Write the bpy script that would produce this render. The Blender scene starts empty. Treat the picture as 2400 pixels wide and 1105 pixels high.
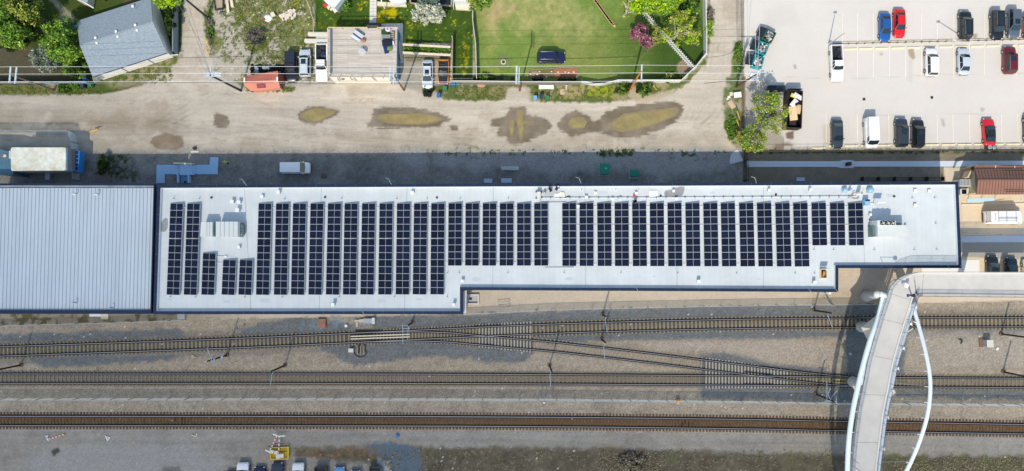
import bpy, math, random
import numpy as np
from mathutils import Vector, Matrix
random.seed(7)
sc = bpy.context.scene
# ------------------------------------------------------------------ camera
F = 1674.0; H = 117.0; TH = math.radians(2.5)
cam_d = bpy.data.cameras.new('camera'); cam = bpy.data.objects.new('camera', cam_d)
sc.collection.objects.link(cam); sc.camera = cam
cam.location = (0, 0, H); cam.rotation_euler = (TH, 0, 0)
cam_d.sensor_width = 36; cam_d.lens = F / 2400 * 36; cam_d.clip_start = 1; cam_d.clip_end = 3000
# ------------------------------------------------------------------ light
SUN_EL = math.radians(50); SUN_AZ = math.radians(196)      # azimuth clockwise from +Y (north, up in the picture)
w = bpy.data.worlds.new("World"); sc.world = w; w.use_nodes = True
nt = w.node_tree; bg = nt.nodes['Background']; sky = nt.nodes.new('ShaderNodeTexSky')
sky.sky_type = 'NISHITA'; sky.sun_disc = False; sky.sun_elevation = SUN_EL; sky.sun_rotation = SUN_AZ
sky.air_density = 1.0; sky.dust_density = 0.6; sky.ozone_density = 1.0
tint_ = nt.nodes.new('ShaderNodeVectorMath'); tint_.operation = 'MULTIPLY'; tint_.inputs[1].default_value = (1.08, 1.0, .85)
nt.links.new(sky.outputs[0], tint_.inputs[0]); nt.links.new(tint_.outputs[0], bg.inputs[0]); bg.inputs[1].default_value = 0.15
sd = bpy.data.lights.new('sun', 'SUN'); sd.energy = 2.3; sd.angle = math.radians(0.5); sd.color = (1.0, 0.905, 0.72)
so = bpy.data.objects.new('sun', sd); sc.collection.objects.link(so)
to_sun = Vector((math.sin(SUN_AZ)*math.cos(SUN_EL), math.cos(SUN_AZ)*math.cos(SUN_EL), math.sin(SUN_EL)))
so.rotation_euler = to_sun.to_track_quat('Z', 'Y').to_euler(); so.location = to_sun*150
vs = sc.view_settings; vs.view_transform = 'Standard'; vs.look = 'None'; vs.gamma = 1; vs.exposure = 0.74; vs.use_curve_mapping = False

# thin cloud high above the camera: it dims the sun over the south and west of the site as in the photograph
def thin_cloud():
    zc = 600.0; off = to_sun*(zc/to_sun.z); me = bpy.data.meshes.new('thin_cloud'); S_ = 420
    me.from_pydata([(-S_, -S_, 0), (S_, -S_, 0), (S_, S_, 0), (-S_, S_, 0)], [], [(0, 1, 2, 3)])
    o = bpy.data.objects.new('thin_cloud', me); sc.collection.objects.link(o); o.location = off; o['kind'] = 'structure'
    m = bpy.data.materials.new('cloud_vapour'); m.use_nodes = True; N = m.node_tree.nodes; L = m.node_tree.links; N.clear()
    out = N.new('ShaderNodeOutputMaterial'); mx = N.new('ShaderNodeMixShader'); tr = N.new('ShaderNodeBsdfTransparent'); tl_ = N.new('ShaderNodeBsdfTranslucent'); tl_.inputs[0].default_value = (1, .96, .9, 1)
    tc = N.new('ShaderNodeTexCoord'); sx = N.new('ShaderNodeSeparateXYZ'); L.new(tc.outputs['Object'], sx.inputs[0])
    a = N.new('ShaderNodeMath'); a.operation = 'MULTIPLY_ADD'; a.inputs[1].default_value = -.0032; a.inputs[2].default_value = .25; L.new(sx.outputs['X'], a.inputs[0])
    b = N.new('ShaderNodeMath'); b.operation = 'MULTIPLY_ADD'; b.inputs[1].default_value = -.010; L.new(sx.outputs['Y'], b.inputs[0]); L.new(a.outputs[0], b.inputs[2])
    nz = N.new('ShaderNodeTexNoise'); nz.inputs['Scale'].default_value = .02; L.new(tc.outputs['Object'], nz.inputs['Vector'])
    c = N.new('ShaderNodeMath'); c.operation = 'MULTIPLY_ADD'; c.inputs[1].default_value = .2; L.new(nz.outputs[0], c.inputs[0]); L.new(b.outputs[0], c.inputs[2])
    ln = N.new('ShaderNodeVectorMath'); ln.operation = 'LENGTH'; L.new(tc.outputs['Object'], ln.inputs[0])
    fd = N.new('ShaderNodeMapRange'); fd.inputs['From Min'].default_value = 400; fd.inputs['From Max'].default_value = 150; L.new(ln.outputs['Value'], fd.inputs[0])
    cl = N.new('ShaderNodeMapRange'); cl.inputs['From Min'].default_value = .1; cl.inputs['From Max'].default_value = .7; cl.inputs['To Max'].default_value = .68; L.new(c.outputs[0], cl.inputs[0])
    mu = N.new('ShaderNodeMath'); mu.operation = 'MULTIPLY'; L.new(cl.outputs[0], mu.inputs[0]); L.new(fd.outputs[0], mu.inputs[1])
    L.new(mu.outputs[0], mx.inputs[0]); L.new(tr.outputs[0], mx.inputs[1]); L.new(tl_.outputs[0], mx.inputs[2]); L.new(mx.outputs[0], out.inputs[0]); me.materials.append(m)
thin_cloud()

# ------------------------------------------------------------------ helpers
C = sc.collection
KEXP = 1.12
def lin(v):
    v = v/255.0
    return v/12.92 if v <= 0.04045 else ((v+0.055)/1.055)**2.4
def A(r, g, b):                       # sunlit look -> base colour
    return tuple(min(0.9, max(0.004, lin(v)/KEXP)) for v in (r, g, b))
CT, ST = math.cos(TH), math.sin(TH)
def W(px, py, h=0.0):                 # world point at height h seen at picture position (2400 x 1105 scale)
    dx = (px-1200)/F; dy = (552.5-py)/F
    z = dy*ST-CT; t = (H-h)/(-z)
    return Vector((dx*t, (dy*CT+ST)*t, h))
def PX(x, y):                         # ground x, y -> picture position (numpy)
    yc = y*CT-H*ST; zc = y*ST+H*CT
    return 1200+F*x/zc, 552.5-F*yc/zc

def tag(o, label=None, cat=None, group=None, kind=None):
    if label: o['label'] = label
    if cat: o['category'] = cat
    if group: o['group'] = group
    if kind: o['kind'] = kind
    return o
def thing(name, loc, label, cat, group=None, rz=0.0):
    o = bpy.data.objects.new(name, None); C.objects.link(o); o.empty_display_size = 0.2
    o.location = loc; o.rotation_euler = (0, 0, rz)
    return tag(o, label, cat, group)
def world_loc(o):
    v = Vector((0, 0, 0))
    while o is not None: v += o.location; o = o.parent
    return v

SPLIT = {'coping_cover', 'conduit', 'expansion_joint', 'leg', 'post', 'foot', 'slab', 'insulator', 'ridge_bracket', 'air_vent', 'tie_plate'}
class MB:
    """collects shapes and links them as one mesh object"""
    def __init__(s): s.v = []; s.f = []; s.m = []; s.sm = []
    def add(s, vs, fs, mi=0, smooth=False):
        b = len(s.v); s.v += [tuple(v) for v in vs]
        for f in fs: s.f.append([b+i for i in f]); s.m.append(mi); s.sm.append(smooth)
        return s
    def prism(s, top, z0, z1=None, mi=0, side_mi=None, bottom=True):
        """top: list of (x,y) or Vectors, counter-clockwise or not"""
        n = len(top); a = sum(top[i][0]*top[(i+1) % n][1]-top[(i+1) % n][0]*top[i][1] for i in range(n))
        if a < 0: top = list(reversed(top))
        zt = [z1 if z1 is not None else p[2] for p in top]
        vs = [(p[0], p[1], z0) for p in top]+[(p[0], p[1], zt[i]) for i, p in enumerate(top)]
        s.add(vs, [list(range(n, 2*n))], mi)
        sm = mi if side_mi is None else side_mi
        fs = [[i, (i+1) % n, n+(i+1) % n, n+i] for i in range(n)]
        if bottom: fs.append(list(reversed(range(n))))
        s.add(vs, fs, sm)
        return s
    def box(s, c, sx, sy, sz, rz=0.0, mi=0, tilt=None):
        """centre of the base c, sizes"""
        ca, sa = math.cos(rz), math.sin(rz); vs = []
        for z in (0, sz):
            for x, y in ((-sx/2, -sy/2), (sx/2, -sy/2), (sx/2, sy/2), (-sx/2, sy/2)):
                dz = tilt*x if tilt else 0
                vs.append((c[0]+x*ca-y*sa, c[1]+x*sa+y*ca, c[2]+z+dz))
        return s.add(vs, [[3, 2, 1, 0], [4, 5, 6, 7], [0, 1, 5, 4], [1, 2, 6, 5], [2, 3, 7, 6], [3, 0, 4, 7]], mi)
    def beam(s, a, b, wd, hg, mi=0):
        """box section from a to b; wd across, hg up (a,b on the underside middle)"""
        a = Vector(a); b = Vector(b); d = (b-a); L = d.length
        if L < 1e-6: return s
        d /= L; up = Vector((0, 0, 1))
        if abs(d.z) > 0.99: up = Vector((1, 0, 0))
        sd_ = d.cross(up).normalized(); up = sd_.cross(d).normalized()
        vs = []
        for p in (a, b):
            for u, v in ((-.5, 0), (.5, 0), (.5, 1), (-.5, 1)): vs.append(p+sd_*wd*u+up*hg*v)
        return s.add(vs, [[0, 1, 2, 3], [7, 6, 5, 4], [0, 4, 5, 1], [1, 5, 6, 2], [2, 6, 7, 3], [3, 7, 4, 0]], mi)
    def tube(s, pts, r, n=6, mi=0, caps=True, smooth=True):
        pts = [Vector(p) for p in pts]; k = len(pts)
        rs = r if isinstance(r, (list, tuple)) else [r]*k
        vs = []; ref = None
        for i, p in enumerate(pts):
            d = (pts[min(i+1, k-1)]-pts[max(i-1, 0)]).normalized()
            if ref is None:
                ref = d.cross(Vector((0, 0, 1)))
                if ref.length < 0.05: ref = d.cross(Vector((1, 0, 0)))
            u = (ref-d*ref.dot(d)).normalized(); ref = u; v = d.cross(u)
            for j in range(n):
                a = 2*math.pi*j/n; vs.append(p+(u*math.cos(a)+v*math.sin(a))*rs[i])
        fs = [[i*n+j, i*n+(j+1) % n, (i+1)*n+(j+1) % n, (i+1)*n+j] for i in range(k-1) for j in range(n)]
        s.add(vs, fs, mi, smooth)
        if caps: s.add(vs, [list(reversed(range(n))), list(range((k-1)*n, k*n))], mi)
        return s
    def cyl(s, c, r, h, n=12, r2=None, mi=0):
        c = Vector(c); return s.tube([c, c+Vector((0, 0, h))], [r, r if r2 is None else r2], n, mi)
    def blob(s, c, rx, ry, rz, n=8, m=5, mi=0, jit=0.0, smooth=True):
        vs = []
        for i in range(m+1):
            ph = math.pi*i/m
            for j in range(n):
                t = 2*math.pi*j/n; q = 1+random.uniform(-jit, jit)
                vs.append((c[0]+rx*q*math.sin(ph)*math.cos(t), c[1]+ry*q*math.sin(ph)*math.sin(t), c[2]+rz*q*math.cos(ph)))
        fs = [[i*n+j, (i+1)*n+j, (i+1)*n+(j+1) % n, i*n+(j+1) % n] for i in range(m) for j in range(n)]
        return s.add(vs, fs, mi, smooth)
    def build(s, name, mats, parent=None, local=False):
        """verts are in world space (or in the parent's space when local) """
        if not isinstance(mats, (list, tuple)): mats = [mats]
        if name in SPLIT and parent is not None:
            parts = s.pieces()
            if len(parts) > 1:
                for q in parts[:100]: r = q._build(name, mats, parent, local)
                return r
        return s._build(name, mats, parent, local)
    def pieces(s):
        par = list(range(len(s.v)))
        def fi(i):
            while par[i] != i: par[i] = par[par[i]]; i = par[i]
            return i
        for f in s.f:
            for k in f[1:]: par[fi(k)] = fi(f[0])
        key = {}
        for i, v in enumerate(s.v):                      # prisms add their caps apart: join equal points
            k = (round(v[0], 4), round(v[1], 4), round(v[2], 4))
            if k in key: par[fi(i)] = fi(key[k])
            else: key[k] = i
        out = {}
        for f, m, sm in zip(s.f, s.m, s.sm):
            q = out.setdefault(fi(f[0]), (MB(), {})); ix = []
            for k in f:
                if k not in q[1]: q[1][k] = len(q[0].v); q[0].v.append(s.v[k])
                ix.append(q[1][k])
            q[0].f.append(ix); q[0].m.append(m); q[0].sm.append(sm)
        return [q[0] for q in out.values()]
    def _build(s, name, mats, parent=None, local=False):
        me = bpy.data.meshes.new(name)
        vs = np.array(s.v, dtype=float)
        o = bpy.data.objects.new(name, me); C.objects.link(o)
        if parent is not None:
            o.parent = parent
            if not local: vs = vs-np.array(world_loc(parent))
        elif not local:
            c = Vector(((vs[:, 0].min()+vs[:, 0].max())/2, (vs[:, 1].min()+vs[:, 1].max())/2, vs[:, 2].min()))
            o.location = c; vs = vs-np.array(c)
        me.from_pydata(vs.tolist(), [], s.f)
        for m in mats: me.materials.append(m)
        me.polygons.foreach_set('material_index', s.m); me.polygons.foreach_set('use_smooth', s.sm)
        me.update()
        return o

def copy_thing(root):
    r = root.copy(); C.objects.link(r)
    for ch in root.children:
        c = ch.copy(); C.objects.link(c); c.parent = r
        for g in ch.children:
            d = g.copy(); C.objects.link(d); d.parent = c
    return r

# ------------------------------------------------------------------ materials
MATS = {}
def mat(name, col, rough=0.7, metal=0.0, var=0.0, vscale=2.0, bump=0.0, bscale=20.0, spec=None, alpha=1.0, stretch=None, col2=None, coat=0.0):
    if spec is None: spec = .08 if rough >= .75 else .3 if rough > .45 else .5
    if name in MATS: return MATS[name]
    m = bpy.data.materials.new(name); m.use_nodes = True; N = m.node_tree.nodes; L = m.node_tree.links
    p = N['Principled BSDF']; p.inputs['Roughness'].default_value = rough; p.inputs['Metallic'].default_value = metal
    p.inputs['Specular IOR Level'].default_value = spec; p.inputs['Coat Weight'].default_value = coat
    p.inputs['Base Color'].default_value = (*col, 1)
    if var > 0 or bump > 0:
        tc = N.new('ShaderNodeTexCoord'); src = tc.outputs['Object']
        if stretch:
            mp = N.new('ShaderNodeMapping'); mp.inputs['Scale'].default_value = stretch; L.new(src, mp.inputs[0]); src = mp.outputs[0]
    if var > 0:
        nz = N.new('ShaderNodeTexNoise'); nz.inputs['Scale'].default_value = vscale; nz.inputs['Detail'].default_value = 6; nz.inputs['Roughness'].default_value = 0.65
        L.new(src, nz.inputs['Vector'])
        rp = N.new('ShaderNodeValToRGB'); rp.color_ramp.elements[0].position = 0.3; rp.color_ramp.elements[1].position = 0.7
        c2 = col2 or col
        rp.color_ramp.elements[0].color = (*[max(0.003, c*(1-var)) for c in c2], 1); rp.color_ramp.elements[1].color = (*[min(0.9, c*(1+var)) for c in col], 1)
        L.new(nz.outputs[0], rp.inputs[0]); L.new(rp.outputs[0], p.inputs['Base Color'])
    if bump > 0:
        nb = N.new('ShaderNodeTexNoise'); nb.inputs['Scale'].default_value = bscale; nb.inputs['Detail'].default_value = 4; L.new(src, nb.inputs['Vector'])
        bp = N.new('ShaderNodeBump'); bp.inputs['Strength'].default_value = bump; bp.inputs['Distance'].default_value = 0.05
        L.new(nb.outputs[0], bp.inputs['Height']); L.new(bp.outputs[0], p.inputs['Normal'])
    if alpha < 1: p.inputs['Alpha'].default_value = alpha
    MATS[name] = m; return m
def leafmat(name, ca, cb, cc=None):
    if name in MATS: return MATS[name]
    m = bpy.data.materials.new(name); m.use_nodes = True; N = m.node_tree.nodes; L = m.node_tree.links
    p = N['Principled BSDF']; p.inputs['Roughness'].default_value = 0.6; p.inputs['Specular IOR Level'].default_value = 0.08
    g = N.new('ShaderNodeNewGeometry'); rp = N.new('ShaderNodeValToRGB')
    rp.color_ramp.elements[0].color = (*ca, 1); rp.color_ramp.elements[1].color = (*cb, 1)
    if cc: e = rp.color_ramp.elements.new(0.85); e.color = (*cb, 1); rp.color_ramp.elements[-1].color = (*cc, 1)
    L.new(g.outputs['Random Per Island'], rp.inputs[0]); L.new(rp.outputs[0], p.inputs['Base Color'])
    MATS[name] = m; return m
# ------------------------------------------------------------------ ground sheet: one height field grid, split by kind of surface
rng = np.random.default_rng(3)
TAB = rng.random((12, 256, 256))
def vn(x, y, s=0):
    x = x+1000.3; y = y+2000.7
    xi = np.floor(x).astype(int); yi = np.floor(y).astype(int); fx = x-xi; fy = y-yi
    fx = fx*fx*(3-2*fx); fy = fy*fy*(3-2*fy); T = TAB[s % 12]
    a = T[yi & 255, xi & 255]; b = T[yi & 255, (xi+1) & 255]; c = T[(yi+1) & 255, xi & 255]; d = T[(yi+1) & 255, (xi+1) & 255]
    return (a*(1-fx)+b*fx)*(1-fy)+(c*(1-fx)+d*fx)*fy
def fbm(x, y, sx, sy=None, s=0, o=4):
    sy = sy or sx; r = 0; a = 1; t = 0
    for k in range(o): r = r+a*vn(x/sx*2**k, y/sy*2**k, s+k); t += a; a *= 0.55
    return r/t*2-1                      # about -1..1
STEP = 0.2
gx = np.arange(-93, 93.01, STEP); gy = np.arange(-41, 54.01, STEP)
GX, GY = np.meshgrid(gx, gy); U, V = PX(GX, GY)
def sdist(poly):
    """signed distance (inside positive) to a polygon in picture units"""
    P = np.array(poly, float); out = np.full(U.shape, -60.0)
    x0, y0 = P.min(0)-60; x1, y1 = P.max(0)+60
    sel = (U > x0) & (U < x1) & (V > y0) & (V < y1)
    u = U[sel]; v = V[sel]; d = np.full(u.shape, 1e9); ins = np.zeros(u.shape, bool)
    for i in range(len(P)):
        a = P[i]; b = P[(i+1) % len(P)]; e = b-a; L2 = (e**2).sum()+1e-9
        t = np.clip(((u-a[0])*e[0]+(v-a[1])*e[1])/L2, 0, 1)
        d = np.minimum(d, np.hypot(u-a[0]-t*e[0], v-a[1]-t*e[1]))
        c = ((a[1] > v) != (b[1] > v)) & (u < (b[0]-a[0])*(v-a[1])/(b[1]-a[1]+1e-12)+a[0]); ins ^= c
    out[sel] = np.where(ins, d, -d); return out
def pdist(line):
    P = np.array(line, float); d = np.full(U.shape, 999.0)
    for i in range(len(P)-1):
        a = P[i]; b = P[i+1]; e = b-a; L2 = (e**2).sum()+1e-9
        t = np.clip(((U-a[0])*e[0]+(V-a[1])*e[1])/L2, 0, 1); d = np.minimum(d, np.hypot(U-a[0]-t*e[0], V-a[1]-t*e[1]))
    return d
N6 = fbm(U, V, 9, s=1); N20 = fbm(U, V, 26, s=4); N60 = fbm(U, V, 80, s=7); NF = fbm(U, V, 4, s=2, o=2)
NX = fbm(U+6*N20, V+5*N60, 150, 7, s=5); NX2 = fbm(U, V+4*N60, 300, 22, s=9, o=3)
R1 = rng.random(U.shape)
COL = np.zeros(U.shape+(3,)); GR = np.full(U.shape, 0.25)
def a3(c): return np.array(A(*c))
def put(m, c): COL[:] = COL*(1-m[..., None])+a3(c)*m[..., None]
def mask(poly, feather=2.0, amp=0.0, N=None):
    s = sdist(poly)
    if amp: s = s+amp*(N6 if N is None else N)
    return np.clip(s/feather+0.5, 0, 1)
def mul(f): COL[:] *= np.clip(f, 0.2, 2)[..., None]
ZONE = np.zeros(U.shape, int)     # 0 ground
ZN = ['ground', 'gravel_road', 'lawn', 'parking_lot', 'railway_ballast', 'pavement', 'gravel_strip', 'dirt_yard']
def zone(poly, k): ZONE[sdist(poly) > 0] = k
COL[:] = a3((160, 154, 148))
# --- north side dirt and the alley
alley = [(-80, 226), (250, 220), (330, 204), (420, 150), (432, 60), (438, -60), (545, -60), (520, 60), (500, 120), (500, 165), (560, 212), (680, 206), (790, 196), (930, 196), (1000, 226), (1110, 236), (1185, 232), (1195, 205), (1232, 205), (1240, 236), (1420, 238), (1560, 222), (1640, 150), (1655, 60), (1658, -60), (1745, -60), (1745, 95), (1718, 100), (1712, 178), (1700, 250), (1740, 330), (1742, 440), (-80, 440)]
dirt = mask([(-80, 205), (480, -80), (1760, -80), (1760, 445), (-80, 445)], 6); put(dirt, (176, 168, 158))
m = mask(alley, 6, 5); put(m, (197, 187, 174)); GR[m > .5] = .2; zone(alley, 1)
# streaks of wheel tracks
st = m*np.clip(1-np.abs(U-900)/1700, .2, 1); NS = fbm(U+9*N20, V+4*N60, 70, 2.6, s=8, o=3)
COL[:] *= (1-.12*m*np.clip((520-U)/300, 0, 1)+0.17*NX*m+0.12*NX2*m+0.11*N60*m+.09*NS*m*np.clip((700-np.abs(U-1000))/500+.5, 0, 1))[..., None]
def tint(mk, c, k): put(np.clip(mk*k, 0, 1), c)
tint(mask([(-80, 262), (420, 255), (430, 330), (200, 300), (-80, 300)], 40, 14, N20), (150, 137, 122), .55)
tint(mask([(700, 312), (1700, 312), (1690, 352), (900, 352)], 24, 12, N20), (172, 160, 144), .6)
tracks = [[(470, -20), (455, 90), (440, 160), (350, 225), (200, 262), (-50, 270)], [(450, -20), (440, 110), (410, 170), (330, 215)], [(470, 150), (530, 220), (640, 260), (900, 300), (1300, 318), (1650, 330)],
          [(450, 180), (520, 240), (600, 300), (760, 330), (1000, 345)], [(300, 330), (420, 270), (520, 210), (470, 120)], [(240, 330), (330, 270), (450, 215), (465, 60)], [(560, 225), (800, 232), (1000, 245), (1400, 245), (1600, 235), (1690, 160), (1700, -20)],
          [(1500, 325), (1640, 300), (1690, 240), (1700, 60)], [(1450, 345), (1600, 330), (1680, 280), (1725, 200)], [(-20, 252), (400, 250), (650, 248), (900, 250)], [(-20, 282), (300, 285), (600, 300), (900, 318), (1200, 340)], [(820, 240), (850, 222), (880, 205)], [(860, 245), (895, 225), (930, 212)], [(640, 290), (720, 320), (900, 335)],
          [(-20, 297), (380, 292), (560, 330), (900, 352)], [(300, 300), (380, 330), (560, 250), (640, 236)], [(1610, 300), (1660, 190), (1680, 60)]]
for i, t in enumerate(tracks):
    d = pdist(t)+5*N20+4*N60
    for off in ((0, 13), (0,), (0, 9), (0,))[i % 4]:
        k = np.exp(-((d-off)/2.3)**2)*(0.15+0.12*NX)*m*np.clip(N20*2.2+N60+.55, 0, 1.3)
        mul(1-k if i % 3 else 1+0.5*k)
put(m*np.clip((N60+.6*N20+.5*NX2-.02)*1.6, 0, 1)*.5, (158, 143, 124)); put(m*np.clip((NS+.5*N6+.3*N60-.35)*2.5, 0, 1)*.4, (150, 134, 114)); put(m*np.clip((fbm(U, V, 34, s=6)-.25)*3, 0, 1)*.35, (214, 204, 192))
# gravel by the building (rougher, greyer)
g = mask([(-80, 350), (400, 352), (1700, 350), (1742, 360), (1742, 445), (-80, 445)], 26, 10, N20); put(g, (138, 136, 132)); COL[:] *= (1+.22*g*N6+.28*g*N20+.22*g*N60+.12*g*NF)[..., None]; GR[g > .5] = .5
tint(mask([(930, 358), (1720, 352), (1720, 400), (1350, 410), (930, 385)], 18, 16, N20), (164, 164, 164), .6)
tint(mask([(230, 362), (300, 362), (330, 425), (232, 425)], 14, 12, N20)*np.clip(N6*3+.6, 0, 1), (60, 72, 48), .8)
for bx, by, s_ in ((232, 400, 22), (1500, 352, 26), (1440, 357, 40), (1080, 358, 60), (1620, 365, 50)):
    k = np.exp(-(((U-bx)/s_)**2+((V-by)/(s_*.28 if s_ > 25 else s_))**2))*np.clip((N6+NF*.5)*5-.8, 0, 1); put(k, (60, 78, 44))
# dark oily smears in front of the doors
for x in (600, 690, 735, 770, 1010): tint(np.exp(-((U-x-4*N6)/7)**2)*np.clip((V-345)/20, 0, 1)*np.clip((425-V)/30, 0, 1), (115, 110, 104), .5)
# damp patches and mud
WET = [[(500, 270), (508, 264), (520, 268), (532, 272), (538, 288), (530, 300), (515, 300), (502, 294)],
       [(360, 318), (390, 310), (425, 318), (432, 340), (415, 352), (370, 348), (352, 335)],
       [(697, 268), (720, 252), (752, 249), (795, 260), (790, 270), (765, 280), (740, 293), (716, 290), (700, 280)],
       [(860, 300), (858, 290), (872, 280), (876, 258), (900, 250), (990, 256), (1020, 262), (1058, 280), (1030, 296), (980, 300), (900, 302)],
       [(1150, 295), (1155, 277), (1185, 274), (1197, 250), (1232, 250), (1235, 267), (1282, 279), (1294, 295), (1277, 315), (1240, 330), (1222, 340), (1195, 337), (1185, 322), (1165, 320), (1170, 302)],
       [(1304, 292), (1327, 267), (1350, 261), (1377, 270), (1390, 286), (1407, 280), (1420, 265), (1450, 252), (1500, 245), (1575, 239), (1600, 245), (1604, 257), (1592, 280), (1550, 305), (1500, 320), (1450, 325), (1410, 312), (1380, 312), (1342, 321), (1312, 307)],
       [(1052, 296), (1062, 290), (1073, 294), (1072, 304), (1058, 305)]]
for i, p in enumerate(WET):
    k = mask(p, 2.6, 6.5, NS*.8+N6*.45); k0 = mask(p, 10, 7, N6+NS*.5); put(k0*.45, (150, 138, 122)); put(k*np.clip(.85+.35*N20+.2*NS, 0, 1), (118, 107, 92) if i not in (1,) else (132, 115, 96)); GR[k > .5] = .06
    COL[:] *= (1+k*(.16*NS+.16*N6))[..., None]
# --- vacant lot with weeds
lot = [(500, -60), (722, -60), (738, 40), (738, 100), (735, 195), (700, 200), (560, 200), (505, 165), (488, 100), (480, 40)]
m = mask(lot, 8, 6); put(m, (180, 172, 160)); zone(lot, 7); GR[m > .5] = .25
weedp = np.clip((N20*1.5+N6*1.0+NF*.5+np.clip((U-560)/140, -1, .25)-np.clip((V-110)/90, 0, .6)+.25)*3, 0, 1)*m; put(weedp*.85, (112, 118, 70))
put(np.clip((N6+N60+NF*.6-.35)*4, 0, 1)*weedp, (82, 98, 48)); put(np.clip((NF+N20-.75)*6, 0, 1)*weedp, (168, 160, 40))
put(np.clip((N6+NF-.55)*5, 0, 1)*m*.55, (96, 98, 82)); put(((R1 > .991)*1.0)*m, (225, 220, 210))
put(mask([(478, 20), (492, 25), (503, 70), (503, 130), (492, 142), (480, 90)], 5, 5)*np.clip(N6*2+.9, 0, 1), (96, 102, 62))
tint(np.exp(-(((U-596)/22)**2+((V-82)/16)**2)), (140, 132, 126), .8)
# --- left garden
yard = [(-80, -60), (432, -60), (424, 120), (395, 165), (330, 200), (250, 220), (-80, 224)]
m = mask(yard, 4, 4); zone(yard, 2); put(m, (70, 84, 42)); GR[m > .5] = .4
put(m*np.clip(N20*1.6+.35, 0, 1)*.6, (58, 76, 34)); put(m*np.clip((N20-N60-.2)*2, 0, 1)*.7, (104, 92, 74))
put(mask([(0, 75), (60, 100), (95, 130), (110, 190), (-60, 190), (-60, 75)], 12, 10, N20)*.75, (98, 88, 78))
put(mask([(108, -10), (122, -10), (180, 44), (172, 54), (140, 28)], 5, 4)*.8, (150, 146, 124))
put(mask([(-80, 196), (140, 198), (120, 222), (-80, 224)], 5, 5)*.85, (122, 122, 76)); put(mask([(100, 200), (140, 196), (135, 218), (110, 216)], 8, 5)*.8, (168, 138, 112))
put(mask([(135, 198), (280, 190), (290, 206), (240, 217), (135, 222)], 5, 6)*.9, (86, 100, 52))
put(mask([(245, 190), (400, 130), (424, 130), (400, 165), (330, 200), (260, 206)], 8, 7)*.9, (150, 142, 116)); put(mask([(245, 185), (424, 130), (400, 160), (260, 206)], 8, 7)*np.clip(N6*3+.4, 0, 1), (98, 108, 52))
# --- middle gardens
g1 = [(736, -60), (868, -60), (866, 66), (740, 75), (738, 40)]; g2 = [(880, -60), (1112, -60), (1108, 190), (1060, 190), (1060, 100), (945, 104), (945, 60), (880, 56)]
for p in (g1, g2):
    m = mask(p, 3, 2); zone(p, 2); put(m, (66, 90, 38)); GR[m > .5] = .35
    COL[:] *= (1+m*(.22*N20+.25*N6+.12*NF))[..., None]
    put(m*np.clip((NF+N20*.8-.62)*5, 0, 1)*.9, (176, 168, 34))
put(mask([(884, 14), (926, 14), (930, 52), (884, 54)], 6, 6)*np.clip(N6*3+.4, 0, 1)*.85, (188, 172, 20))
put(mask([(1086, 100), (1100, 110), (1092, 180), (1080, 180)], 6, 5)*np.clip(NF*3+.4, 0, 1)*.7, (176, 168, 30))
put(mask([(745, 52), (868, 46), (866, 66), (745, 70)], 5, 3)*np.clip(NF*2+.3, 0, 1)*.6, (120, 118, 30))
pad = [(944, 130), (1056, 130), (1056, 190), (1010, 215), (940, 205)]; m = mask(pad, 4, 4); zone(pad, 7); put(m, (164, 158, 146)); COL[:] *= (1+m*.16*N6)[..., None]; put(mask([(948, 128), (1056, 130), (1056, 142), (950, 146)], 5, 5)*.6, (100, 96, 62))
# --- big lawn
law = [(1110, -60), (1655, -60), (1650, 132), (1588, 192), (1112, 192)]
m = mask(law, 3, 2); zone(law, 2); put(m, (118, 140, 70)); GR[m > .5] = .3
k = np.clip((U-1380)/180, 0, 1)*np.clip((V+40)/120, .2, 1); put(m*k*.9, (57, 82, 38))
tan = mask([(1140, -40), (1270, -50), (1380, 30), (1400, 70), (1370, 100), (1300, 90), (1220, 70), (1180, 30), (1160, 90), (1130, 60)], 50, 26, N20); put(m*tan*.85*np.clip(.75+N6*.6, 0, 1), (172, 164, 112)); put(m*np.clip(N20*2+N6-.3, 0, 1)*np.clip((1560-U)/200, 0, 1)*.5, (152, 148, 88))
k2 = mask([(1260, 90), (1420, 90), (1450, 180), (1240, 180), (1330, 130)], 40, 20, N20); put(m*k2*.45, (140, 138, 84))
put(mask([(1140, 5), (1180, 0), (1190, 40), (1150, 60)], 16, 12, N20)*.7, (186, 164, 122)); put(mask([(1190, 12), (1208, 16), (1204, 30), (1190, 28)], 6, 4)*.7, (190, 165, 130))
put(m*np.clip((N60+N20*.6-.15)*2, 0, 1)*.45*(1-k), (76, 112, 46)); COL[:] *= (1+m*(.10*N20+.12*N6+.08*NF))[..., None]
r = np.hypot(U-1181, V-146); put(np.clip((21-r)/3, 0, 1)*.35, (110, 118, 92)); put(np.clip((5-r)/2, 0, 1), (70, 62, 54))
put(mask([(1238, 164), (1262, 164), (1330, 158), (1352, 160), (1357, 170), (1352, 182), (1300, 184), (1240, 186)], 2, 2), (124, 108, 80)); put(mask([(1300, 164), (1335, 160), (1354, 163), (1354, 180), (1302, 182)], 4, 3), (178, 120, 88)); put(mask([(1246, 168), (1266, 168), (1266, 178), (1246, 178)], 3, 2), (160, 142, 116))
put(mask([(1112, 172), (1200, 176), (1210, 192), (1112, 192)], 6, 4)*np.clip(N6*2+.7, 0, 1), (70, 66, 44)); put(np.clip((21-np.hypot(U-1606, V-160))/3, 0, 1)*.9, (150, 130, 112))
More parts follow.
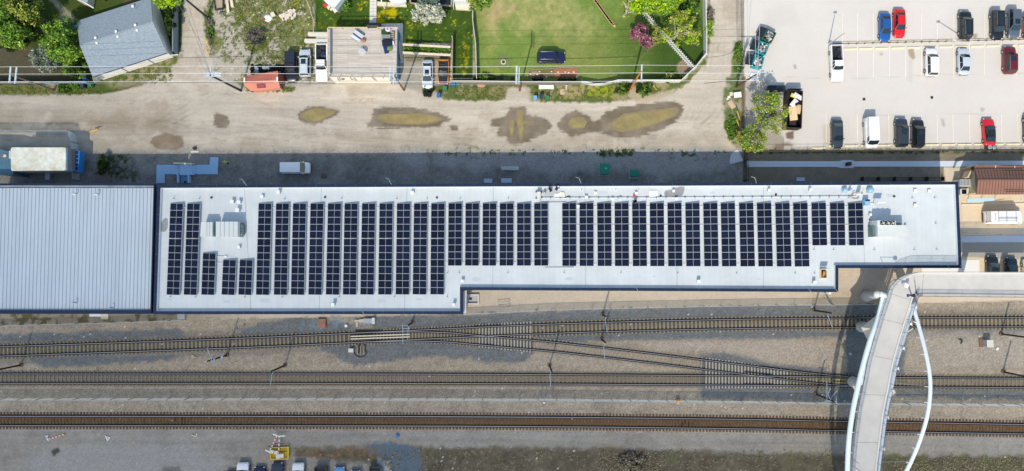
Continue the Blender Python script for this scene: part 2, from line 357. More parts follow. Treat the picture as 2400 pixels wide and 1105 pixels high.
# strip of weeds between fence and alley
sw = [(1012, 205), (1060, 192), (1600, 192), (1655, 132), (1662, -60), (1668, 70), (1655, 150), (1600, 205), (1560, 226), (1420, 240), (1245, 238), (1240, 205), (1190, 205), (1180, 234), (1110, 238), (1040, 232)]
m = mask(sw, 5, 5); zone(sw, 7); put(m, (150, 142, 106)); put(m*np.clip((N6+N20+.35)*3, 0, 1)*.85, (80, 98, 50)); put(mask([(1380, 205), (1440, 200), (1436, 232), (1380, 228)], 6, 5)*np.clip(NF*3+.7, 0, 1), (150, 160, 40)); put(mask([(1320, 205), (1370, 205), (1360, 232), (1325, 230)], 6, 5)*.8, (168, 152, 110))
put(mask([(1150, 205), (1190, 205), (1182, 228), (1140, 224)], 8, 6)*.6, (170, 150, 120)); GR[m > .5] = .35
put(mask([(1490, 240), (1470, 225), (1480, 200), (1505, 215), (1530, 222), (1590, 205), (1575, 222), (1520, 240)], 5, 4)*.85, (186, 172, 150))
# --- parking lot
pl = [(1744, -60), (2500, -60), (2500, 350), (1838, 350), (1838, 322), (1800, 310), (1744, 300)]
m = mask(pl, 2, 1); zone(pl, 3); put(m, (215, 209, 204)); GR[m > .5] = .07
COL[:] *= (1+m*(.02*NX2+.03*N60+.02*N20-.05*np.clip((V-150)/250, 0, 1)))[..., None]
for p, c, k in (([(2128, 116), (2142, 114), (2146, 136), (2140, 142), (2130, 130)], (160, 138, 112), .8), ([(2062, 124), (2070, 124), (2070, 131), (2063, 130)], (165, 150, 132), .7), ([(2280, 80), (2290, 80), (2290, 92), (2281, 90)], (160, 138, 118), .8), ([(1842, 312), (1862, 306), (1860, 326), (1842, 326)], (110, 92, 78), .9), ([(1858, 150), (1866, 152), (1868, 162), (1862, 161)], (150, 145, 136), .9), ([(2204, 278), (2212, 278), (2216, 296), (2211, 298)], (172, 164, 156), .8), ([(2298, 252), (2308, 256), (2304, 264), (2298, 260)], (172, 160, 150), .7), ([(1926, 292), (1944, 290), (1944, 340), (1930, 340)], (196, 182, 166), .6), ([(2130, 140), (2140, 140), (2138, 200), (2126, 190)], (200, 196, 190), .6)):
    put(mask(p, 3, 2.5)*k, c)
for cr in ([(1838, 180), (1960, 186), (2200, 176), (2500, 170)], [(1840, 272), (1990, 272), (2400, 266)], [(1990, 270), (1992, 350)], [(2170, 170), (2172, 300)]): put(np.clip(1-pdist(cr)/1.3, 0, 1)*.35, (160, 155, 150))
tint(mask([(1780, 20), (1860, 10), (1880, 60), (1800, 66)], 14, 12, N20), (204, 200, 196), .5)
m = mask([(1722, 98), (1740, 92), (1742, 175), (1714, 178)], 4, 5); put(m, (86, 112, 52)); put(m*np.clip(N6*3, 0, 1), (130, 128, 90))
m = mask([(1704, 182), (1742, 178), (1744, 350), (1725, 352), (1700, 300), (1694, 240)], 6, 6); put(m, (160, 150, 130)); put(m*np.clip((N6+N20+.3)*3, 0, 1)*.8, (76, 106, 46))
put(mask([(1738, 180), (1748, 180), (1748, 350), (1738, 350)], 3, 2)*.9, (104, 88, 70))
m = mask([(1748, 190), (1800, 190), (1838, 330), (1838, 352), (1748, 352)], 8, 8); put(m*.8, (172, 162, 150)); put(mask([(1815, 345), (1850, 330), (1865, 352), (1815, 356)], 6, 5)*.7, (120, 104, 86)); put(np.exp(-(((U-1838)/20)**2+((V-342)/9)**2))*.6, (130, 112, 96))
# edge strip of parking lot, bank, lower yard
put(mask([(1838, 343), (2500, 335), (2500, 352), (1838, 352)], 3), (196, 190, 180)); tint(mask([(1838, 346), (2500, 338), (2500, 352), (1838, 352)], 3)*np.clip(N6*2+.4, 0, 1), (150, 146, 130), .6)
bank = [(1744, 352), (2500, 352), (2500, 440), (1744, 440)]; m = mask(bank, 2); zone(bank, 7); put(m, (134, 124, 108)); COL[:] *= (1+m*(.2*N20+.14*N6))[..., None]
put(mask([(1750, 352), (2500, 352), (2500, 360), (1750, 360)], 4, 4)*np.clip(N6*3+.3, 0, 1)*.9, (62, 74, 34)); put(m*np.exp(-((V-369)/3)**2)*np.clip(NX*2+.5, 0, 1)*.6, (84, 76, 62))
pv = [(2212, 392), (2500, 392), (2500, 470), (2500, 720), (1962, 720), (1962, 640), (2230, 600)]; m = mask(pv, 2); zone(pv, 5); put(m, (212, 196, 176)); GR[m > .5] = .1; COL[:] *= (1+m*(.05*N20+.05*N6))[..., None]
put(mask([(2255, 395), (2300, 395), (2300, 460), (2255, 460)], 2), (220, 205, 188)); put(mask([(2255, 470), (2500, 470), (2500, 560), (2255, 552)], 3, 2)*.8, (226, 206, 178))
put(mask([(2424, 440), (2500, 440), (2500, 570), (2424, 570)], 3), (150, 146, 140)); put(mask([(2255, 560), (2500, 560), (2500, 615), (2255, 603)], 3, 1), (166, 160, 152)); put(mask([(2255, 603), (2500, 612), (2500, 640), (2255, 640)], 4, 2)*.8, (226, 206, 172))
for x in range(2270, 2400, 24): put(np.clip(1-pdist([(x, 462), (x+7, 480)])/1.2, 0, 1)*.4, (140, 126, 108))
# --- strip between station and fence 1
f1 = [(-80, 767), (0, 764), (435, 751), (760, 744), (1130, 735), (1300, 726), (1750, 717), (2050, 714), (2500, 702)]
sgp = [(-80, 690)]+[(2100, 600), (2100, 714)]+list(reversed(f1[:-1]))
m = mask(sgp, 2); zone(sgp, 6); put(m, (202, 187, 168)); GR[m > .5] = .22; COL[:] *= (1+m*(.05*N20+.06*N6))[..., None]
lf = m*np.clip((620-U)/160, 0, 1); put(lf*.8, (150, 140, 122)); put(lf*np.clip((N20+N6+.1)*2.5, 0, 1)*np.clip((420-U)/60, 0, 1)*.9, (104, 98, 66))
put(m*np.exp(-((sdist(sgp)-1)/3)**2)*np.clip(N6*4-.6, 0, 1)*.8, (96, 96, 70))
tint(mask([(1900, 690), (2000, 680), (2100, 690), (2100, 720), (1900, 720)], 20, 12, N20), (180, 160, 134), .5)
# --- railway corridor
corr = f1+[(2500, 1022), (-80, 1008)]
m = mask(corr, 2); zone(corr, 4); put(m, (168, 155, 139)); GR[m > .5] = .7
COL[:] *= (1+m*(.20*N60+.18*N20+.18*N6+.12*NX+.08*NF))[..., None]; tint(m*np.clip(N60*1.5+N20, 0, 1), (140, 124, 106), .5)
# ground south of the corridor
south = [(-80, 1006), (2500, 1020), (2500, 1300), (-80, 1300)]; m = mask(south, 10, 4); put(m, (156, 150, 142)); GR[m > .5] = .4; COL[:] *= (1+m*(.22*N60+.20*N20+.14*NX+.10*N6))[..., None]
for t in ([(-20, 1050), (200, 1036), (420, 1040), (640, 1034), (1000, 1036), (1500, 1042), (2000, 1050)], [(-20, 1080), (150, 1062), (330, 1070), (480, 1100)], [(20, 1110), (240, 1080), (450, 1055), (900, 1046)], [(900, 1030), (1400, 1034), (2000, 1042)]):
    d = pdist(t)+4*N20; mul(1-np.exp(-(d/3.5)**2)*.14*m*np.clip(N20*2+.8, 0, 1))
tint(m*np.clip(N60*1.4+N20*.8, 0, 1), (132, 120, 104), .5)
tint(mask([(60, 1060), (260, 1040), (450, 1050), (520, 1090), (480, 1130), (60, 1130)], 30, 16, N20), (158, 156, 154), .7)
def poly_on(line, wd): return line
TA = [(-60, 827), (0, 824), (500, 806.5), (820, 792.5), (1000, 784), (1300, 770.5), (1650, 761), (2000, 756.5), (2460, 755)]
TB = [(-60, 887.5), (0, 887.5), (800, 887.5), (1300, 889), (1750, 892), (2009, 895), (2460, 898)]
TC = [(-60, 986.5), (0, 986.5), (800, 987), (1300, 989), (1750, 994), (2000, 999), (2460, 1007)]
TS = [(870, 790), (960, 788.5), (1000, 790), (1100, 796), (1200, 804), (1300, 813), (1650, 855), (1790, 872.5), (1911, 887), (1990, 893.5)]
mc = mask(corr, 2)
dA, dB, dC, dS = pdist(TA), pdist(TB), pdist(TC), pdist(TS)
tint(np.clip((36-dA+6*N20)/10, 0, 1)*mc, (122, 117, 110), .55)
for p in ([(560, 770), (700, 740), (830, 760), (820, 800), (1250, 800), (1252, 826), (1230, 850), (1130, 850), (1100, 838), (1000, 838), (880, 850), (830, 856), (740, 810), (560, 800)], [(1080, 738), (1750, 712), (2120, 708), (2120, 750), (1000, 775), (880, 770), (860, 742), (960, 742)], [(1240, 778), (2500, 770), (2500, 792), (1560, 796), (1430, 800), (1280, 806)], [(1640, 830), (1700, 826), (1800, 850), (1900, 862), (2010, 880), (2010, 946), (1640, 934)], [(1980, 765), (2130, 765), (2120, 900), (1990, 900)], [(0, 785), (420, 770), (430, 790), (0, 805)], [(60, 835), (420, 835), (330, 850), (100, 862)], [(2100, 905), (2500, 905), (2500, 940), (2100, 930)]):
    k = mask(p, 7, 8, N6+N20)*mc; put(k*.88, (108, 113, 117)); COL[:] *= (1+k*.14*N6)[..., None]
k = mask([(720, 740), (900, 745), (860, 770), (700, 775)], 10, 8)*mc; put(k*np.clip(N6*2, 0, 1)*.6, (120, 150, 170))
tint(mask([(1500, 805), (1640, 800), (1900, 800), (1960, 820), (1950, 858), (1820, 850), (1700, 822), (1560, 820)], 14, 10, N20)*mc, (172, 160, 148), .8)
tint(mask([(2130, 775), (2420, 778), (2420, 860), (2120, 860)], 14, 10, N20)*mc, (170, 160, 148), .7)
tint(np.clip((15-dC)/2, 0, 1), (98, 90, 82), .8)
k = np.clip((10-dC)/1.5, 0, 1); put(k, (122, 98, 74)); COL[:] *= (1+k*(.16*NX+.16*fbm(U, V, 6, 60, s=3)+.1*NF))[..., None]
for x in (420, 1610): tint(k*np.exp(-((U-x)/30)**2)*np.clip(N6*3+.3, 0, 1), (60, 50, 42), .8)
for d_ in (dA, dB): tint(np.clip((19-d_)/4, 0, 1)*mc, (122, 112, 98) if d_ is dB else (96, 90, 82), .75)
for T_ in (dA, dB, dC, dS):
    for o_ in (10.5,): put(np.exp(-((T_-o_)/3.0)**2)*.72*(V > 700), (58, 49, 42))       # rust and grease along the rails
# weeds and rubbish south
m = mask([(690, 1052), (900, 1048), (1060, 1048), (1300, 1050), (1500, 1052), (1750, 1062), (2000, 1066), (2500, 1070), (2500, 1300), (860, 1300), (880, 1090), (690, 1070)], 12, 9, N6+N20)
put(m*.95, (100, 91, 76)); COL[:] *= (1+m*(.34*N20+.3*N6+.16*NF))[..., None]; put(m*np.clip((N60+N20*.7+(U-1900)/900)*2, 0, 1)*.55, (98, 104, 62)); put(m*np.clip((NF+N6-.75)*5, 0, 1)*.6, (168, 156, 136)); put(m*(R1 > .9975)*.9, (226, 226, 226))
k = mask([(860, 1040), (940, 1038), (985, 1060), (990, 1130), (930, 1130), (910, 1080), (860, 1060)], 10, 9)*.9; put(k, (98, 112, 124)); put(mask([(885, 1075), (915, 1080), (915, 1110), (890, 1110)], 8, 8)*.6, (200, 204, 210))
put(mask([(690, 1050), (900, 1050), (900, 1075), (690, 1075)], 10, 9)*np.clip((N6+NF)*2, 0, 1)*.7, (140, 108, 66))
put(mask([(118, 1056), (138, 1050), (142, 1058), (126, 1070)], 3, 3), (88, 84, 80)); put(mask([(380, 1095), (420, 1092), (430, 1120), (380, 1120)], 8, 5)*.6, (90, 88, 86))
put((R1 > .9988)*mc*.9, (215, 212, 208))
COL *= (1+(R1-.5)*.15*np.clip(GR/.3, .2, 2.2))[..., None]
COL = np.clip(COL, .004, .85)

def groundmat():
    m = bpy.data.materials.new('ground_surface'); m.use_nodes = True; N = m.node_tree.nodes; L = m.node_tree.links
    p = N['Principled BSDF']; p.inputs['Roughness'].default_value = 0.92; p.inputs['Specular IOR Level'].default_value = 0.0
    at = N.new('ShaderNodeAttribute'); at.attribute_name = 'tone'; g = N.new('ShaderNodeAttribute'); g.attribute_name = 'grain'
    tc = N.new('ShaderNodeTexCoord'); n1 = N.new('ShaderNodeTexNoise'); n1.inputs['Scale'].default_value = 5.5; n1.inputs['Detail'].default_value = 8; n1.inputs['Roughness'].default_value = 0.8
    L.new(tc.outputs['Object'], n1.inputs['Vector'])
    s1 = N.new('ShaderNodeMath'); s1.operation = 'SUBTRACT'; s1.inputs[1].default_value = .5; L.new(n1.outputs[0], s1.inputs[0])
    s2 = N.new('ShaderNodeMath'); s2.operation = 'MULTIPLY'; L.new(s1.outputs[0], s2.inputs[0]); L.new(g.outputs['Fac'], s2.inputs[1])
    s3 = N.new('ShaderNodeMath'); s3.operation = 'MULTIPLY_ADD'; s3.inputs[1].default_value = 4.2; s3.inputs[2].default_value = 1; L.new(s2.outputs[0], s3.inputs[0])
    s4 = N.new('ShaderNodeMath'); s4.operation = 'MAXIMUM'; s4.inputs[1].default_value = .25; L.new(s3.outputs[0], s4.inputs[0])
    vm = N.new('ShaderNodeVectorMath'); vm.operation = 'SCALE'; L.new(at.outputs['Color'], vm.inputs[0]); L.new(s4.outputs[0], vm.inputs['Scale']); L.new(vm.outputs[0], p.inputs['Base Color'])
    bp = N.new('ShaderNodeBump'); bp.inputs['Distance'].default_value = .12; L.new(n1.outputs[0], bp.inputs['Height']); L.new(g.outputs['Fac'], bp.inputs['Strength']); L.new(bp.outputs[0], p.inputs['Normal'])
    return m
GM = groundmat()
ny, nx = U.shape
for p in ([(1120, 762), (1250, 756), (1250, 826), (1120, 812)], [(1650, 842), (1720, 850), (1900, 872), (1900, 910), (1650, 908)]): put(mask(p, 8, 6)*.75, (92, 87, 80))
COL = np.clip(COL, .004, .85)
ZG = np.zeros(U.shape)
ZG += .03*N20+.02*N6; ZG[ZONE == 3] *= .2; ZG[ZONE == 5] *= .2
def surf(name, zi):
    cz = ZONE[:-1, :-1] == zi
    jj, ii = np.nonzero(cz); idx = (jj*nx+ii)
    quads = np.stack([idx, idx+1, idx+1+nx, idx+nx], 1)
    used, inv = np.unique(quads, return_inverse=True); inv = inv.reshape(-1)
    co = np.stack([GX.ravel()[used], GY.ravel()[used], ZG.ravel()[used]*.5-.03], 1)
    me = bpy.data.meshes.new(name); me.vertices.add(len(used)); me.vertices.foreach_set('co', co.ravel())
    me.loops.add(len(inv)); me.loops.foreach_set('vertex_index', inv.astype(np.int32)); me.polygons.add(len(quads))
    me.polygons.foreach_set('loop_start', np.arange(0, len(inv), 4, dtype=np.int32)); me.polygons.foreach_set('loop_total', np.full(len(quads), 4, dtype=np.int32))
    me.update(calc_edges=True)
    ca = me.attributes.new('tone', 'FLOAT_COLOR', 'POINT'); c4 = np.ones((len(used), 4)); c4[:, :3] = COL.reshape(-1, 3)[used]; ca.data.foreach_set('color', c4.ravel())
    ga = me.attributes.new('grain', 'FLOAT', 'POINT'); ga.data.foreach_set('value', GR.ravel()[used])
    me.materials.append(GM); me.polygons.foreach_set('use_smooth', [True]*len(quads))
    o = bpy.data.objects.new(name, me); C.objects.link(o); o['kind'] = 'structure'; return o
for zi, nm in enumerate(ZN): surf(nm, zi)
# the land beyond, out to the horizon
far = MB(); R_ = 1500
far.add([(-R_, -R_, -.2), (R_, -R_, -.2), (R_, R_, -.2), (-R_, R_, -.2)], [[0, 1, 2, 3]])
tag(far.build('surrounding_ground', mat('far_ground', A(150, 142, 128), .95, var=.3, vscale=.05)), kind='structure')

def blobby(poly, amp=1.2, step=3.0):
    out = []; n = len(poly)
    for i in range(n):
        a = Vector(poly[i]); b = Vector(poly[(i+1) % n]); k = max(1, int((b-a).length/step))
        for j in range(k):
            p = a+(b-a)*j/k; out.append((p.x+random.uniform(-amp, amp)*1.6, p.y+random.uniform(-amp, amp)*.9))
    # light smoothing
    m_ = len(out); return [((out[i-1][0]+2*out[i][0]+out[(i+1) % m_][0])/4, (out[i-1][1]+2*out[i][1]+out[(i+1) % m_][1])/4) for i in range(m_)]
def sheet(name, poly_px, z, m, label=None, cat=None, kind=None, parent=None, group=None):
    b = MB(); vs = [W(x, y, z) for x, y in poly_px]; n = len(vs)
    a = sum(vs[i].x*vs[(i+1) % n].y-vs[(i+1) % n].x*vs[i].y for i in range(n))
    if a < 0: vs.reverse()
    b.add(vs, [list(range(n))]); return tag(b.build(name, m, parent), label, cat, group, kind)
mud = mat('muddy_water', A(158, 143, 94), .08, var=.18, vscale=.45, spec=.5, col2=A(146, 132, 92))
PUD = [[(703, 268), (725, 256), (745, 253), (770, 257), (790, 262), (782, 268), (762, 278), (748, 287), (732, 288), (715, 281), (703, 275)],
       [(880, 279), (890, 268), (915, 266), (950, 267), (975, 265), (1000, 267), (1020, 271), (1045, 280), (1025, 287), (1000, 292), (962, 294), (912, 290)],
       [(1209, 257), (1226, 257), (1226, 283), (1252, 284), (1252, 289), (1226, 291), (1225, 320), (1221, 335), (1217, 320), (1212, 290)],
       [(1190, 281), (1207, 281), (1206, 295), (1202, 318), (1196, 319), (1194, 295)],
       [(1330, 292), (1337, 277), (1355, 274), (1370, 276), (1376, 287), (1370, 301), (1342, 304)],
       [(1422, 292), (1462, 267), (1512, 259), (1587, 251), (1592, 262), (1580, 274), (1537, 292), (1495, 306), (1455, 310), (1430, 302)]]
mud2 = mat('shallow_muddy_water', A(146, 132, 100), .25, var=.14, vscale=1.2, spec=.4)
for p in PUD:
    sheet('puddle', blobby(p, 1.3, 2.2), .012, mud2, kind='structure')
    cx = sum(q[0] for q in p)/len(p); cy = sum(q[1] for q in p)/len(p)
    if max(q[0] for q in p)-min(q[0] for q in p) > 40: sheet('puddle', blobby([(cx+(x-cx)*.86, cy+(y-cy)*.78) for x, y in p], 1.2, 3), .018, mud, kind='structure')
    else: sheet('puddle', blobby([(cx+(x-cx)*.8, cy+(y-cy)*.8) for x, y in p], .6, 3), .018, mud, kind='structure')
# ------------------------------------------------------------------ shared materials
navy = mat('navy_metal', A(22, 40, 68), .55, var=.15, vscale=1.5)
white = mat('white_paint', A(238, 238, 238), .5)
offw = mat('weathered_white', A(214, 212, 206), .6, var=.08, vscale=3)
galv = mat('galvanised_steel', A(170, 180, 188), .4, metal=.3, var=.1, vscale=6)
darkm = mat('dark_metal', A(52, 54, 58), .5)
black = mat('black_plastic', A(28, 29, 32), .5)
conc = mat('concrete', A(196, 196, 194), .85, var=.08, vscale=1.2, bump=.2)
conc_w = mat('pale_concrete', A(222, 218, 212), .85, var=.06, vscale=1.5, bump=.15)
wood = mat('weathered_wood', A(176, 160, 136), .8, var=.2, vscale=4, stretch=(1, 12, 1))
cream = mat('cream_boards', A(226, 214, 190), .75, var=.12, vscale=4)
polem = mat('pole_wood', A(150, 106, 72), .85, var=.25, vscale=3, stretch=(6, 6, .6))
polegrey = mat('grey_pole_wood', A(132, 122, 108), .85, var=.2, vscale=3)
rust = mat('rusty_steel', A(66, 54, 46), .8, var=.3, vscale=5)
glass = mat('car_glass', (.012, .022, .03), .06, spec=.8)
tyre = mat('rubber', (.015, .015, .016), .8)
rim = mat('alloy', A(186, 188, 192), .3, metal=.7)
red = mat('red_plastic', A(205, 60, 50), .5)
blu = mat('blue_plastic', A(46, 110, 190), .5)
grn = mat('green_plastic', A(60, 130, 92), .5)
ORD = ['first', 'second', 'third', 'fourth', 'fifth', 'sixth', 'seventh', 'eighth', 'ninth', 'tenth', 'eleventh', 'twelfth', 'thirteenth', 'fourteenth', 'fifteenth', 'sixteenth', 'seventeenth', 'eighteenth', 'nineteenth', 'twentieth',
       'twenty-first', 'twenty-second', 'twenty-third', 'twenty-fourth', 'twenty-fifth', 'twenty-sixth', 'twenty-seventh', 'twenty-eighth', 'twenty-ninth', 'thirtieth']
def ordl(i): return ORD[i]

# ------------------------------------------------------------------ main station building
ZR, ZP = 6.9, 7.45
def roofmat(name, col, sx, sy, k=.88):
    m = bpy.data.materials.new(name); m.use_nodes = True; N = m.node_tree.nodes; L = m.node_tree.links
    p = N['Principled BSDF']; p.inputs['Roughness'].default_value = .55; tc = N.new('ShaderNodeTexCoord')
    mp = N.new('ShaderNodeMapping'); mp.inputs['Rotation'].default_value = (0, 0, math.pi/2); L.new(tc.outputs['Object'], mp.inputs[0])
    b = N.new('ShaderNodeTexBrick'); b.inputs['Scale'].default_value = 1; b.inputs['Brick Width'].default_value = sx; b.inputs['Row Height'].default_value = sy
    b.inputs['Mortar Size'].default_value = .014; b.inputs['Mortar Smooth'].default_value = .3; b.offset = .37
    b.inputs['Color1'].default_value = (*col, 1); b.inputs['Color2'].default_value = (*[c*.97 for c in col], 1); b.inputs['Mortar'].default_value = (*[c*k*.93 for c in col], 1)
    L.new(mp.outputs[0], b.inputs['Vector'])
    nz = N.new('ShaderNodeTexNoise'); nz.inputs['Scale'].default_value = .22; nz.inputs['Detail'].default_value = 9; nz.inputs['Roughness'].default_value = .62; L.new(tc.outputs['Object'], nz.inputs['Vector'])
    mr = N.new('ShaderNodeMapRange'); mr.inputs['From Min'].default_value = .3; mr.inputs['From Max'].default_value = .7; mr.inputs['To Min'].default_value = .88; mr.inputs['To Max'].default_value = 1.06; L.new(nz.outputs[0], mr.inputs[0])
    vm = N.new('ShaderNodeVectorMath'); vm.operation = 'SCALE'; L.new(b.outputs[0], vm.inputs[0]); L.new(mr.outputs[0], vm.inputs['Scale']); L.new(vm.outputs[0], p.inputs['Base Color'])
    return m
memb = roofmat('roof_membrane_grey', A(209, 215, 219), 6.2, .82)
OUT = [(369, 434), (2246, 426), (2254, 629), (1965, 629), (1965, 685), (1500, 682.5), (1085, 680.5), (1085, 737), (359, 737)]
bp_ = [W(x, y, ZP) for x, y in OUT]
bo = [Vector((p.x, p.y)) for p in bp_]
def inset(poly, d):
    n = len(poly); a = sum(poly[i].x*poly[(i+1) % n].y-poly[(i+1) % n].x*poly[i].y for i in range(n)); s = 1 if a > 0 else -1; out = []
    for i in range(n):
        p0, p1, p2 = poly[i-1], poly[i], poly[(i+1) % n]; e1 = (p1-p0).normalized(); e2 = (p2-p1).normalized()
        n1 = Vector((-e1.y, e1.x))*s; n2 = Vector((-e2.y, e2.x))*s; k = (n1+n2); k = k/(max(.2, k.dot(n1))); out.append(p1+k*d)
    return out
bi = inset(bo, .46)
ctr = Vector((0, W(1200, 580).y, 0))
stn = thing('station_building', (W(1200, 560).x, W(1200, 560).y, 0), 'long flat roofed grey building with navy parapet and rows of solar panels on top', 'building')
mb = MB(); mb.prism(bo, 0, ZR-.25); mb.build('wall', mat('grey_wall_panel', A(120, 132, 150), .6, var=.1), stn)
mb = MB(); mb.prism(inset(bo, .2), ZR-.25+.003, ZR); mb.build('roof', memb, stn)
def ring(outer, inner, z0, z1, b):
    n = len(outer)
    for i in range(n):
        j = (i+1) % n; o1, o2, i1, i2 = outer[i], outer[j], inner[i], inner[j]
        vs = [(p.x, p.y, z) for z in (z0, z1) for p in (o1, o2, i2, i1)]
        b.add(vs, [[0, 1, 2, 3], [7, 6, 5, 4], [0, 4, 5, 1], [2, 6, 7, 3]])
mb = MB(); ring(bo, bi, ZR-.25+.006, ZP, mb); mb.build('parapet', navy, stn)
mb = MB()
for i in range(len(bo)):
    a, c = bo[i], bo[(i+1) % len(bo)]; d = (c-a); L_ = d.length; d /= L_; q_ = bi[i]-a; nrm = Vector((-d.y, d.x)); nrm = nrm if nrm.dot(q_) > 0 else -nrm
    for k in range(1, int(L_/3.05)): p = a+d*k*3.05; r_ = p+nrm*.46; mb.beam((p.x, p.y, ZP+.002), (r_.x, r_.y, ZP+.002), .05, .012)
mb.build('coping_cover', mat('navy_seam', A(74, 92, 118), .5), stn)
mb = MB()
bj = inset(bo, .49)
ring(bi, bj, ZR-.1, ZP-.06, mb); mb.build('flashing', mat('pale_flashing', A(226, 230, 236), .5), stn)
mb = MB()
for x0, x1, y1 in ((573, 588, 735), (753, 748, 735), (954, 948, 735), (1156, 1155, 680), (1371, 1372, 680), (1583, 1587, 682), (1789, 1790, 683), (2022, 2026, 626)):
    a = W(x0, 439, ZR+.006); b = W(x1, y1-8, ZR+.006); mb.beam(a, b, .05, .012)
mb.build('expansion_joint', mat('joint_grey', A(150, 156, 164), .7), stn)
# stains where water stands on the roof
stain = mat('roof_stain', A(148, 150, 150), .5, var=.15, vscale=1)
sheet('water_stain', blobby([(1557, 447), (1572, 446), (1590, 438), (1606, 437), (1604, 452), (1598, 460), (1575, 462), (1558, 460)], 1, 4), ZR+.005, stain, parent=stn)
sheet('water_stain', blobby([(374, 540), (378, 522), (388, 510), (394, 512), (392, 538), (384, 546)], 1, 4), ZR+.005, stain, parent=stn)
sheet('damp_patch', blobby([(1272, 446), (1300, 442), (1312, 452), (1308, 460), (1276, 462)], 1.5, 4), ZR+.005, mat('roof_damp', A(188, 190, 194), .6), parent=stn)
dmp = mat('roof_damp_pale', A(194, 201, 208), .6)
for i_ in range(16):
    sx_ = 420+i_*112+random.uniform(-30, 30); sy_ = random.choice((452, 458, 466)) if sx_ > 1080 and i_ % 2 else (random.uniform(700, 718) if sx_ < 1040 else random.uniform(640, 662) if sx_ < 1900 else random.uniform(560, 600)); rr_ = random.uniform(3, 9)
    sheet('water_stain', blobby([(sx_+rr_*1.6*math.cos(a_*.7), sy_+rr_*.6*math.sin(a_*.7)) for a_ in range(9)], 1.2, 4), ZR+.004+i_*.0001, dmp, parent=stn)
# lower band on the walls of doors on the north side, awning lights reaching over the parapet
for i, (x, y) in enumerate(((578, 432), (918, 430), (1362, 428), (1772, 427))):
    a = W(x, y+3, ZP+.02); p = [a, a+Vector((-.15, .3, .45)), a+Vector((-.4, .8, .6)), a+Vector((-.9, .95, .5))]
    mb = MB(); mb.tube(p, .035, 5); mb.build('lamp_arm', galv, stn)
for i, (x, y) in enumerate(((848, 733), (1490, 680), (1895, 683), (1958, 684), (2218, 626), (2250, 628))):
    a = W(x, y-6, ZP+.02); mb = MB(); mb.tube([a, a+Vector((.2, -.3, .2)), a+Vector((.4, -.7, .1))], .035, 5); mb.build('lamp_arm', galv, stn)

# ------------------------------------------------------------------ left hall with standing seam roof
LO = [(-60, 432), (365.5, 432.5), (356, 737), (-60, 737)]
lo = [W(x, y, 7.1) for x, y in LO]; lo2 = [Vector((p.x, p.y)) for p in lo]
hall = thing('metal_roofed_hall', (W(150, 580).x, W(150, 580).y, 0), 'hall with pale blue standing seam metal roof joined to the long building', 'building')
mb = MB(); mb.prism(lo2, 0, 6.5); mb.build('wall', mat('dark_blue_wall', A(60, 76, 104), .6, var=.1), hall)
mb = MB(); rr = [W(x, y, 6.8) for x, y in ((-60, 441), (364, 441), (357, 728), (-60, 728))]
mb.prism([(p.x, p.y) for p in rr], 6.5, 6.8); mb.build('roof_panel', mat('pale_metal_sheet', A(190, 201, 212), .5, metal=.1, var=.07, vscale=.5, stretch=(1.6, .25, 1)), hall)
mb = MB(); x = -56
while x < 362:
    a = W(x+.5, 441.5, 6.8); b = W(x-8.3+(x/364)*1.3, 727.5, 6.8)
    mb.beam(a, b, .045, .05); x += 8.72
mb.build('standing_seam', mat('seam_metal', A(146, 163, 180), .6), hall)
mb = MB()
for p0, p1, wd in (((-60, 731), (357, 731), .52),): mb.beam(W(*p0, 6.5), W(*p1, 6.5), wd, .6)
mb.build('eave_fascia', navy, hall)
mb = MB(); mb.beam(W(-60, 433, 6.5), W(366, 433.5, 6.5), .22, .62); mb.beam(W(364.8, 433, 6.9), W(357, 735, 6.9), .16, .5); mb.build('parapet', navy, hall)
mb = MB(); mb.beam(W(-60, 437.4, 6.7), W(364, 437.8, 6.7), .28, .2); mb.build('gutter', mat('gutter_metal', A(150, 160, 172), .4, metal=.2, var=.3, vscale=.8), hall)
def vent(name, px, py, z, label, cat, parts, group=None):
    t = thing(name, W(px, py, z), label, cat, group)
    for nm, bmk, m in parts: bmk.build(nm, m, t, local=True)
    return t
def goose(h=.5):
    b = MB(); b.tube([(0, 0, 0), (0, 0, h), (-.12, 0, h+.12), (-.4, -.03, h+.1)], .06, 6); return b
for i, (x, y, l) in enumerate(((181, 455, 'bent pipe vent near the north gutter, left of the pair'), (232, 456, 'bent pipe vent near the north gutter, right of the pair'), (180, 710, 'bent pipe vent near the south edge of the seam roof, left one'), (266, 722, 'bent pipe vent near the south edge of the seam roof, right one'))):
    b2 = MB(); b2.box((-.42, -.05, 0), .5, .14, .1)
    vent('roof_vent', x, y, 6.86, l, 'vent', (('pipe', goose(.75), galv), ('cap', b2, white)), 'pipe vents on the metal roof')

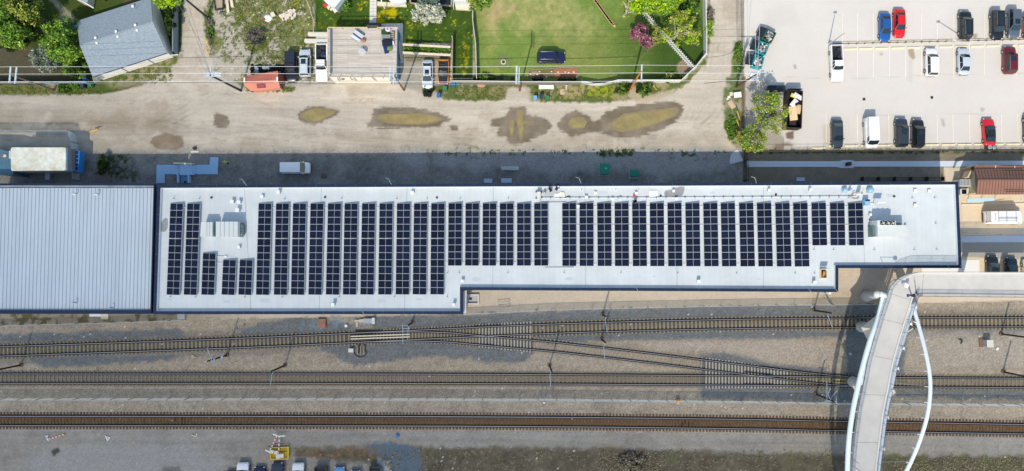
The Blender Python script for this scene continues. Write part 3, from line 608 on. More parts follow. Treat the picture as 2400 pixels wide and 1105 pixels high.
# ------------------------------------------------------------------ solar arrays
cellm = bpy.data.materials.new('solar_cell'); cellm.use_nodes = True
def _cell():
    N = cellm.node_tree.nodes; L = cellm.node_tree.links; p = N['Principled BSDF']; p.inputs['Roughness'].default_value = .3; p.inputs['Specular IOR Level'].default_value = .15
    tc = N.new('ShaderNodeTexCoord'); b = N.new('ShaderNodeTexBrick'); b.offset = 0; b.inputs['Scale'].default_value = 1; b.inputs['Brick Width'].default_value = .0875*2; b.inputs['Row Height'].default_value = .175; b.inputs['Mortar Size'].default_value = .006
    b.inputs['Color1'].default_value = (.006, .010, .026, 1); b.inputs['Color2'].default_value = (.007, .012, .032, 1); b.inputs['Mortar'].default_value = (.012, .018, .036, 1)
    L.new(tc.outputs['Object'], b.inputs['Vector']); oi = N.new('ShaderNodeObjectInfo'); mr = N.new('ShaderNodeMapRange'); mr.inputs['To Min'].default_value = .8; mr.inputs['To Max'].default_value = 1.3; L.new(oi.outputs['Random'], mr.inputs[0]); vm = N.new('ShaderNodeVectorMath'); vm.operation = 'SCALE'; L.new(b.outputs[0], vm.inputs[0]); L.new(mr.outputs[0], vm.inputs['Scale']); L.new(vm.outputs[0], p.inputs['Base Color'])
_cell()
frame_m = mat('panel_frame', A(212, 216, 222), .4, metal=.1)
PW, PH = 2.12, 1.085
def panel_mesh():
    b = MB(); fw = .028; z = .04
    b.box((0, 0, 0), PW-.01, PH-.02, z, mi=0)
    for sx in (-1, 1):
        cx = sx*(PW/4-.008); w_ = PW/2-fw-.022; h_ = PH-2*fw-.012
        b.add([(cx-w_/2, -h_/2, z+.004), (cx+w_/2, -h_/2, z+.004), (cx+w_/2, h_/2, z+.004), (cx-w_/2, h_/2, z+.004)], [[0, 1, 2, 3]], 1)
    o = b.build('solar_panel', [frame_m, cellm], None, local=True); me = o.data; bpy.data.objects.remove(o); return me
PM = panel_mesh()
cols = []
def colx(xt, xb, yt, yb, n, gap=0): cols.append((xt, xb, yt, yb, n, gap))
colx(414, 405, 477, 692, 13, 1); colx(453.5, 445.5, 477, 692, 13, 1)
colx(490.5, 486.5, 593.5, 692, 6); colx(538, 534, 609.5, 692, 5); colx(577, 573.5, 609.5, 692, 5)
lx = [(621, 615), (662, 657), (702, 697), (743, 738), (784, 779), (823, 819), (864, 860), (905, 902), (946, 943), (986, 983), (1026.5, 1024.5)]
for i, (a, b) in enumerate(lx): colx(a, b, 477, 692-i*.1, 13, 1)
for a, b in ((1067, 1066), (1107, 1106), (1147.5, 1146.5), (1187.5, 1187), (1228, 1228), (1268, 1268.5)): colx(a, b, 476.5, 623.5, 9)
rx = [(1334, 1334.5), (1374.5, 1375), (1416, 1417.5), (1457, 1458), (1498, 1500), (1539.5, 1541), (1581, 1583), (1623, 1625.5), (1665, 1668), (1706, 1709.5), (1749, 1753), (1791, 1795), (1834, 1838.5), (1876, 1880.5)]
for i, (a, b) in enumerate(rx): colx(a, b, 475.8, 624.3+i*.1, 9)
for a, b in ((1919, 1922), (1962.5, 1964.5), (2005, 2008)): colx(a, b, 475.5, 576, 6)
ZS = ZR+.22; TI = math.radians(9)
for ci, (xt, xb, yt, yb, n, gap) in enumerate(cols):
    top = W(xt, yt, ZS+.16); bot = W(xb, yb, ZS+.16); d = bot-top; L_ = d.length; d.normalize(); ang = math.atan2(d.x, -d.y)
    gl = .07 if gap else 0; pitch = (L_-gl)/n
    wpx = {True: (W(xt+17, yt, ZS)-W(xt-17, yt, ZS)).length}[True]
    if ci < 2: lb = 'row of thirteen solar panels on the roof, %s from the left end' % ORD[ci]
    elif ci == 2: lb = 'short row of six solar panels, left of the bare roof beside the air handler'
    elif ci < 5: lb = 'short row of five solar panels below the big air handler, %s one' % ('left' if ci == 3 else 'right')
    elif ci < 16: lb = 'row of thirteen solar panels, %s of the eleven long rows right of the air handler' % ORD[ci-5]
    elif ci < 22: lb = 'row of nine solar panels, %s of the six rows left of the clear roof strip' % ORD[ci-16]
    elif ci < 36: lb = 'row of nine solar panels, %s of the fourteen right of the clear roof strip' % ORD[ci-22]
    else: lb = 'row of six solar panels near the right end of the roof, %s of three' % ORD[ci-36]
    t = thing('solar_array', (top.x, top.y, ZR), lb, 'solar array', 'solar panel rows on the flat roof', rz=ang)
    rb = MB()
    for sx in (-.8, .8):
        zz = .1+(sx+1.06)*math.tan(TI)
        rb.box((sx, -L_/2, zz-.06), .05, L_-.1, .05)
    k = 0
    while k < n:
        for sx in (-.8, .8): rb.box((sx, -(k+.5)*pitch, 0), .3, .12, .1+(sx+1.06)*math.tan(TI)-.05)
        k += 2
    rb.build('mounting_rail', galv, t, local=True)
    wb = MB(); wb.box((1.03, -L_/2, .02), .02, L_-.1, .33); wb.build('wind_deflector', galv, t, local=True)
    if gap:
        gb = MB(); yy = -(5*pitch+gl/2)
        gb.box((0, yy, .3), 2.0, .05, .05); gb.build('cross_rail', mat('yellow_white_rail', A(208, 204, 188), .5, var=.1, vscale=2), t, local=True)
    for k in range(n):
        o = bpy.data.objects.new('solar_panel', PM); C.objects.link(o); o.parent = t
        y = -(k+.5)*pitch-(gl if gap and k >= 5 else 0)
        o.location = (0, y, .12+1.06*math.tan(TI)); o.rotation_euler = (0, -TI, 0)
        sc_ = pitch/PH; o.scale = (wpx/PW*.985, sc_, 1)
# cable conduits linking the rows
cb = MB()
for i in range(len(cols)-1):
    a, b = cols[i], cols[i+1]
    if i in (1, 4, 21) or b[0]-a[0] > 60: continue
    for yy in ([487] if i < 22 else [484, 528, 619 if b[4] > 6 else 572]):
        if i in (2, 3): yy = 617
        if a[2] > yy or b[2] > yy: continue
        cb.beam(W(a[0]+17, yy, ZR+.12), W(b[0]-17, yy, ZR+.12), .07, .05)
    if i < 22 and i not in (2, 3): yy = 682 if b[4] == 13 else 615; cb.beam(W(a[1]+18, yy, ZR+.12), W(b[1]-18, yy, ZR+.12), .07, .05)
ct_ = thing('cable_conduits', (0, 0, ZR), 'short white conduits linking the solar panel rows across the gaps', 'conduits'); cb.build('conduit', white, ct_)
# long pipe run north of the arrays
pr = thing('pipe_run', W(1600, 462, ZR), 'long low pipe on small feet running above the solar panel rows to the right', 'pipe')
b = MB(); b.tube([W(1266, 465, ZR+.28), W(1500, 464.5, ZR+.28), W(1700, 463.5, ZR+.28), W(2012, 461.5, ZR+.28)], .06, 6); b.build('pipe', mat('pipe_white', A(222, 226, 232), .5), pr)
b = MB()
for k in range(34): b.box(W(1268+k*22.5, 465-k*.1, ZR), .16, .3, .22)
b.build('foot', mat('foot_blue_grey', A(70, 84, 110), .6), pr)
b = MB(); b.tube([W(1266, 468, ZR+.2), W(1266, 475, ZR+.2), W(1325, 475, ZR+.2), W(1330, 478, ZR+.2)], .05, 5); b.build('branch_pipe', galv, pr)
b = MB(); b.tube([W(1278, 627.5, ZR+.12), W(1345, 627, ZR+.12)], .045, 5); o = b.build('conduit_run', galv); tag(o, 'thin conduit below the clear strip between the solar rows', 'conduit')
b = MB(); b.tube([W(509, 602, ZR+.15), W(532, 602, ZR+.15)], .06, 5); b.box(W(530, 602, ZR), .3, .3, .25); tag(b.build('conduit_run', white), 'short white conduit beside the six panel row', 'conduit')

# ------------------------------------------------------------------ roof plant
acm = mat('air_handler_sheet', A(208, 213, 214), .5, var=.05, vscale=1.5); acd = mat('air_handler_dark', A(96, 118, 122), .5, var=.2, vscale=2)
def quad_prism(b, pts, z0, z1, mi=0): q = [W(x, y, z1) for x, y in pts]; b.prism([(p.x, p.y) for p in q], z0, z1, mi); return b
t = thing('air_handler', W(520, 540, ZR), 'large pale air handler with ribbed top on the left part of the roof', 'air handler')
quad_prism(MB(), [(471, 521), (498, 521), (498, 555), (469, 555)], ZR, ZR+1.7).build('supply_section', acm, t)
quad_prism(MB(), [(506, 520), (557, 520), (557, 556), (506, 556)], ZR, ZR+2.0).build('fan_section', acm, t)
quad_prism(MB(), [(498.2, 521), (505.8, 521), (505.8, 555), (498.2, 555)], ZR, ZR+1.2).build('flexible_link', acd, t)
quad_prism(MB(), [(557.2, 521), (567, 523), (570, 530), (570, 549), (565, 555), (557.2, 555)], ZR, ZR+.9).build('condenser', acd, t)
b = MB()
for x in (516, 526, 537, 547): b.beam(W(x, 520.5, ZR+2.0), W(x, 555.5, ZR+2.0), .05, .04)
for x in (485, 491): b.beam(W(x, 521.5, ZR+1.7), W(x, 554.5, ZR+1.7), .04, .04)
b.build('standing_seam', galv, t)
b = MB()
for y0, y1 in ((527, 535), (538, 543), (545, 552)): b.beam(W(566, y0, ZR+.9), W(566, y1, ZR+.9), .06, .1)
b.build('guard_rail', offw, t)
t = thing('condensing_unit', W(2085, 537, ZR), 'big pale rooftop unit with three black fans at the right end of the roof', 'rooftop unit')
quad_prism(MB(), [(2057, 528), (2124, 528), (2126, 554), (2057, 555)], ZR, ZR+2.1).build('cabinet', acm, t)
quad_prism(MB(), [(2045, 529), (2056.8, 528), (2056.8, 555), (2046, 555)], ZR, ZR+1.5).build('end_section', acd, t)
quad_prism(MB(), [(2056, 517), (2100, 518), (2100, 527.8), (2056, 527.8)], ZR, ZR+2.5).build('fan_deck', acm, t)
quad_prism(MB(), [(2100.2, 522), (2112, 524), (2112, 527.8), (2100.2, 527.8)], ZR, ZR+1.3).build('side_box', acd, t)
quad_prism(MB(), [(2124.2, 533), (2129, 533), (2129, 551), (2124.2, 551)], ZR, ZR+1.0).build('hood', acm, t)
quad_prism(MB(), [(2063, 518.5), (2098, 519), (2098, 527.3), (2063, 527.3)], ZR+2.5, ZR+2.53).build('fan_tray', black, t)
for x in (2069, 2081, 2092):
    f = MB(); c = W(x, 523, ZR+2.54); f.cyl(c, .33, .1, 14, .36); fo = f.build('fan', darkm, t)
    h = MB(); h.cyl(c+Vector((.08, -.05, .1)), .12, .06, 8)
    for a in range(4): h.beam(c+Vector((0, 0, .11)), c+Vector((.3*math.cos(a*1.57+.4), .3*math.sin(a*1.57+.4), .11)), .06, .02)
    h.build('fan_hub', offw, fo)
def boxunit(px, py, s, h, label, m=white, cat='roof vent', name='roof_vent', group='small vents on the flat roof', top=None):
    t = thing(name, W(px, py, ZR), label, cat, group)
    b = MB(); b.box((0, 0, 0), s*.7, s*.7, h*.75); b.build('curb', galv, t, local=True)
    b = MB(); b.box((0, 0, h*.75+.002), s, s, h*.25); b.build('cap', m, t, local=True)
    return t
BX = [(547, 474, .55, .7, 'white cube vent above the shadow of the air handler, left one'), (563, 475, .5, .7, 'white cube vent above the shadow of the air handler, middle one'), (560, 494, .6, .8, 'white box between the air handler and the two cube vents'),
      (562, 580, .4, .5, 'small white box vent below the air handler'), (616, 462, .45, .5, 'small white vent above the first long solar row'), (655, 452, .5, .75, 'tall white vent between the parapet and the second long solar row'), (967, 453, .5, .6, 'white vent near the parapet above the tenth long row'),
      (783, 714, .5, .9, 'white vent on the lower left wing near the south parapet'), (1064, 714, .45, .9, 'white vent near the inner corner of the lower left wing'), (1084, 659, .45, .7, 'white vent at the corner where the roof narrows'), (1635, 660, .5, .8, 'white vent below the panels in the middle of the right wing'), (1905, 662, .45, .8, 'white vent left of the open roof hatch'),
      (1395, 453, .42, .35, 'flat square vent right of the clear strip near the parapet'), (1800, 447, .4, .7, 'white vent above the thirteenth right hand row'), (1896, 446, .4, .7, 'white vent above the gap before the short rows'), (1577, 449, .4, .6, 'vent standing in the water stain'),
      (2143, 448, .5, .35, 'square vent near the top right corner, left of the pair'), (2176, 449, .5, .35, 'square vent near the top right corner, right of the pair'), (2143, 482, .5, .35, 'square vent below the pair near the top right corner'), (2037, 504, .36, .5, 'small vent right of the last solar row, above three pipes')]
for x, y, s, h, l in BX: boxunit(x, y, s, h, l)
k = 0
for x, y in ((1363, 445), (1443, 445), (1496, 445)):
    t = MB(); t.cyl(W(x, y, ZR), .2, .12, 12); t.cyl(W(x, y, ZR)+Vector((0, -.02, .12)), .09, .02, 8, mi=1)
    tag(t.build('roof_drain', [white, black]), 'round white roof drain with dark centre, %s of three near the north parapet' % ORD[k], 'drain', 'roof drains'); k += 1
SM = [(408, 466), (468, 466), (496, 464, 1), (668, 467), (762, 463, 1), (801, 466), (930, 467), (1001, 467), (1024, 464, 1), (1078, 467), (1191, 466), (400, 696), (459, 697), (574, 697), (662, 697), (795, 697), (925, 696), (1048, 696), (1049, 640), (1076, 640), (1190, 640), (1322, 640), (1455, 640), (1588, 641), (1726, 641), (1863, 641), (1908, 641), (1907, 585), (1953, 586), (2048, 586), (2142, 586), (2194, 585), (2192, 524), (2095, 461, 1), (2137, 464), (2190, 464), (1818, 457, 1), (1548, 460, 1)]
for i, q in enumerate(SM):
    b = MB(); p = W(q[0], q[1], ZR)
    if len(q) > 2: b.cyl(p, .16, .18, 10); m_ = darkm
    else: b.cyl(p, .09, .1, 8); b.cyl(p, .04, .55, 6); m_ = galv
    side = 'upper' if q[1] < 530 else 'lower'; nth = ORD[sum(1 for r in SM if len(r) == len(q) and (r[1] < 530) == (q[1] < 530) and r[0] < q[0])]
    tag(b.build('anchor_post' if len(q) < 3 else 'pipe_stub', m_), ('thin roof anchor post, %s from the left %s the solar rows' % (nth, 'above' if side == 'upper' else 'below')) if len(q) < 3 else 'short dark pipe stub along the north parapet, %s from the left' % nth, 'anchor post' if len(q) < 3 else 'pipe stub', 'roof anchor posts' if len(q) < 3 else 'dark pipe stubs on the roof')
for i, (x, y) in enumerate(((2037, 516), (2037, 523), (2037, 529))):
    b = MB(); b.cyl(W(x, y, ZR), .08, .3, 8); tag(b.build('pipe_stub', darkm), 'small pipe stub, %s of three stacked right of the last solar row' % ORD[i], 'pipe stub', 'three pipe stubs')
# equipment group, centre
t = thing('pump_unit', W(1262, 458, ZR), 'white boxy unit with dark feet at the left end of the long pipe', 'roof unit')
b = MB(); b.box((0, 0, .25), .6, .85, .8); b.build('cabinet', offw, t, local=True); b = MB()
for sx in (-.35, .5):
    for sy in (-.45, .5): b.box((sx, sy, 0), .2, .2, .3)
b.build('foot', darkm, t, local=True); b = MB(); b.tube([(0, .5, .2), (0, 1.3, .2)], .04); b.build('pipe', galv, t, local=True)
b = MB(); b.cyl(W(1276, 452, ZR), .22, .6, 10); b.blob(W(1276, 452, ZR+.65), .24, .24, .2); tag(b.build('turbine_vent', galv), 'round shiny turbine vent right of the white pump unit', 'roof vent')
# people working on the roof near the parapet: two seated or bending figures
skin = mat('skin', A(206, 160, 130), .6); cloth_d = mat('dark_clothes', A(36, 40, 54), .85); hiv = mat('hard_hat_white', A(236, 236, 230), .4)
def person(x, y, z, ang, label, jacket, hat, bend=.5, trousers=None):
    t = thing('person', W(x, y, z), label, 'person', None, rz=ang)
    trousers = trousers or cloth_d
    me = bpy.data.meshes.new('body'); hip = .82
    tx = .55*math.sin(bend); tz = .55*math.cos(bend)
    v = [(0, 0, hip), (0, .10, hip-.02), (.03, .11, .45), (-.02, .12, .06), (.1, .13, .03), (0, -.10, hip-.02), (.12, -.11, .45), (.05, -.12, .06), (.17, -.13, .03),
         (tx*.5, 0, hip+tz*.5), (tx*.9, 0, hip+tz*.9), (tx*.95+.02, 0, hip+tz*1.1), (tx*.9, .19, hip+tz*.88), (tx*.9+.12, .24, hip+tz*.88-.24), (tx*.9+.3, .2, hip+tz*.88-.38), (tx*.9, -.19, hip+tz*.88), (tx*.9+.12, -.24, hip+tz*.88-.24), (tx*.9+.3, -.2, hip+tz*.88-.38), (tx+.08, 0, hip+tz*1.25+.04)]
    e = [(0, 1), (1, 2), (2, 3), (3, 4), (0, 5), (5, 6), (6, 7), (7, 8), (0, 9), (9, 10), (10, 11), (10, 12), (12, 13), (13, 14), (10, 15), (15, 16), (16, 17), (11, 18)]
    r = [.15, .10, .07, .045, .05, .10, .07, .045, .05, .15, .15, .06, .07, .05, .04, .07, .05, .04, .1]
    me.from_pydata(v, e, []); o = bpy.data.objects.new('body', me); C.objects.link(o); o.parent = t
    sk = o.modifiers.new('skin', 'SKIN')
    for i, q in enumerate(me.skin_vertices[0].data): q.radius = (r[i], r[i])
    me.skin_vertices[0].data[0].use_root = True
    ss = o.modifiers.new('sub', 'SUBSURF'); ss.levels = 1; ss.render_levels = 1
    me.materials.append(jacket)
    h = Vector((tx+.09, 0, hip+tz*1.25+.08))
    b = MB(); b.blob(h, .105, .085, .125, 10, 7); b.build('head', skin, t, local=True)
    b = MB(); b.blob(h+Vector((-.01, 0, .05)), .135, .12, .10, 10, 6); b.build('hard_hat', hat, t, local=True)
    b = MB()
    for sy in (.1, -.1): b.tube([(0, sy, hip), (.06, sy*1.1, .45), (.01, sy*1.15, .08)], [.13, .095, .075], 8)
    b.build('trousers', trousers, t, local=True)
    return t
person(1291, 449, ZR, 2.2, 'person in dark clothes bending by the roof parapet beside white sheets', cloth_d, cloth_d, 1.0)
person(1303, 446, ZR, 1.0, 'person in dark jacket with white hat at the parapet, right of another worker', mat('navy_jacket', A(44, 44, 72), .85), hiv, .8)
person(1489, 472, ZR, 3.6, 'person in black working at the top of the fifth right hand solar row', mat('black_jacket', A(22, 22, 26), .9), mat('black_cap', A(20, 20, 22), .8), 1.1)
t = thing('folded_sheets', W(1312, 459, ZR), 'crumpled white sheets lying on the roof beside the workers', 'sheets')
b = MB(); b.prism([(-1.0, -.3), (.2, -.35), (.9, -.3), (.75, .45), (.2, .6), (-.3, .3), (-.8, .35)], 0, .12); b.build('lower_sheet', mat('white_cloth', A(236, 236, 232), .8, var=.06, vscale=3, bump=.6, bscale=4), t, local=True)
b = MB(); b.prism([(.1, -.25), (.85, -.2), (.65, .5), (.2, .55)], .125, .2); b.build('upper_sheet', mat('cream_cloth', A(230, 222, 206), .8), t, local=True)
b = MB(); b.box(W(1531, 456, ZR), 1.25, 1.15, .12); tag(b.build('insulation_board', white), 'bright white square board lying on the roof near the parapet', 'board')
b = MB(); b.beam(W(1322, 464, ZR+.02), W(1335, 460, ZR+.02), .12, .1); tag(b.build('tool_bar', darkm), 'dark bar leaning on the pipe beside the white sheets', 'tool')
for i, (x, y, m_, l) in enumerate(((1374, 462, white, 'white box on the pipe right of the tool bar'), (1436, 467, white, 'white box on the pipe above the third right hand row'), (1454, 466, offw, 'off white box on the pipe near the red bucket'), (1491, 453, white, 'small white box above the red bucket'), (1585, 466, white, 'white box on the pipe below the water stain'), (1355, 484, white, 'white box between the first two right hand rows'))):
    b = MB(); b.box(W(x, y, ZR+.0), .38, .32, .45); b.box(W(x, y, ZR+.452), .42, .36, .05); tag(b.build('junction_box', m_), l, 'junction box', 'junction boxes on the roof')
b = MB(); b.cyl(W(1486, 459, ZR), .16, .35, 10, .2); b.cyl(W(1486, 459, ZR+.352), .17, .01, 10, mi=1); tag(b.build('bucket', [mat('pink_plastic', A(222, 90, 110), .5), red]), 'red bucket on the roof below the small white box', 'bucket')
# right end plant
for i, (x, y, r_, l) in enumerate(((1977, 447, .42, 'blue grey domed fan near the north parapet, left one'), (2036, 447, .5, 'blue grey domed fan near the north parapet, right one'), (1990, 446, .2, 'small domed vent right of the left domed fan'))):
    t = thing('exhaust_fan', W(x, y, ZR), l, 'exhaust fan', 'domed exhaust fans'); m_ = mat('blue_grey_metal', A(150, 190, 226), .4, var=.15, vscale=3)
    b = MB(); b.box((0, 0, 0), r_*1.5, r_*1.5, .35); b.build('curb', galv, t, local=True); b = MB(); b.cyl((0, 0, .352), r_, .4, 14, r_*.9); b.blob((0, 0, .75), r_*.9, r_*.9, .16, 14, 4); b.build('dome', m_, t, local=True)
t = thing('flue', W(2009, 455, ZR), 'white upright flue cylinder between the two domed fans', 'flue'); b = MB(); b.cyl((0, 0, 0), .3, 1.5, 12); b.build('stack', white, t, local=True); b = MB(); b.cyl((0, 0, 1.502), .24, .02, 12); b.build('opening', galv, t, local=True)
b = MB(); b.tube([W(1990, 462, ZR+.3), W(1997, 460, ZR+.3), W(2001, 452, ZR+.35), W(2006, 451, ZR+.4)], .06, 6); b.tube([W(1995, 463, ZR+.2), W(2000, 466, ZR+.2), W(2012, 466, ZR+.2)], .05, 5); tag(b.build('copper_pipe', mat('copper', A(150, 112, 96), .5)), 'bent pipes curling around the white flue', 'pipe')
t = thing('cabinet', W(2026, 476, ZR), 'light blue equipment cabinet at the top of the last solar row', 'cabinet'); b = MB(); b.box((0, 0, 0), .75, .9, 1.0); b.build('body', mat('sky_blue_paint', A(140, 186, 226), .5), t, local=True); b = MB(); b.box((0, .3, 1.002), .7, .25, .03); b.build('lid', navy, t, local=True)
t = thing('satellite_mount', W(2046, 478, ZR), 'white flat dish panel on a mount casting a large shadow', 'antenna'); b = MB(); b.box((-.5, 0, 0), 1.2, .12, .15); b.cyl((0, 0, 0), .05, 1.2, 6); b.build('mast', white, t, local=True); b = MB(); b.box((.35, 0, 1.1), 1.2, .14, .9); b.build('panel', white, t, local=True)
# open roof hatch
t = thing('roof_hatch', W(1928, 642, ZR), 'open roof hatch with yellow rail and a grey lid standing up', 'hatch'); b = MB()
for s in (-1, 1): b.box((s*.46, 0, 0), .08, 1.4, .5); b.box((0, s*.66, 0), .84, .08, .5)
b.build('frame', mat('pale_yellow_paint', A(228, 212, 176), .5), t, local=True)
b = MB(); b.box((0, 0, .01), .83, 1.23, .02); b.build('opening', mat('hatch_dark', A(50, 36, 24), .8), t, local=True)
b = MB(); b.beam((-.05, -.6, .2), (.1, .3, .3), .3, .05); b.beam((.2, -.2, .25), (.05, .4, .3), .2, .05); b.build('ladder', mat('orange_brown_wood', A(190, 136, 78), .6), t, local=True)
b = MB(); b.box((0, .86, .45), 1.1, .08, .8); b.build('lid', galv, t, local=True)
# ------------------------------------------------------------------ railway
def resample(px_line, step, h=0.0):
    P = [W(x, y, h) for x, y in px_line]; out = []; acc = 0.0; nxt = 0.0
    for a, b in zip(P, P[1:]):
        L = (b-a).length; d = (b-a)/L
        while nxt <= acc+L: out.append((a+d*(nxt-acc), d)); nxt += step
        acc += L
    return out
railtop = mat('polished_rail', A(196, 196, 200), .3, metal=.6); railfoot = mat('rusty_rail', A(44, 37, 33), .8, var=.2, vscale=4)
conc_t = mat('concrete_sleeper', A(148, 137, 116), .85, var=.2, vscale=.6); conc_l = mat('new_concrete_sleeper', A(172, 166, 156), .85, var=.1, vscale=1); timb = mat('timber_sleeper', A(104, 84, 66), .9, var=.35, vscale=1.3)
def sweep(b, pts, off, prof, mi=0):
    """prof: list of (across, up); pts: [(p, d)]"""
    n = len(prof); vs = []
    for p, d in pts:
        s = Vector((d.y, -d.x, 0))
        for a, u in prof: vs.append(p+s*(off+a)+Vector((0, 0, u)))
    fs = [[i*n+j, (i+1)*n+j, (i+1)*n+(j+1) % n, i*n+(j+1) % n] for i in range(len(pts)-1) for j in range(n)]
    b.add(vs, fs, mi)
def smoothline(px_line, k=8):
    P = [Vector(p) for p in px_line]; out = []
    for i in range(len(P)-1):
        p0 = P[max(i-1, 0)]; p1 = P[i]; p2 = P[i+1]; p3 = P[min(i+2, len(P)-1)]
        for j in range(k):
            t = j/k; out.append(tuple(.5*((2*p1)+(p2-p0)*t+(2*p0-5*p1+4*p2-p3)*t*t+(3*p1-p0-3*p2+p3)*t**3)))
    out.append(tuple(P[-1])); return out
SL = {}
def sleeper_mesh(w_, l_, m):
    b = MB(); b.box((0, 0, -.1), w_, l_, .16)
    o = b.build('sleeper', m, None, local=True); me = o.data; bpy.data.objects.remove(o); return me
def track(name, line, label, group, m, sp, slen=2.5, sw=.24, skip=(), zb=.0, rails=True, cat='railway track', jit=0.0):
    mid = W(*line[len(line)//2]); t = thing(name, (mid.x, mid.y, 0), label, cat, group)
    L = smoothline(line)
    if rails:
        pts = resample(L, 1.0)
        for s in (-1, 1):
            b = MB(); sweep(b, pts, s*.7525, [(-.19, .063+zb), (.19, .063+zb), (.03, .12+zb), (.03, .19+zb), (-.03, .19+zb), (-.03, .12+zb)]); r = b.build('rail', railfoot, t)
            b = MB(); sweep(b, pts, s*.7525, [(-.036, .193+zb), (.036, .193+zb), (.036, .225+zb), (-.036, .225+zb)]); b.build('rail_head', railtop, r)
    me = sleeper_mesh(sw, slen, m); items = []
    for p, d in resample(L, sp):
        u, v = PX(p.x, p.y)
        if any(a < u < b for a, b in skip) or u < -30 or u > 2440: continue
        items.append((abs(u-1200), p, d))
    items.sort(key=lambda q: q[0])
    for _, p, d in items[:100]:
        o = bpy.data.objects.new('sleeper', me); C.objects.link(o); o.parent = t
        o.location = p-Vector((mid.x, mid.y, 0))+Vector((0, 0, zb*.3+.0)); a = math.atan2(d.y, d.x)+random.uniform(-jit, jit); o.rotation_euler = (0, 0, a)
    if items[100:]:
        b = MB()
        for _, p, d in items[100:]: b.box(p+Vector((0, 0, -.1+zb*.3)), sw, slen+random.uniform(-jit, jit), .16, math.atan2(d.y, d.x))
        tag(b.build('sleepers', m, t), kind='stuff')
    return t
track('railway_track', TA, 'railway track curving along the south side of the long building', 'railway tracks', conc_t, .652, skip=((815, 1245),))
track('railway_track', TB, 'middle railway track on concrete sleepers between the curved track and the long fence', 'railway tracks', mat('dusty_sleeper', A(136, 126, 108), .9, var=.12, vscale=.5), .652, skip=((1645, 2012),))
track('railway_track', TC, 'lowest railway track with brown timber sleepers and dirt between the rails', 'railway tracks', timb, .54, slen=2.7, sw=.26, jit=.02)
TSr = [(868, 790.2), (960, 788.7), (1040, 790.5), (1100, 795.5), (1200, 804.5), (1300, 813.5), (1480, 834), (1650, 855), (1790, 872.5), (1911, 887), (2000, 894)]
track('crossover_track', TSr, 'slanting crossover track joining the curved track to the middle track', 'railway tracks', mat('buried_sleeper', A(154, 143, 126), .9, var=.15), .652, skip=((800, 1250), (1645, 2100)), zb=.004)
def turnout(label, xs, ycen, ylen, m, nm='turnout'):
    p0 = W(xs[0], ycen(xs[0])); mid = W(xs[len(xs)//2], ycen(xs[len(xs)//2])); t = thing('turnout', (mid.x, mid.y, 0), label, 'turnout', 'track turnouts')
    for x in xs:
        a = W(x, ycen(x)-ylen(x)/2); b_ = W(x, ycen(x)+ylen(x)/2); b = MB(); d = (a-b_); b.box((a+b_)/2+Vector((0, 0, -.1)), .235, d.length+random.uniform(-.15, .15), .162, math.atan2(d.y, d.x)-math.pi/2+random.uniform(-.012, .012)); b.build('sleeper', m(x), t)
    return t
def ip(tab, x):
    for (a, ya), (b, yb) in zip(tab, tab[1:]):
        if a <= x <= b: return ya+(yb-ya)*(x-a)/(b-a)
    return tab[-1][1] if x > tab[-1][0] else tab[0][1]
tp = [(815, 774), (960, 768), (1180, 757), (1246, 754)]; bt = [(815, 812), (960, 804), (1050, 808), (1246, 826)]
xs = [818+i*7.45 for i in range(58)]
tt = turnout('left turnout of closely spaced pale sleepers where the crossover leaves the curved track', xs, lambda x: (ip(tp, x)+ip(bt, x))/2, lambda x: ip(bt, x)-ip(tp, x), lambda x: conc_l if x > 1120 else conc_t)
b = MB()
for k in range(17): b.box(W(824+k*7.9, 790), .35, 1.1, .1, 0)
b.build('tie_plate', mat('greasy_black', A(30, 28, 28), .6), tt)
for dy in (0, 6):
    b = MB(); b.beam(W(822, 789+dy, .11), W(960, 784+dy, .11), .18, .08); b.build('cover_board', cream, tt)
b = MB(); b.box(W(865, 777, .02), 4.5, .5, .08, .0); b.box(W(843, 818, 0), .5, 1.4, .1); b.box(W(855, 816, 0), .3, 1.2, .1); b.build('switch_rod', mat('greasy_black', (0, 0, 0)), tt)
tp2 = [(1645, 838), (1720, 846), (1800, 860), (1911, 873), (2010, 879)]
xs = [1655+i*7.6 for i in range(47)]
tt2 = turnout('right turnout of pale sleepers left of the footbridge', xs, lambda x: (ip(tp2, x)+911)/2, lambda x: 911-ip(tp2, x), lambda x: conc_l if x < 1850 else conc_t)
for dy in (0, 8):
    b = MB(); b.beam(W(1950, 889+dy, .11), W(2012, 891+dy, .11), .18, .08); b.build('cover_board', mat('stained_boards', A(170, 152, 110), .8), tt2)
# guard rails at the frogs
for (x0, y0, x1, y1) in ((1090, 806, 1155, 809), (1110, 765.5, 1175, 762.5)):
    b = MB(); b.beam(W(x0, y0, .06), W(x1, y1, .06), .08, .14); b.build('guard_rail', railfoot, tt)
for (x0, y0, x1, y1) in ((1742, 901, 1812, 901.5), (1745, 872, 1810, 879)):
    b = MB(); b.beam(W(x0, y0, .06), W(x1, y1, .06), .12, .14); b.build('guard_rail', railfoot, tt2)
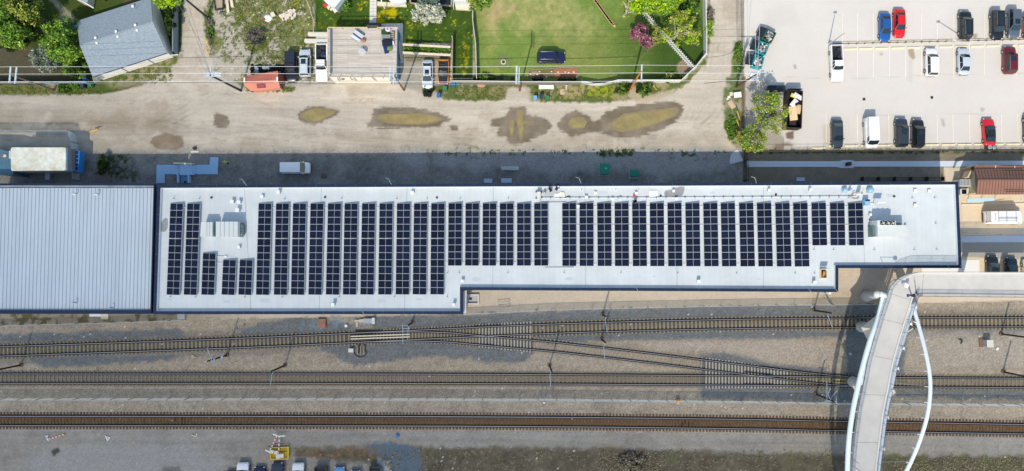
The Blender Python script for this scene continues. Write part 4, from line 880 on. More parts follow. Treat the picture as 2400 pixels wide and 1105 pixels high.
# trackside boxes
def simple(name, px, py, sx, sy, sz, m, label, cat, group=None, rz=0.0, lid=None):
    t = thing(name, W(px, py), label, cat, group, rz=rz); b = MB(); b.box((0, 0, 0), sx, sy, sz); b.build('body', m, t, local=True)
    b = MB(); b.box((0, 0, sz+.003), sx+.06, sy+.06, .07); b.build('lid', lid or m, t, local=True); return t
t = thing('point_machine', W(855, 752), 'grey points machine with stepped housing beside the curved track', 'point machine'); b = MB(); b.box((.75, 0, 0), 1.8, .75, .55); b.build('housing', galv, t, local=True)
b = MB(); b.box((1.5, 0, .0), .45, 1.0, .62); b.build('end_cap', offw, t, local=True); b = MB(); b.box((-.5, 0, 0), .7, .5, .35); b.box((-1.2, 0, 0), .8, .3, .25); b.box((-1.25, -.6, 0), .3, .8, .2); b.build('drive_rod', mat('rod_grey', A(196, 190, 172), .5), t, local=True)
simple('track_box', 812, 764, .35, .35, .3, white, 'tiny white box left of the points machine', 'box'); simple('relay_box', 824, 821, .75, .55, .5, offw, 'white relay box beside the black cable loop below the left turnout', 'relay box', rz=-.05)
b = MB(); c = W(845, 820, .05); b.tube([c+Vector((1.05*math.cos(a), 1.0*math.sin(a)-.2, 0)) for a in [math.pi*(.95+k/14) for k in range(16)]], .05, 5); tag(b.build('cable_loop', black), 'black cable loop lying on the ballast below the left turnout', 'cable')
for i in range(3): b = MB(); b.box(W(838+i*7.5, 821), .22, 1.5, .14); tag(b.build('spare_sleeper_end', conc_t), 'pale sleeper end under the black cable loop, %s from the left' % ORD[i], 'sleeper', 'three sleeper ends')
t = thing('rail_crate', W(755, 758), 'flat rusty red crate lid on the gravel beside the building', 'crate'); b = MB(); b.box((0, 0, 0), 1.35, 1.4, .4); b.build('box', mat('dull_red', A(150, 118, 106), .8, var=.2), t, local=True); b = MB(); b.box((.3, -.35, .402), .7, .7, .06); b.build('hatch', mat('bright_rust_red', A(178, 106, 94), .7), t, local=True)
t = thing('signal_cabinet', W(2309, 804), 'grey signal cabinet on a wooden base right of the footbridge', 'cabinet', rz=.03); b = MB(); b.box((0, 0, 0), 1.0, 1.1, 1.2); b.build('body', galv, t, local=True); b = MB(); b.box((-.75, .05, 0), .6, 1.4, .12); b.build('base', mat('brown_board', A(134, 104, 84), .8), t, local=True); b = MB(); b.box((0, 0, 1.203), 1.05, 1.15, .06); b.build('lid', offw, t, local=True)
b = MB(); b.tube([W(2252, 794, .1), W(2256, 800, .1), W(2252, 806, .1)], .09); b.tube([W(2246, 795, .1), W(2256, 800, .1)], .07); tag(b.build('dead_branch', darkm), 'dark twisted piece of scrap on the ballast right of the arch', 'scrap')
b = MB(); b.box(W(2337, 818, 0), .45, .35, .12, .8); tag(b.build('white_scrap', white), 'white scrap near the grey signal cabinet', 'scrap')
b = MB(); b.cyl(W(1992, 830, 0), .25, .1, 10); tag(b.build('manhole_cover', galv), 'small round cover on the ballast left of the footbridge', 'cover')
b = MB(); b.cyl(W(452, 836, 0), .28, .12, 12); b.beam(W(455, 837, .02), W(462, 838, .02), .15, .08); tag(b.build('buried_marker', mat('sand_plastic', A(176, 166, 140), .7)), 'sand coloured round cap beside the curved track', 'cap')
# bits above track A: cable troughs etc
for (x, y, l) in ((224, 738.5, 'white'), (246, 742, 'sand'), (425, 742.5, 'pale grey')):
    b = MB(); b.box(W(x, y, 0), 1.9 if l == 'white' else 1.2, .55 if l == 'white' else .9, .12); tag(b.build('door_slab', white if l == 'white' else (cream if l == 'sand' else conc)), l+' slab on the gravel at the south wall of the building', 'slab')
# bench frame, light well south of the inner corner
t = thing('light_well', W(1107, 702), 'square concrete basement light well at the inner corner of the building', 'light well'); b = MB()
q = [W(x, y, .0) for x, y in ((1093, 690), (1123, 690), (1123, 714), (1093, 714))]; q2 = [Vector((p.x, p.y)) for p in q]; ring(q2, inset(q2, .22), 0, .35, b); b.build('kerb', conc_w, t)
b = MB(); p = inset(q2, .22); b.prism(p, .0, .02); b.build('floor', conc, t); b = MB(); b.box(W(1103, 700.5, .02), .45, .4, .03); b.build('drain_grate', darkm, t)
b = MB(); b.box(W(1092, 707, 0), .35, .9, 1.0); tag(b.build('blue_drum', blu), 'blue container beside the light well', 'container')
t = thing('cycle_rack', W(1180, 714), 'U shaped grey bar rack on the gravel south of the building', 'rack', rz=.0); b = MB(); b.tube([W(1166, 709, .5), W(1193, 707, .5), W(1195, 719, .5), W(1167, 721, .5)], .05, 6); b.build('rail', galv, t); b = MB()
for x, y in ((1168, 709), (1193, 708), (1194, 719), (1168, 721)): b.cyl(W(x, y), .04, .5, 6)
b.build('leg', galv, t)
b = MB(); b.prism([(W(x, y, 7.0).x, W(x, y, 7.0).y) for x, y in ((1084.5, 682), (1093, 682), (1092, 735), (1083, 737))], 5.9, 6.4); o = b.build('wall_ledge', offw, stn)
# ------------------------------------------------------------------ fences
mesh_m = bpy.data.materials.new('chain_link'); mesh_m.use_nodes = True; _p = mesh_m.node_tree.nodes['Principled BSDF']; _p.inputs['Base Color'].default_value = (*A(176, 196, 212), 1); _p.inputs['Alpha'].default_value = .62; _p.inputs['Transmission Weight'].default_value = 0; _p.inputs['Specular IOR Level'].default_value = .0
def _mm():
    N = mesh_m.node_tree.nodes; L = mesh_m.node_tree.links; out = N['Material Output']; tl = N.new('ShaderNodeBsdfTranslucent'); tl.inputs[0].default_value = (.62, .74, .84, 1); df = N.new('ShaderNodeBsdfDiffuse'); df.inputs[0].default_value = (.6, .7, .8, 1); tr = N.new('ShaderNodeBsdfTransparent'); a = N.new('ShaderNodeMixShader'); b = N.new('ShaderNodeMixShader'); a.inputs[0].default_value = .4; b.inputs[0].default_value = .5
    L.new(tl.outputs[0], a.inputs[1]); L.new(df.outputs[0], a.inputs[2]); L.new(tr.outputs[0], b.inputs[1]); L.new(a.outputs[0], b.inputs[2]); L.new(b.outputs[0], out.inputs[0]); L.new(b.outputs[0], out.inputs[0])
_mm()
def linkfence(line, h, sp, label, cat='fence', lean=0, pm=None, fabric=None, pr=.045, group=None, name='chain_link_fence', toprail=True):
    mid = W(*line[len(line)//2]); t = thing(name, (mid.x, mid.y, 0), label, cat, group); pd = pm or mat('fence_post_dark', A(88, 98, 108), .6); pm = pm or galv
    pts = [p for p, d in resample(line, sp)]; pts.append(W(*line[-1])) if (pts[-1]-W(*line[-1])).length > .5 else None
    if fabric is not False:
        b = MB()
        for a, c in zip(pts, pts[1:]):
            b.add([a+Vector((0, 0, .05)), c+Vector((0, 0, .05)), c+Vector((0, 0, h-.03)), a+Vector((0, 0, h-.03))], [[0, 1, 2, 3]])
        b.build('mesh_fabric', fabric or mesh_m, t)
    b = MB()
    for p in pts[:100]:
        q = MB(); q.cyl(p+Vector((0, .06, 0)), pr, h, 6); q.build('post', pd, t)
    if toprail:
        b = MB(); b.tube([p+Vector((0, .0, h)) for p in pts], pr*.8, 5, caps=False); b.build('top_rail', pm, t)
    return t
FL2 = [(-30, 934.5), (800, 933.8), (1300, 935.5), (1750, 941), (2000, 945), (2440, 948.5)]
linkfence(FL2, 1.75, 2.98, 'long chain link fence between the middle track and the timber sleeper track')
linkfence([(-30, 765), (0, 763), (250, 757), (435, 750.5)], 1.2, 3.0, 'low chain link fence along the gravel strip at the left end of the curved track')
linkfence([(1086, 737), (1300, 726), (1500, 721.5), (1750, 716.5), (2062, 713)], 1.3, 3.0, 'chain link fence between the pale gravel strip and the ballast south of the building')
linkfence([(-30, 311.5), (182, 311.5), (187, 425)], 2.0, 2.4, 'tall galvanised compound fence around the white generator container')
t = thing('cable_gate', W(1283, 938), 'small gate frame in the long trackside fence', 'gate'); b = MB()
for x in (1267, 1276, 1293): b.tube([W(x, 934, 0), W(x, 934, 2.2)], .06); b.tube([W(x, 933, 1.9), W(x, 928, 1.9)], .05)
b.build('post', galv, t); b = MB(); b.box(W(1275, 944, .0), .3, .25, .3); b.build('lock_box', white, t)
b = MB(); b.box(W(1588, 939, .0), .55, .35, .6); b.box(W(1588, 939, .61), .45, .3, .1); tag(b.build('orange_marker', mat('orange_paint', A(226, 140, 30), .5)), 'orange marker box against the long trackside fence', 'marker')
# ------------------------------------------------------------------ overhead line masts
def mast(bx, by, hgt, label, arm=None, dish=False, r=.15, tipx=None):
    p = W(bx, by); t = thing('catenary_mast', p, label, 'mast', 'overhead line masts')
    q = MB(); q.cyl((0, 0, 0), .33, .25, 12); q.build('foundation', mat('mast_foot', A(128, 104, 84), .9), t, local=True)
    q = MB(); q.tube([(0, 0, .2), (0, 0, hgt)], [r, r*.85], 8); q.build('post', rust, t, local=True)
    if arm:
        for a in arm:
            q = MB(); a0 = W(a[0], a[1], a[4]); a1 = W(a[2], a[3], a[4]); q.tube([a0, a1], .035, 5); tp_ = p+Vector((0, 0, a[4])); q.tube([tp_, (a0 if (a0-tp_).length < (a1-tp_).length else a1)], .03, 5); q.build('cantilever_arm', mat('pale_blue_steel', A(176, 200, 226), .4), t)
    return t
mast(50, 856, 7.6, 'leaning looking dark mast at the far left between two tracks')
mast(532, 833, 7.4, 'mast with lamp fittings left of the rounded ballast heap', [(485, 815, 497, 846, 6.8)])
q = MB()
for x, y in ((502, 844), (521, 838)): q.box(W(x, y, 5.5), .35, .5, .2); 
tag(q.build('mast_fitting', mat('blue_grey_fitting', A(140, 160, 190), .5)), 'two blue grey fittings held on the mast left of the ballast heap', 'fitting')
mast(668, 857, 6.6, 'mast standing at the pale ballast heap left of the left turnout', [(637, 880, 634, 903, 5.6)])
mast(966, 757, 5.0, 'short brown mast beside the curved track above the left turnout', [(944, 762, 944, 806, 5.2), (957, 766, 955, 796, 5.2), (942, 771, 960, 771, 5.2)])
mast(1288, 857, 7.2, 'single mast above the middle track near the centre', [(1289, 878, 1290, 905, 5.6)])
mast(1410, 796, 5.4, 'mast between the curved track and the crossover', [(1415, 812, 1417, 840, 5.4)])
mast(1412, 738, 4.6, 'mast above the curved track right of centre', [(1419, 752, 1423, 779, 4.6)])
mast(1907, 728, 6.4, 'mast beside the pale gravel strip left of the footbridge', [(1940, 739, 1951, 768, 5.5)])
mast(1912, 924, 6.6, 'mast with antenna fittings beside the long fence left of the footbridge', [(1938, 895, 1938, 940, 5.6), (1947, 910, 1940, 925, 5.6), (1963, 915, 1950, 930, 5.6), (1932, 941, 1962, 942, 5.4), (1960, 932, 1960, 942, 5.4)])
mast(2346, 783, 6.2, 'upper mast of the two at the right edge of the picture')
mast(2351, 872, 6.2, 'lower mast of the two at the right edge of the picture')
# ------------------------------------------------------------------ level crossing equipment south
rw = bpy.data.materials.new('red_white_stripes'); rw.use_nodes = True
def _rw():
    N = rw.node_tree.nodes; L = rw.node_tree.links; p = N['Principled BSDF']; tc = N.new('ShaderNodeTexCoord'); wv = N.new('ShaderNodeTexWave'); wv.bands_direction = 'DIAGONAL'; wv.inputs['Scale'].default_value = .9; L.new(tc.outputs['Object'], wv.inputs[0])
    rp = N.new('ShaderNodeValToRGB'); rp.color_ramp.interpolation = 'CONSTANT'; rp.color_ramp.elements[0].color = (*A(240, 238, 236), 1); rp.color_ramp.elements[1].position = .5; rp.color_ramp.elements[1].color = (*A(214, 60, 52), 1); L.new(wv.outputs[0], rp.inputs[0]); L.new(rp.outputs[0], p.inputs['Base Color'])
_rw()
yel = mat('yellow_steel', A(232, 196, 40), .5)
t = thing('yellow_pallet', W(655, 1062), 'yellow steel frame pallet with barrier gear in front of the parked cars', 'pallet'); b = MB(); zt = .55
cs = [(634, 1050), (677, 1048), (676, 1076), (634, 1078)]
for i in range(4): b.beam(W(*cs[i], zt), W(*cs[(i+1) % 4], zt), .09, .09); b.cyl(W(*cs[i], 0), .05, zt, 6)
b.beam(W(634, 1063, zt), W(677, 1062, zt), .07, .07); b.beam(W(674, 1048, zt), W(674, 1076, zt), .07, .07); b.build('frame', yel, t)
b = MB(); b.prism([(W(*c, .3).x, W(*c, .3).y) for c in cs], .25, .3); b.build('deck', mat('yellow_deck', A(178, 146, 34), .7, var=.15, vscale=3), t)
for (x0, y0, x1, y1, l) in ((634, 1054, 649, 1022, 'left'), (653, 1062, 655, 1022, 'right')):
    b = MB(); b.beam(W(x0, y0, .7), W(x1, y1, .7), .14, .06); tag(b.build('barrier_arm', rw), 'red and white striped barrier arm leaning on the yellow frame, %s one' % l, 'barrier arm', 'barrier arms on the frame')
for (x0, y0, x1, y1, l) in ((640, 1018, 652, 1022, 'left'), (651, 1023, 668, 1022, 'right'), (622, 1055, 634, 1061, 'lower')):
    b = MB(); b.beam(W(x0, y0, .6), W(x1, y1, .6), .17, .08); tag(b.build('crossing_board', white), 'white crossing board at the ends of the striped arms, %s one' % l, 'board', 'white boards of the barrier gear')
for (x, y, s1, s2, l) in ((653, 1069, .6, .7, 'left box of the white pair'), (661, 1068, .65, .6, 'right box of the white pair'), (638, 1058, .6, .45, 'tilted white box at the foot of the left arm'), (648, 1060, .5, .5, 'white box at the foot of the right arm')):
    b = MB(); b.box(W(x, y, .31), s1, s2, .4); b.box(W(x, y, .712), s1*.8, s2*.8, .04); tag(b.build('equipment_box', offw), l+' on the yellow frame', 'box', 'white boxes on the yellow frame')
b = MB(); b.beam(W(113, 1030, .05), W(152, 1018, .05), .14, .06); tag(b.build('barrier_arm', rw), 'red and white barrier arm lying on the grey ground at lower left', 'barrier arm')
b = MB(); b.beam(W(108, 1022, .05), W(114, 1033, .05), .16, .08); b.beam(W(110, 1030, .05), W(112, 1020, .05), .1, .08); tag(b.build('crossing_board', white), 'white board at the left end of the lying barrier arm', 'board')
t = thing('triangle_sign', W(252, 1026), 'white triangular frame lying on the ground at lower left', 'sign'); b = MB(); q = [Vector((W(x, y).x, W(x, y).y)) for x, y in ((246, 1020), (259, 1026), (252, 1034))]; ring(q, inset(q, .14), .03, .08, b); b.build('frame', white, t)
b = MB(); b.beam(W(246, 1020, .09), W(254, 1029, .09), .08, .03); b.build('bar', galv, t)
b = MB(); b.beam(W(449, 1020, .05), W(458, 1023, .05), .12, .06); b.beam(W(462, 1016, .05), W(459, 1024, .05), .12, .06); tag(b.build('scrap_boards', cream), 'two pale boards on the ground between triangle and yellow frame', 'scrap')
b = MB(); b.box(W(932, 1021), .4, .5, .3, .5); tag(b.build('blue_rag', blu), 'blue rag on the gravel right of the parked cars', 'rag')

# ------------------------------------------------------------------ footbridge
ZD = 8.8
Lp = [(2470, 641), (2300, 641), (2165, 641), (2137, 643), (2111, 653), (2089, 673), (2080, 699), (2067, 738), (2051, 791), (2036, 844), (2025, 901), (2013, 962), (2003, 1037), (1997, 1105), (1994, 1170), (1990, 1300), (1992, 1420)]
Rp = [(2470, 694), (2300, 692.5), (2160, 691), (2150, 691), (2143, 692), (2138, 697), (2133, 712), (2121, 750), (2104, 806), (2091, 853), (2081, 905), (2069, 964), (2059, 1038), (2051, 1105), (2047, 1170), (2043, 1300), (2045, 1420)]
def dens(Pl, k): return smoothline(Pl, k)
Lw = [W(x, y, ZD) for x, y in dens(Lp, 5)]; Rw = [W(x, y, ZD) for x, y in dens(Rp, 5)]
br = thing('footbridge', (W(2050, 900, 0).x, W(2050, 900, 0).y, 0), 'curved footbridge with pale deck, railings and leaning white arches over the tracks', 'bridge')
b = MB(); n = len(Lw); dn = Vector((0, 0, -.55))
vs = Lw+Rw+[p+dn for p in Lw]+[p+dn for p in Rw]
b.add(vs, [[i, i+1, n+i+1, n+i] for i in range(n-1)]+[[2*n+i+1, 2*n+i, 3*n+i, 3*n+i+1] for i in range(n-1)]+[[i+1, i, 2*n+i, 2*n+i+1] for i in range(n-1)]+[[n+i, n+i+1, 3*n+i+1, 3*n+i] for i in range(n-1)])
b.build('deck', mat('deck_concrete', A(204, 200, 196), .8, var=.09, vscale=.35), br)
for P_, s, nm in ((Lw, 1, 'l'), (Rw, -1, 'r')):
    b = MB(); pts = []
    for i, p in enumerate(P_):
        d = (P_[min(i+1, n-1)]-P_[max(i-1, 0)]).normalized(); pts.append((p, d))
    sweep(b, pts, 0, [(-.12, .004), (.12, .004), (.12, .16), (-.12, .16)]); b.build('kerb', conc_w, br)
b = MB()
for k in (10, 28, 36, 44, 52, 60): 
    if k < n: b.beam(Lw[k]+Vector((0, 0, .003)), Rw[k]+Vector((0, 0, .003)), .06, .004)
b.build('deck_joint', mat('joint_dark', A(150, 148, 146), .8), br)
rl = mat('railing_steel', A(150, 166, 184), .35, metal=.4); rl2 = mat('railing_dark', A(64, 80, 120), .4)
def railing(P_, side, h=1.25, start=0, mt=None, inn=.25):
    pts = []
    for i, p in enumerate(P_):
        d = (P_[min(i+1, len(P_)-1)]-P_[max(i-1, 0)]).normalized(); s = Vector((d.y, -d.x, 0))*side; pts.append(p+s*inn)
    pts = pts[start:]
    r = MB()
    for z in (.35, .65, .95): r.tube([p+Vector((0, 0, z)) for p in pts], .016, 4, caps=False)
    r.build('railing_wire', rl, br)
    r = MB()
    for a, c in zip(pts, pts[1:]): r.add([a+Vector((0, 0, .08)), c+Vector((0, 0, .08)), c+Vector((0, 0, h-.05)), a+Vector((0, 0, h-.05))], [[0, 1, 2, 3]])
    r.build('railing_mesh', mat('railing_mesh_steel', A(170, 186, 204), .5, alpha=.3), br)
    r = MB(); r.tube([p+Vector((0, 0, h)) for p in pts], .035, 5, caps=False); r.build('handrail', mt or rl, br)
    acc = 0; last = pts[0]; cnt = 0; nx_ = 0
    for a, c in zip(pts, pts[1:]):
        L = (c-a).length
        while nx_ <= acc+L and cnt < 60:
            p = a+(c-a)*((nx_-acc)/L); q = MB(); q.tube([p, p+Vector((0, 0, h))], .03, 4); q.build('railing_post', mt or rl, br); nx_ += 2.0; cnt += 1
        acc += L
railing(Lw, 1, inn=-.2 if False else .2); railing(Rw, -1, mt=rl2, inn=.2)
abl = mat('arch_paint', A(238, 246, 252), .35)
def off(P_, k): return [Vector(p) for p in P_]
LA = [(2070, 697), (2058, 747), (2040, 796), (2025, 848), (2012, 901), (1999, 962), (1990, 1028), (1986, 1105), (1986, 1170), (1992, 1290)]; LH = [8.2, 8.3, 8.7, 9, 9.3, 9.6, 9.8, 9.8, 9.6, 8.8]
RA = [(2139, 714), (2152, 760), (2163, 800), (2174, 848), (2180, 892), (2179, 936), (2172, 980), (2159, 1024), (2144, 1063), (2124, 1105), (2088, 1170)]; RH = [8.6, 9.6, 10.6, 11.6, 12.2, 12.5, 12.4, 12.1, 11.5, 10.8, 9.4]
def arch(Pp, Hh, r):
    P3 = [W(x, y, h) for (x, y), h in zip(Pp, Hh)]; out = []
    for i in range(len(P3)-1):
        p0, p1, p2, p3 = P3[max(i-1, 0)], P3[i], P3[i+1], P3[min(i+2, len(P3)-1)]
        for j in range(6):
            t = j/6; out.append(.5*((2*p1)+(p2-p0)*t+(2*p0-5*p1+4*p2-p3)*t*t+(3*p1-p0-3*p2+p3)*t**3))
    out.append(P3[-1]); b = MB(); b.tube(out, r, 12); b.build('arch', abl, br); return out
la = arch(LA, LH, .36); ra = arch(RA, RH, .27)
# edge girders
GLp = [(2078, 703), (2066, 742), (2046, 798), (2031, 850), (2019.5, 903), (2007, 964), (1997, 1037), (1992, 1105), (1990, 1170), (1987, 1300)]
GRp = [(2141, 716), (2132, 751), (2115, 808), (2101, 855), (2090, 907), (2077, 966), (2067, 1040), (2059, 1105), (2055, 1170), (2051, 1300)]
def girder(Pp, r, dz):
    b = MB(); b.tube([W(x, y, ZD+dz) for x, y in smoothline(Pp, 4)], r, 10); b.build('girder', abl, br)
girder(GLp[:5], .25, -.3); girder(GRp, .22, -.15); girder([(x-6, y) for x, y in GRp], .12, -.1)
b = MB()
for i, (x, y) in enumerate(smoothline(GLp, 3)[1:]):
    if i % 2 == 0: b.tube([W(x+7, y, ZD-.2), W(x-4, y+2, ZD)], .07, 5)
b.build('bracket', abl, br)
gr3 = [W(x, y, ZD-.1) for x, y in smoothline(GRp, 6)]
k = 0
for i in range(6, len(ra)-3, 5):
    p = ra[i]; q = min(gr3, key=lambda s: abs(s.y-(p.y-.2*(i-24)*.1)))
    b = MB(); b.tube([p, q], .022, 4); b.build('hanger_cable', galv, br)
    b = MB(); d = (q-p).normalized(); b.beam(p+d*.15, p+d*.6, .05, .5); b.build('gusset', abl, br)
for i in range(7, len(gr3), 6):
    p = gr3[i]; b = MB(); b.box(p+Vector((.1, 0, .1)), .4, .35, .3); b.tube([p, p+Vector((.7, -.35, -.1))], .03, 4); b.build('cable_anchor', white, br)
b = MB(); b.tube([W(2104, 795, ZD-.3), W(2140, 770, 8.9)], .05, 5); b.build('strut', abl, br)
# arch springings
b = MB(); b.tube([W(2062, 689, 7.9), W(2075, 694, 8.4)], .42, 12); b.tube([W(2073, 691, 8.4), W(2082, 701, 8.4)], .36, 10); b.build('arch_saddle', abl, br)
b = MB(); b.blob(W(2056, 690, 8.0), .55, .55, .5, 14, 8); b.build('saddle_ball', offw, br)
b = MB(); b.tube([W(2030, 695, 0), W(2056, 692, 7.6)], [.95, .5], 16); b.build('thrust_column', mat('thrust_grey', A(186, 188, 192), .8, var=.06), br)
b = MB(); b.blob(W(2143, 720, 8.6), .42, .42, .35, 12, 6); b.tube([W(2139, 712, 8.3), W(2141, 722, 8.6)], .4, 10); b.build('arch_saddle', white, br)
b = MB(); b.tube([W(2138, 707, 0), W(2141, 715, 8.2)], [.8, .5], 14); b.build('thrust_column', mat('thrust_grey', A(186, 188, 192), .8, var=.06), br)
# piers with faceted heads
pc = mat('pier_concrete', A(206, 200, 188), .8, var=.04)
for cx, cy in ((2070, 775), (2049, 912)):
    c = W(cx, cy, 7.0); b = MB(); hx = []
    for z, s in ((4.0, .3), (6.8, 1.0), (8.2, .8)):
        for k in range(6):
            a = math.radians(60*k-12); hx.append((c.x+s*3.35*math.cos(a), c.y+s*2.3*math.sin(a), z))
    b.add(hx, [[k, (k+1) % 6, 6+(k+1) % 6, 6+k] for k in range(6)]+[[6+k, 6+(k+1) % 6, 12+(k+1) % 6, 12+k] for k in range(6)]+[list(range(12, 18)), list(reversed(range(6)))])
    b.build('pier_head', pc, br); b = MB(); b.cyl((c.x, c.y, 0), .9, 4.2, 14); b.build('pier_column', conc, br)
for x in (2200, 2330, 2430):
    c = W(x, 667, ZD); b = MB(); b.cyl((c.x, c.y, 0), .5, ZD-.56, 12); b.build('pier_column', conc, br)
# lamp and camera posts on the ramp
t = thing('street_lamp', W(2090, 669, ZD), 'lamp with round white disc head hanging over the bend of the bridge deck', 'street lamp'); b = MB(); b.tube([W(2090, 669, ZD), W(2088, 667.5, ZD+3.2), W(2120, 669.5, ZD+3.3)], .05, 6); b.build('pole', galv, t); b = MB(); b.cyl(W(2124, 670, ZD+3.15), .33, .12, 18); b.build('lamp_head', white, t)
t = thing('camera_post', W(2137, 693, ZD), 'dark camera post at the inner corner of the bridge bend', 'camera post'); b = MB(); b.tube([W(2137, 694, ZD), W(2139.5, 693, ZD+2.6)], .12, 8); b.build('post', rl2, t); b = MB(); b.cyl(W(2140, 693, ZD+2.55), .26, .25, 12); b.build('camera_dome', mat('plum_plastic', A(50, 34, 60), .4), t); b = MB(); b.box(W(2131, 692.5, ZD+2.4), .8, .28, .14); b.box(W(2127, 693, ZD+2.3), .25, .45, .2); b.build('bracket', rl2, t)
b = MB(); b.beam(W(1996, 1091, ZD+1), W(2018, 1105, ZD+1.02), .07, .07); tag(b.build('banner_pole', rl2), 'dark bar crossing the left railing at the bottom of the bridge', 'bar')
# lean-to lamp by the building corner
t = thing('floodlight_pole', W(1950, 716), 'slim leaning floodlight pole between building corner and fence', 'light pole'); b = MB(); b.tube([W(1950, 716, 0), W(1921, 690, 4.0)], [.14, .05], 6); b.build('pole', mat('green_grey_pole', A(150, 160, 152), .5), t); b = MB(); b.blob(W(1945, 687, 4.2), .24, .24, .18, 12, 6); b.tube([W(1921, 690, 4), W(1945, 687, 4.2)], .03); b.build('lamp_head', white, t)
# ------------------------------------------------------------------ north side: houses, sheds, fences, poles
def V2(x, y, z): p = W(x, y, z); return Vector((p.x, p.y))
# -- grey shingled house, top left
sh = mat('grey_shingles', A(146, 158, 170), .85, var=.3, vscale=5, bump=.5, bscale=14)
t = thing('house', (W(290, 95).x, W(290, 95).y, 0), 'house with blue grey shingle gable roof and white south wall, top left', 'house')
ze, zr = 2.9, 4.7
E = [W(179, 50, ze), W(353, -6, ze), W(391, 124, ze), W(217, 180, ze)]
R1 = W(187, 107, zr); R2 = W(358, 51, zr)
def slab4(b, pts, th=.14, mi=0): 
    n_ = len(pts); low = [p-Vector((0, 0, th)) for p in pts]; b.add(pts+low, [list(range(n_)), list(reversed(range(n_, 2*n_)))]+[[i, n_+i, n_+(i+1) % n_, (i+1) % n_] for i in range(n_)], mi)
b = MB(); slab4(b, [E[0], R1, R2, E[1]]); slab4(b, [E[3], E[2], R2, R1]); rf = b.build('roof', sh, t)
wl = inset([Vector((p.x, p.y)) for p in E], .18)
b = MB(); b.prism(wl, 0, ze-.2); 
g0, g1 = wl[0], wl[3]; b.add([(g0.x, g0.y, ze-.2), (g1.x, g1.y, ze-.2), ((R1.x+.2), R1.y-.05, zr-.2)], [[0, 1, 2]]); g0, g1 = wl[1], wl[2]; b.add([(g0.x, g0.y, ze-.2), (g1.x, g1.y, ze-.2), (R2.x-.12, R2.y-.05, zr-.2)], [[0, 1, 2]])
b.build('wall', mat('white_stucco', A(240, 236, 228), .8, var=.03), t)
for a, c in ((.35, .08), (.72, .08)):
    p = wl[3].lerp(wl[2], a); d = (wl[2]-wl[3]).normalized(); nrm = Vector((d.y, -d.x)); q = p+nrm*.04
    b = MB(); b.beam((q.x, q.y, .1), (q.x+.05, q.y, ze-.25), .1, .08); b.build('downpipe', galv, t)
b = MB(); b.beam(E[3]+Vector((0, -.06, -.14)), E[2]+Vector((0, -.06, -.14)), .14, .12); b.build('gutter', mat('dark_gutter', A(80, 92, 110), .5), t)
b = MB(); b.beam(R1+Vector((0, 0, .0)), R2+Vector((0, 0, .0)), .22, .04); b.build('ridge_cap', sh, rf)
for x, y in ((225, 90), (273, 75), (318, 60), (228, 102), (277, 87), (322, 72), (312, 16)):
    f = abs((y-(107-(x-187)*.327)))/66; b = MB(); b.box(W(x, y, zr-1.8*f), .34, .34, .22); b.build('roof_vent', white, rf)
b = MB(); p = W(319, 20, 3.4); b.tube([p, p+Vector((.1, 0, .9))], .05); b.build('vent_pipe', galv, rf)
# small lean-to and gate beside it
b = MB(); b.beam(W(402, 130, 1.2), W(418, 129, 1.2), .12, .1); tag(b.build('gate_rail', white), 'white gate rail at the lower right corner of the shingled house', 'gate')
t = thing('glass_lean_to', W(225, 190), 'small glazed lean-to at the lower left corner of the shingled house', 'lean-to'); b = MB(); slab4(b, [W(217, 181, 2.2), W(232, 178, 2.4), W(240, 186, 1.2), W(222, 195, 1.1)], .05); b.build('roof', mat('polycarbonate', A(150, 160, 164), .3, alpha=.5), t)
b = MB()
for a, c in (((217, 181, 2.25), (222, 195, 1.15)), ((225, 179.5, 2.35), (231, 190, 1.2)), ((232, 178, 2.45), (240, 186, 1.25))): b.beam(W(*a), W(*c), .05, .05)
b.build('frame', offw, t)
# solid board fences
def boardfence(line, h, label, m, th=.06, group=None, capm=None, cap=.12, name='board_fence', cat='fence', post=True):
    mid = W(*line[len(line)//2]); t = thing(name, (mid.x, mid.y, 0), label, cat, group); b = MB(); P = [W(x, y, 0) for x, y in line]
    for a, c in zip(P, P[1:]): b.beam(a, c, th, h)
    b.build('boards', m, t)
    b = MB()
    for a, c in zip(P, P[1:]): b.beam(a+Vector((0, 0, h+.003)), c+Vector((0, 0, h+.003)), cap, .05)
    b.build('cap_rail', capm or m, t)
    if post:
        b = MB()
        for p, d in resample(line, 2.4): b.box(p+Vector((d.y, -d.x, 0))*.09, .1, .1, h)
        b.build('post', m, t)
    return t
gb = mat('grey_boards', A(128, 138, 146), .8, var=.15, vscale=2)
boardfence([(417, -25), (418, 60), (418, 129)], 2.0, 'tall grey board fence along the lane right of the shingled house', gb, capm=galv)
boardfence([(-30, 199), (112, 199)], 1.7, 'grey board fence with cream cap at the far left of the lane', mat('dark_boards', A(96, 96, 96), .85), capm=cream)
boardfence([(112, 199), (213, 198)], 1.7, 'blue grey mesh fence below the silver shrub', mat('blue_grey_boards', A(150, 176, 182), .7), capm=galv)
wf = mat('whitewashed_boards', A(222, 224, 222), .7, var=.08, vscale=3)
boardfence([(1110, 12), (1109, 55), (1112, 80), (1116, 110), (1117, 150), (1118, 190)], 1.7, 'weathered fence between the dandelion garden and the big lawn', mat('aged_fence', A(168, 166, 158), .8, var=.2), capm=mat('aged_cap', A(206, 200, 190), .8))
boardfence([(1060, 196), (1112, 196), (1240, 198), (1360, 198)], 1.6, 'grey brown fence at the lower edge of the big lawn', mat('brown_grey_boards', A(150, 142, 134), .8, var=.2), capm=mat('aged_cap', A(206, 200, 190)))
t = boardfence([(1362, 196), (1398, 202), (1410, 201), (1442, 194)], 1.3, 'sagging white fence panel at the lower edge of the big lawn', wf, capm=white)
boardfence([(1442, 194), (1592, 194), (1626, 161)], 1.6, 'thin white fence at the lower right corner of the big lawn', wf, capm=white)
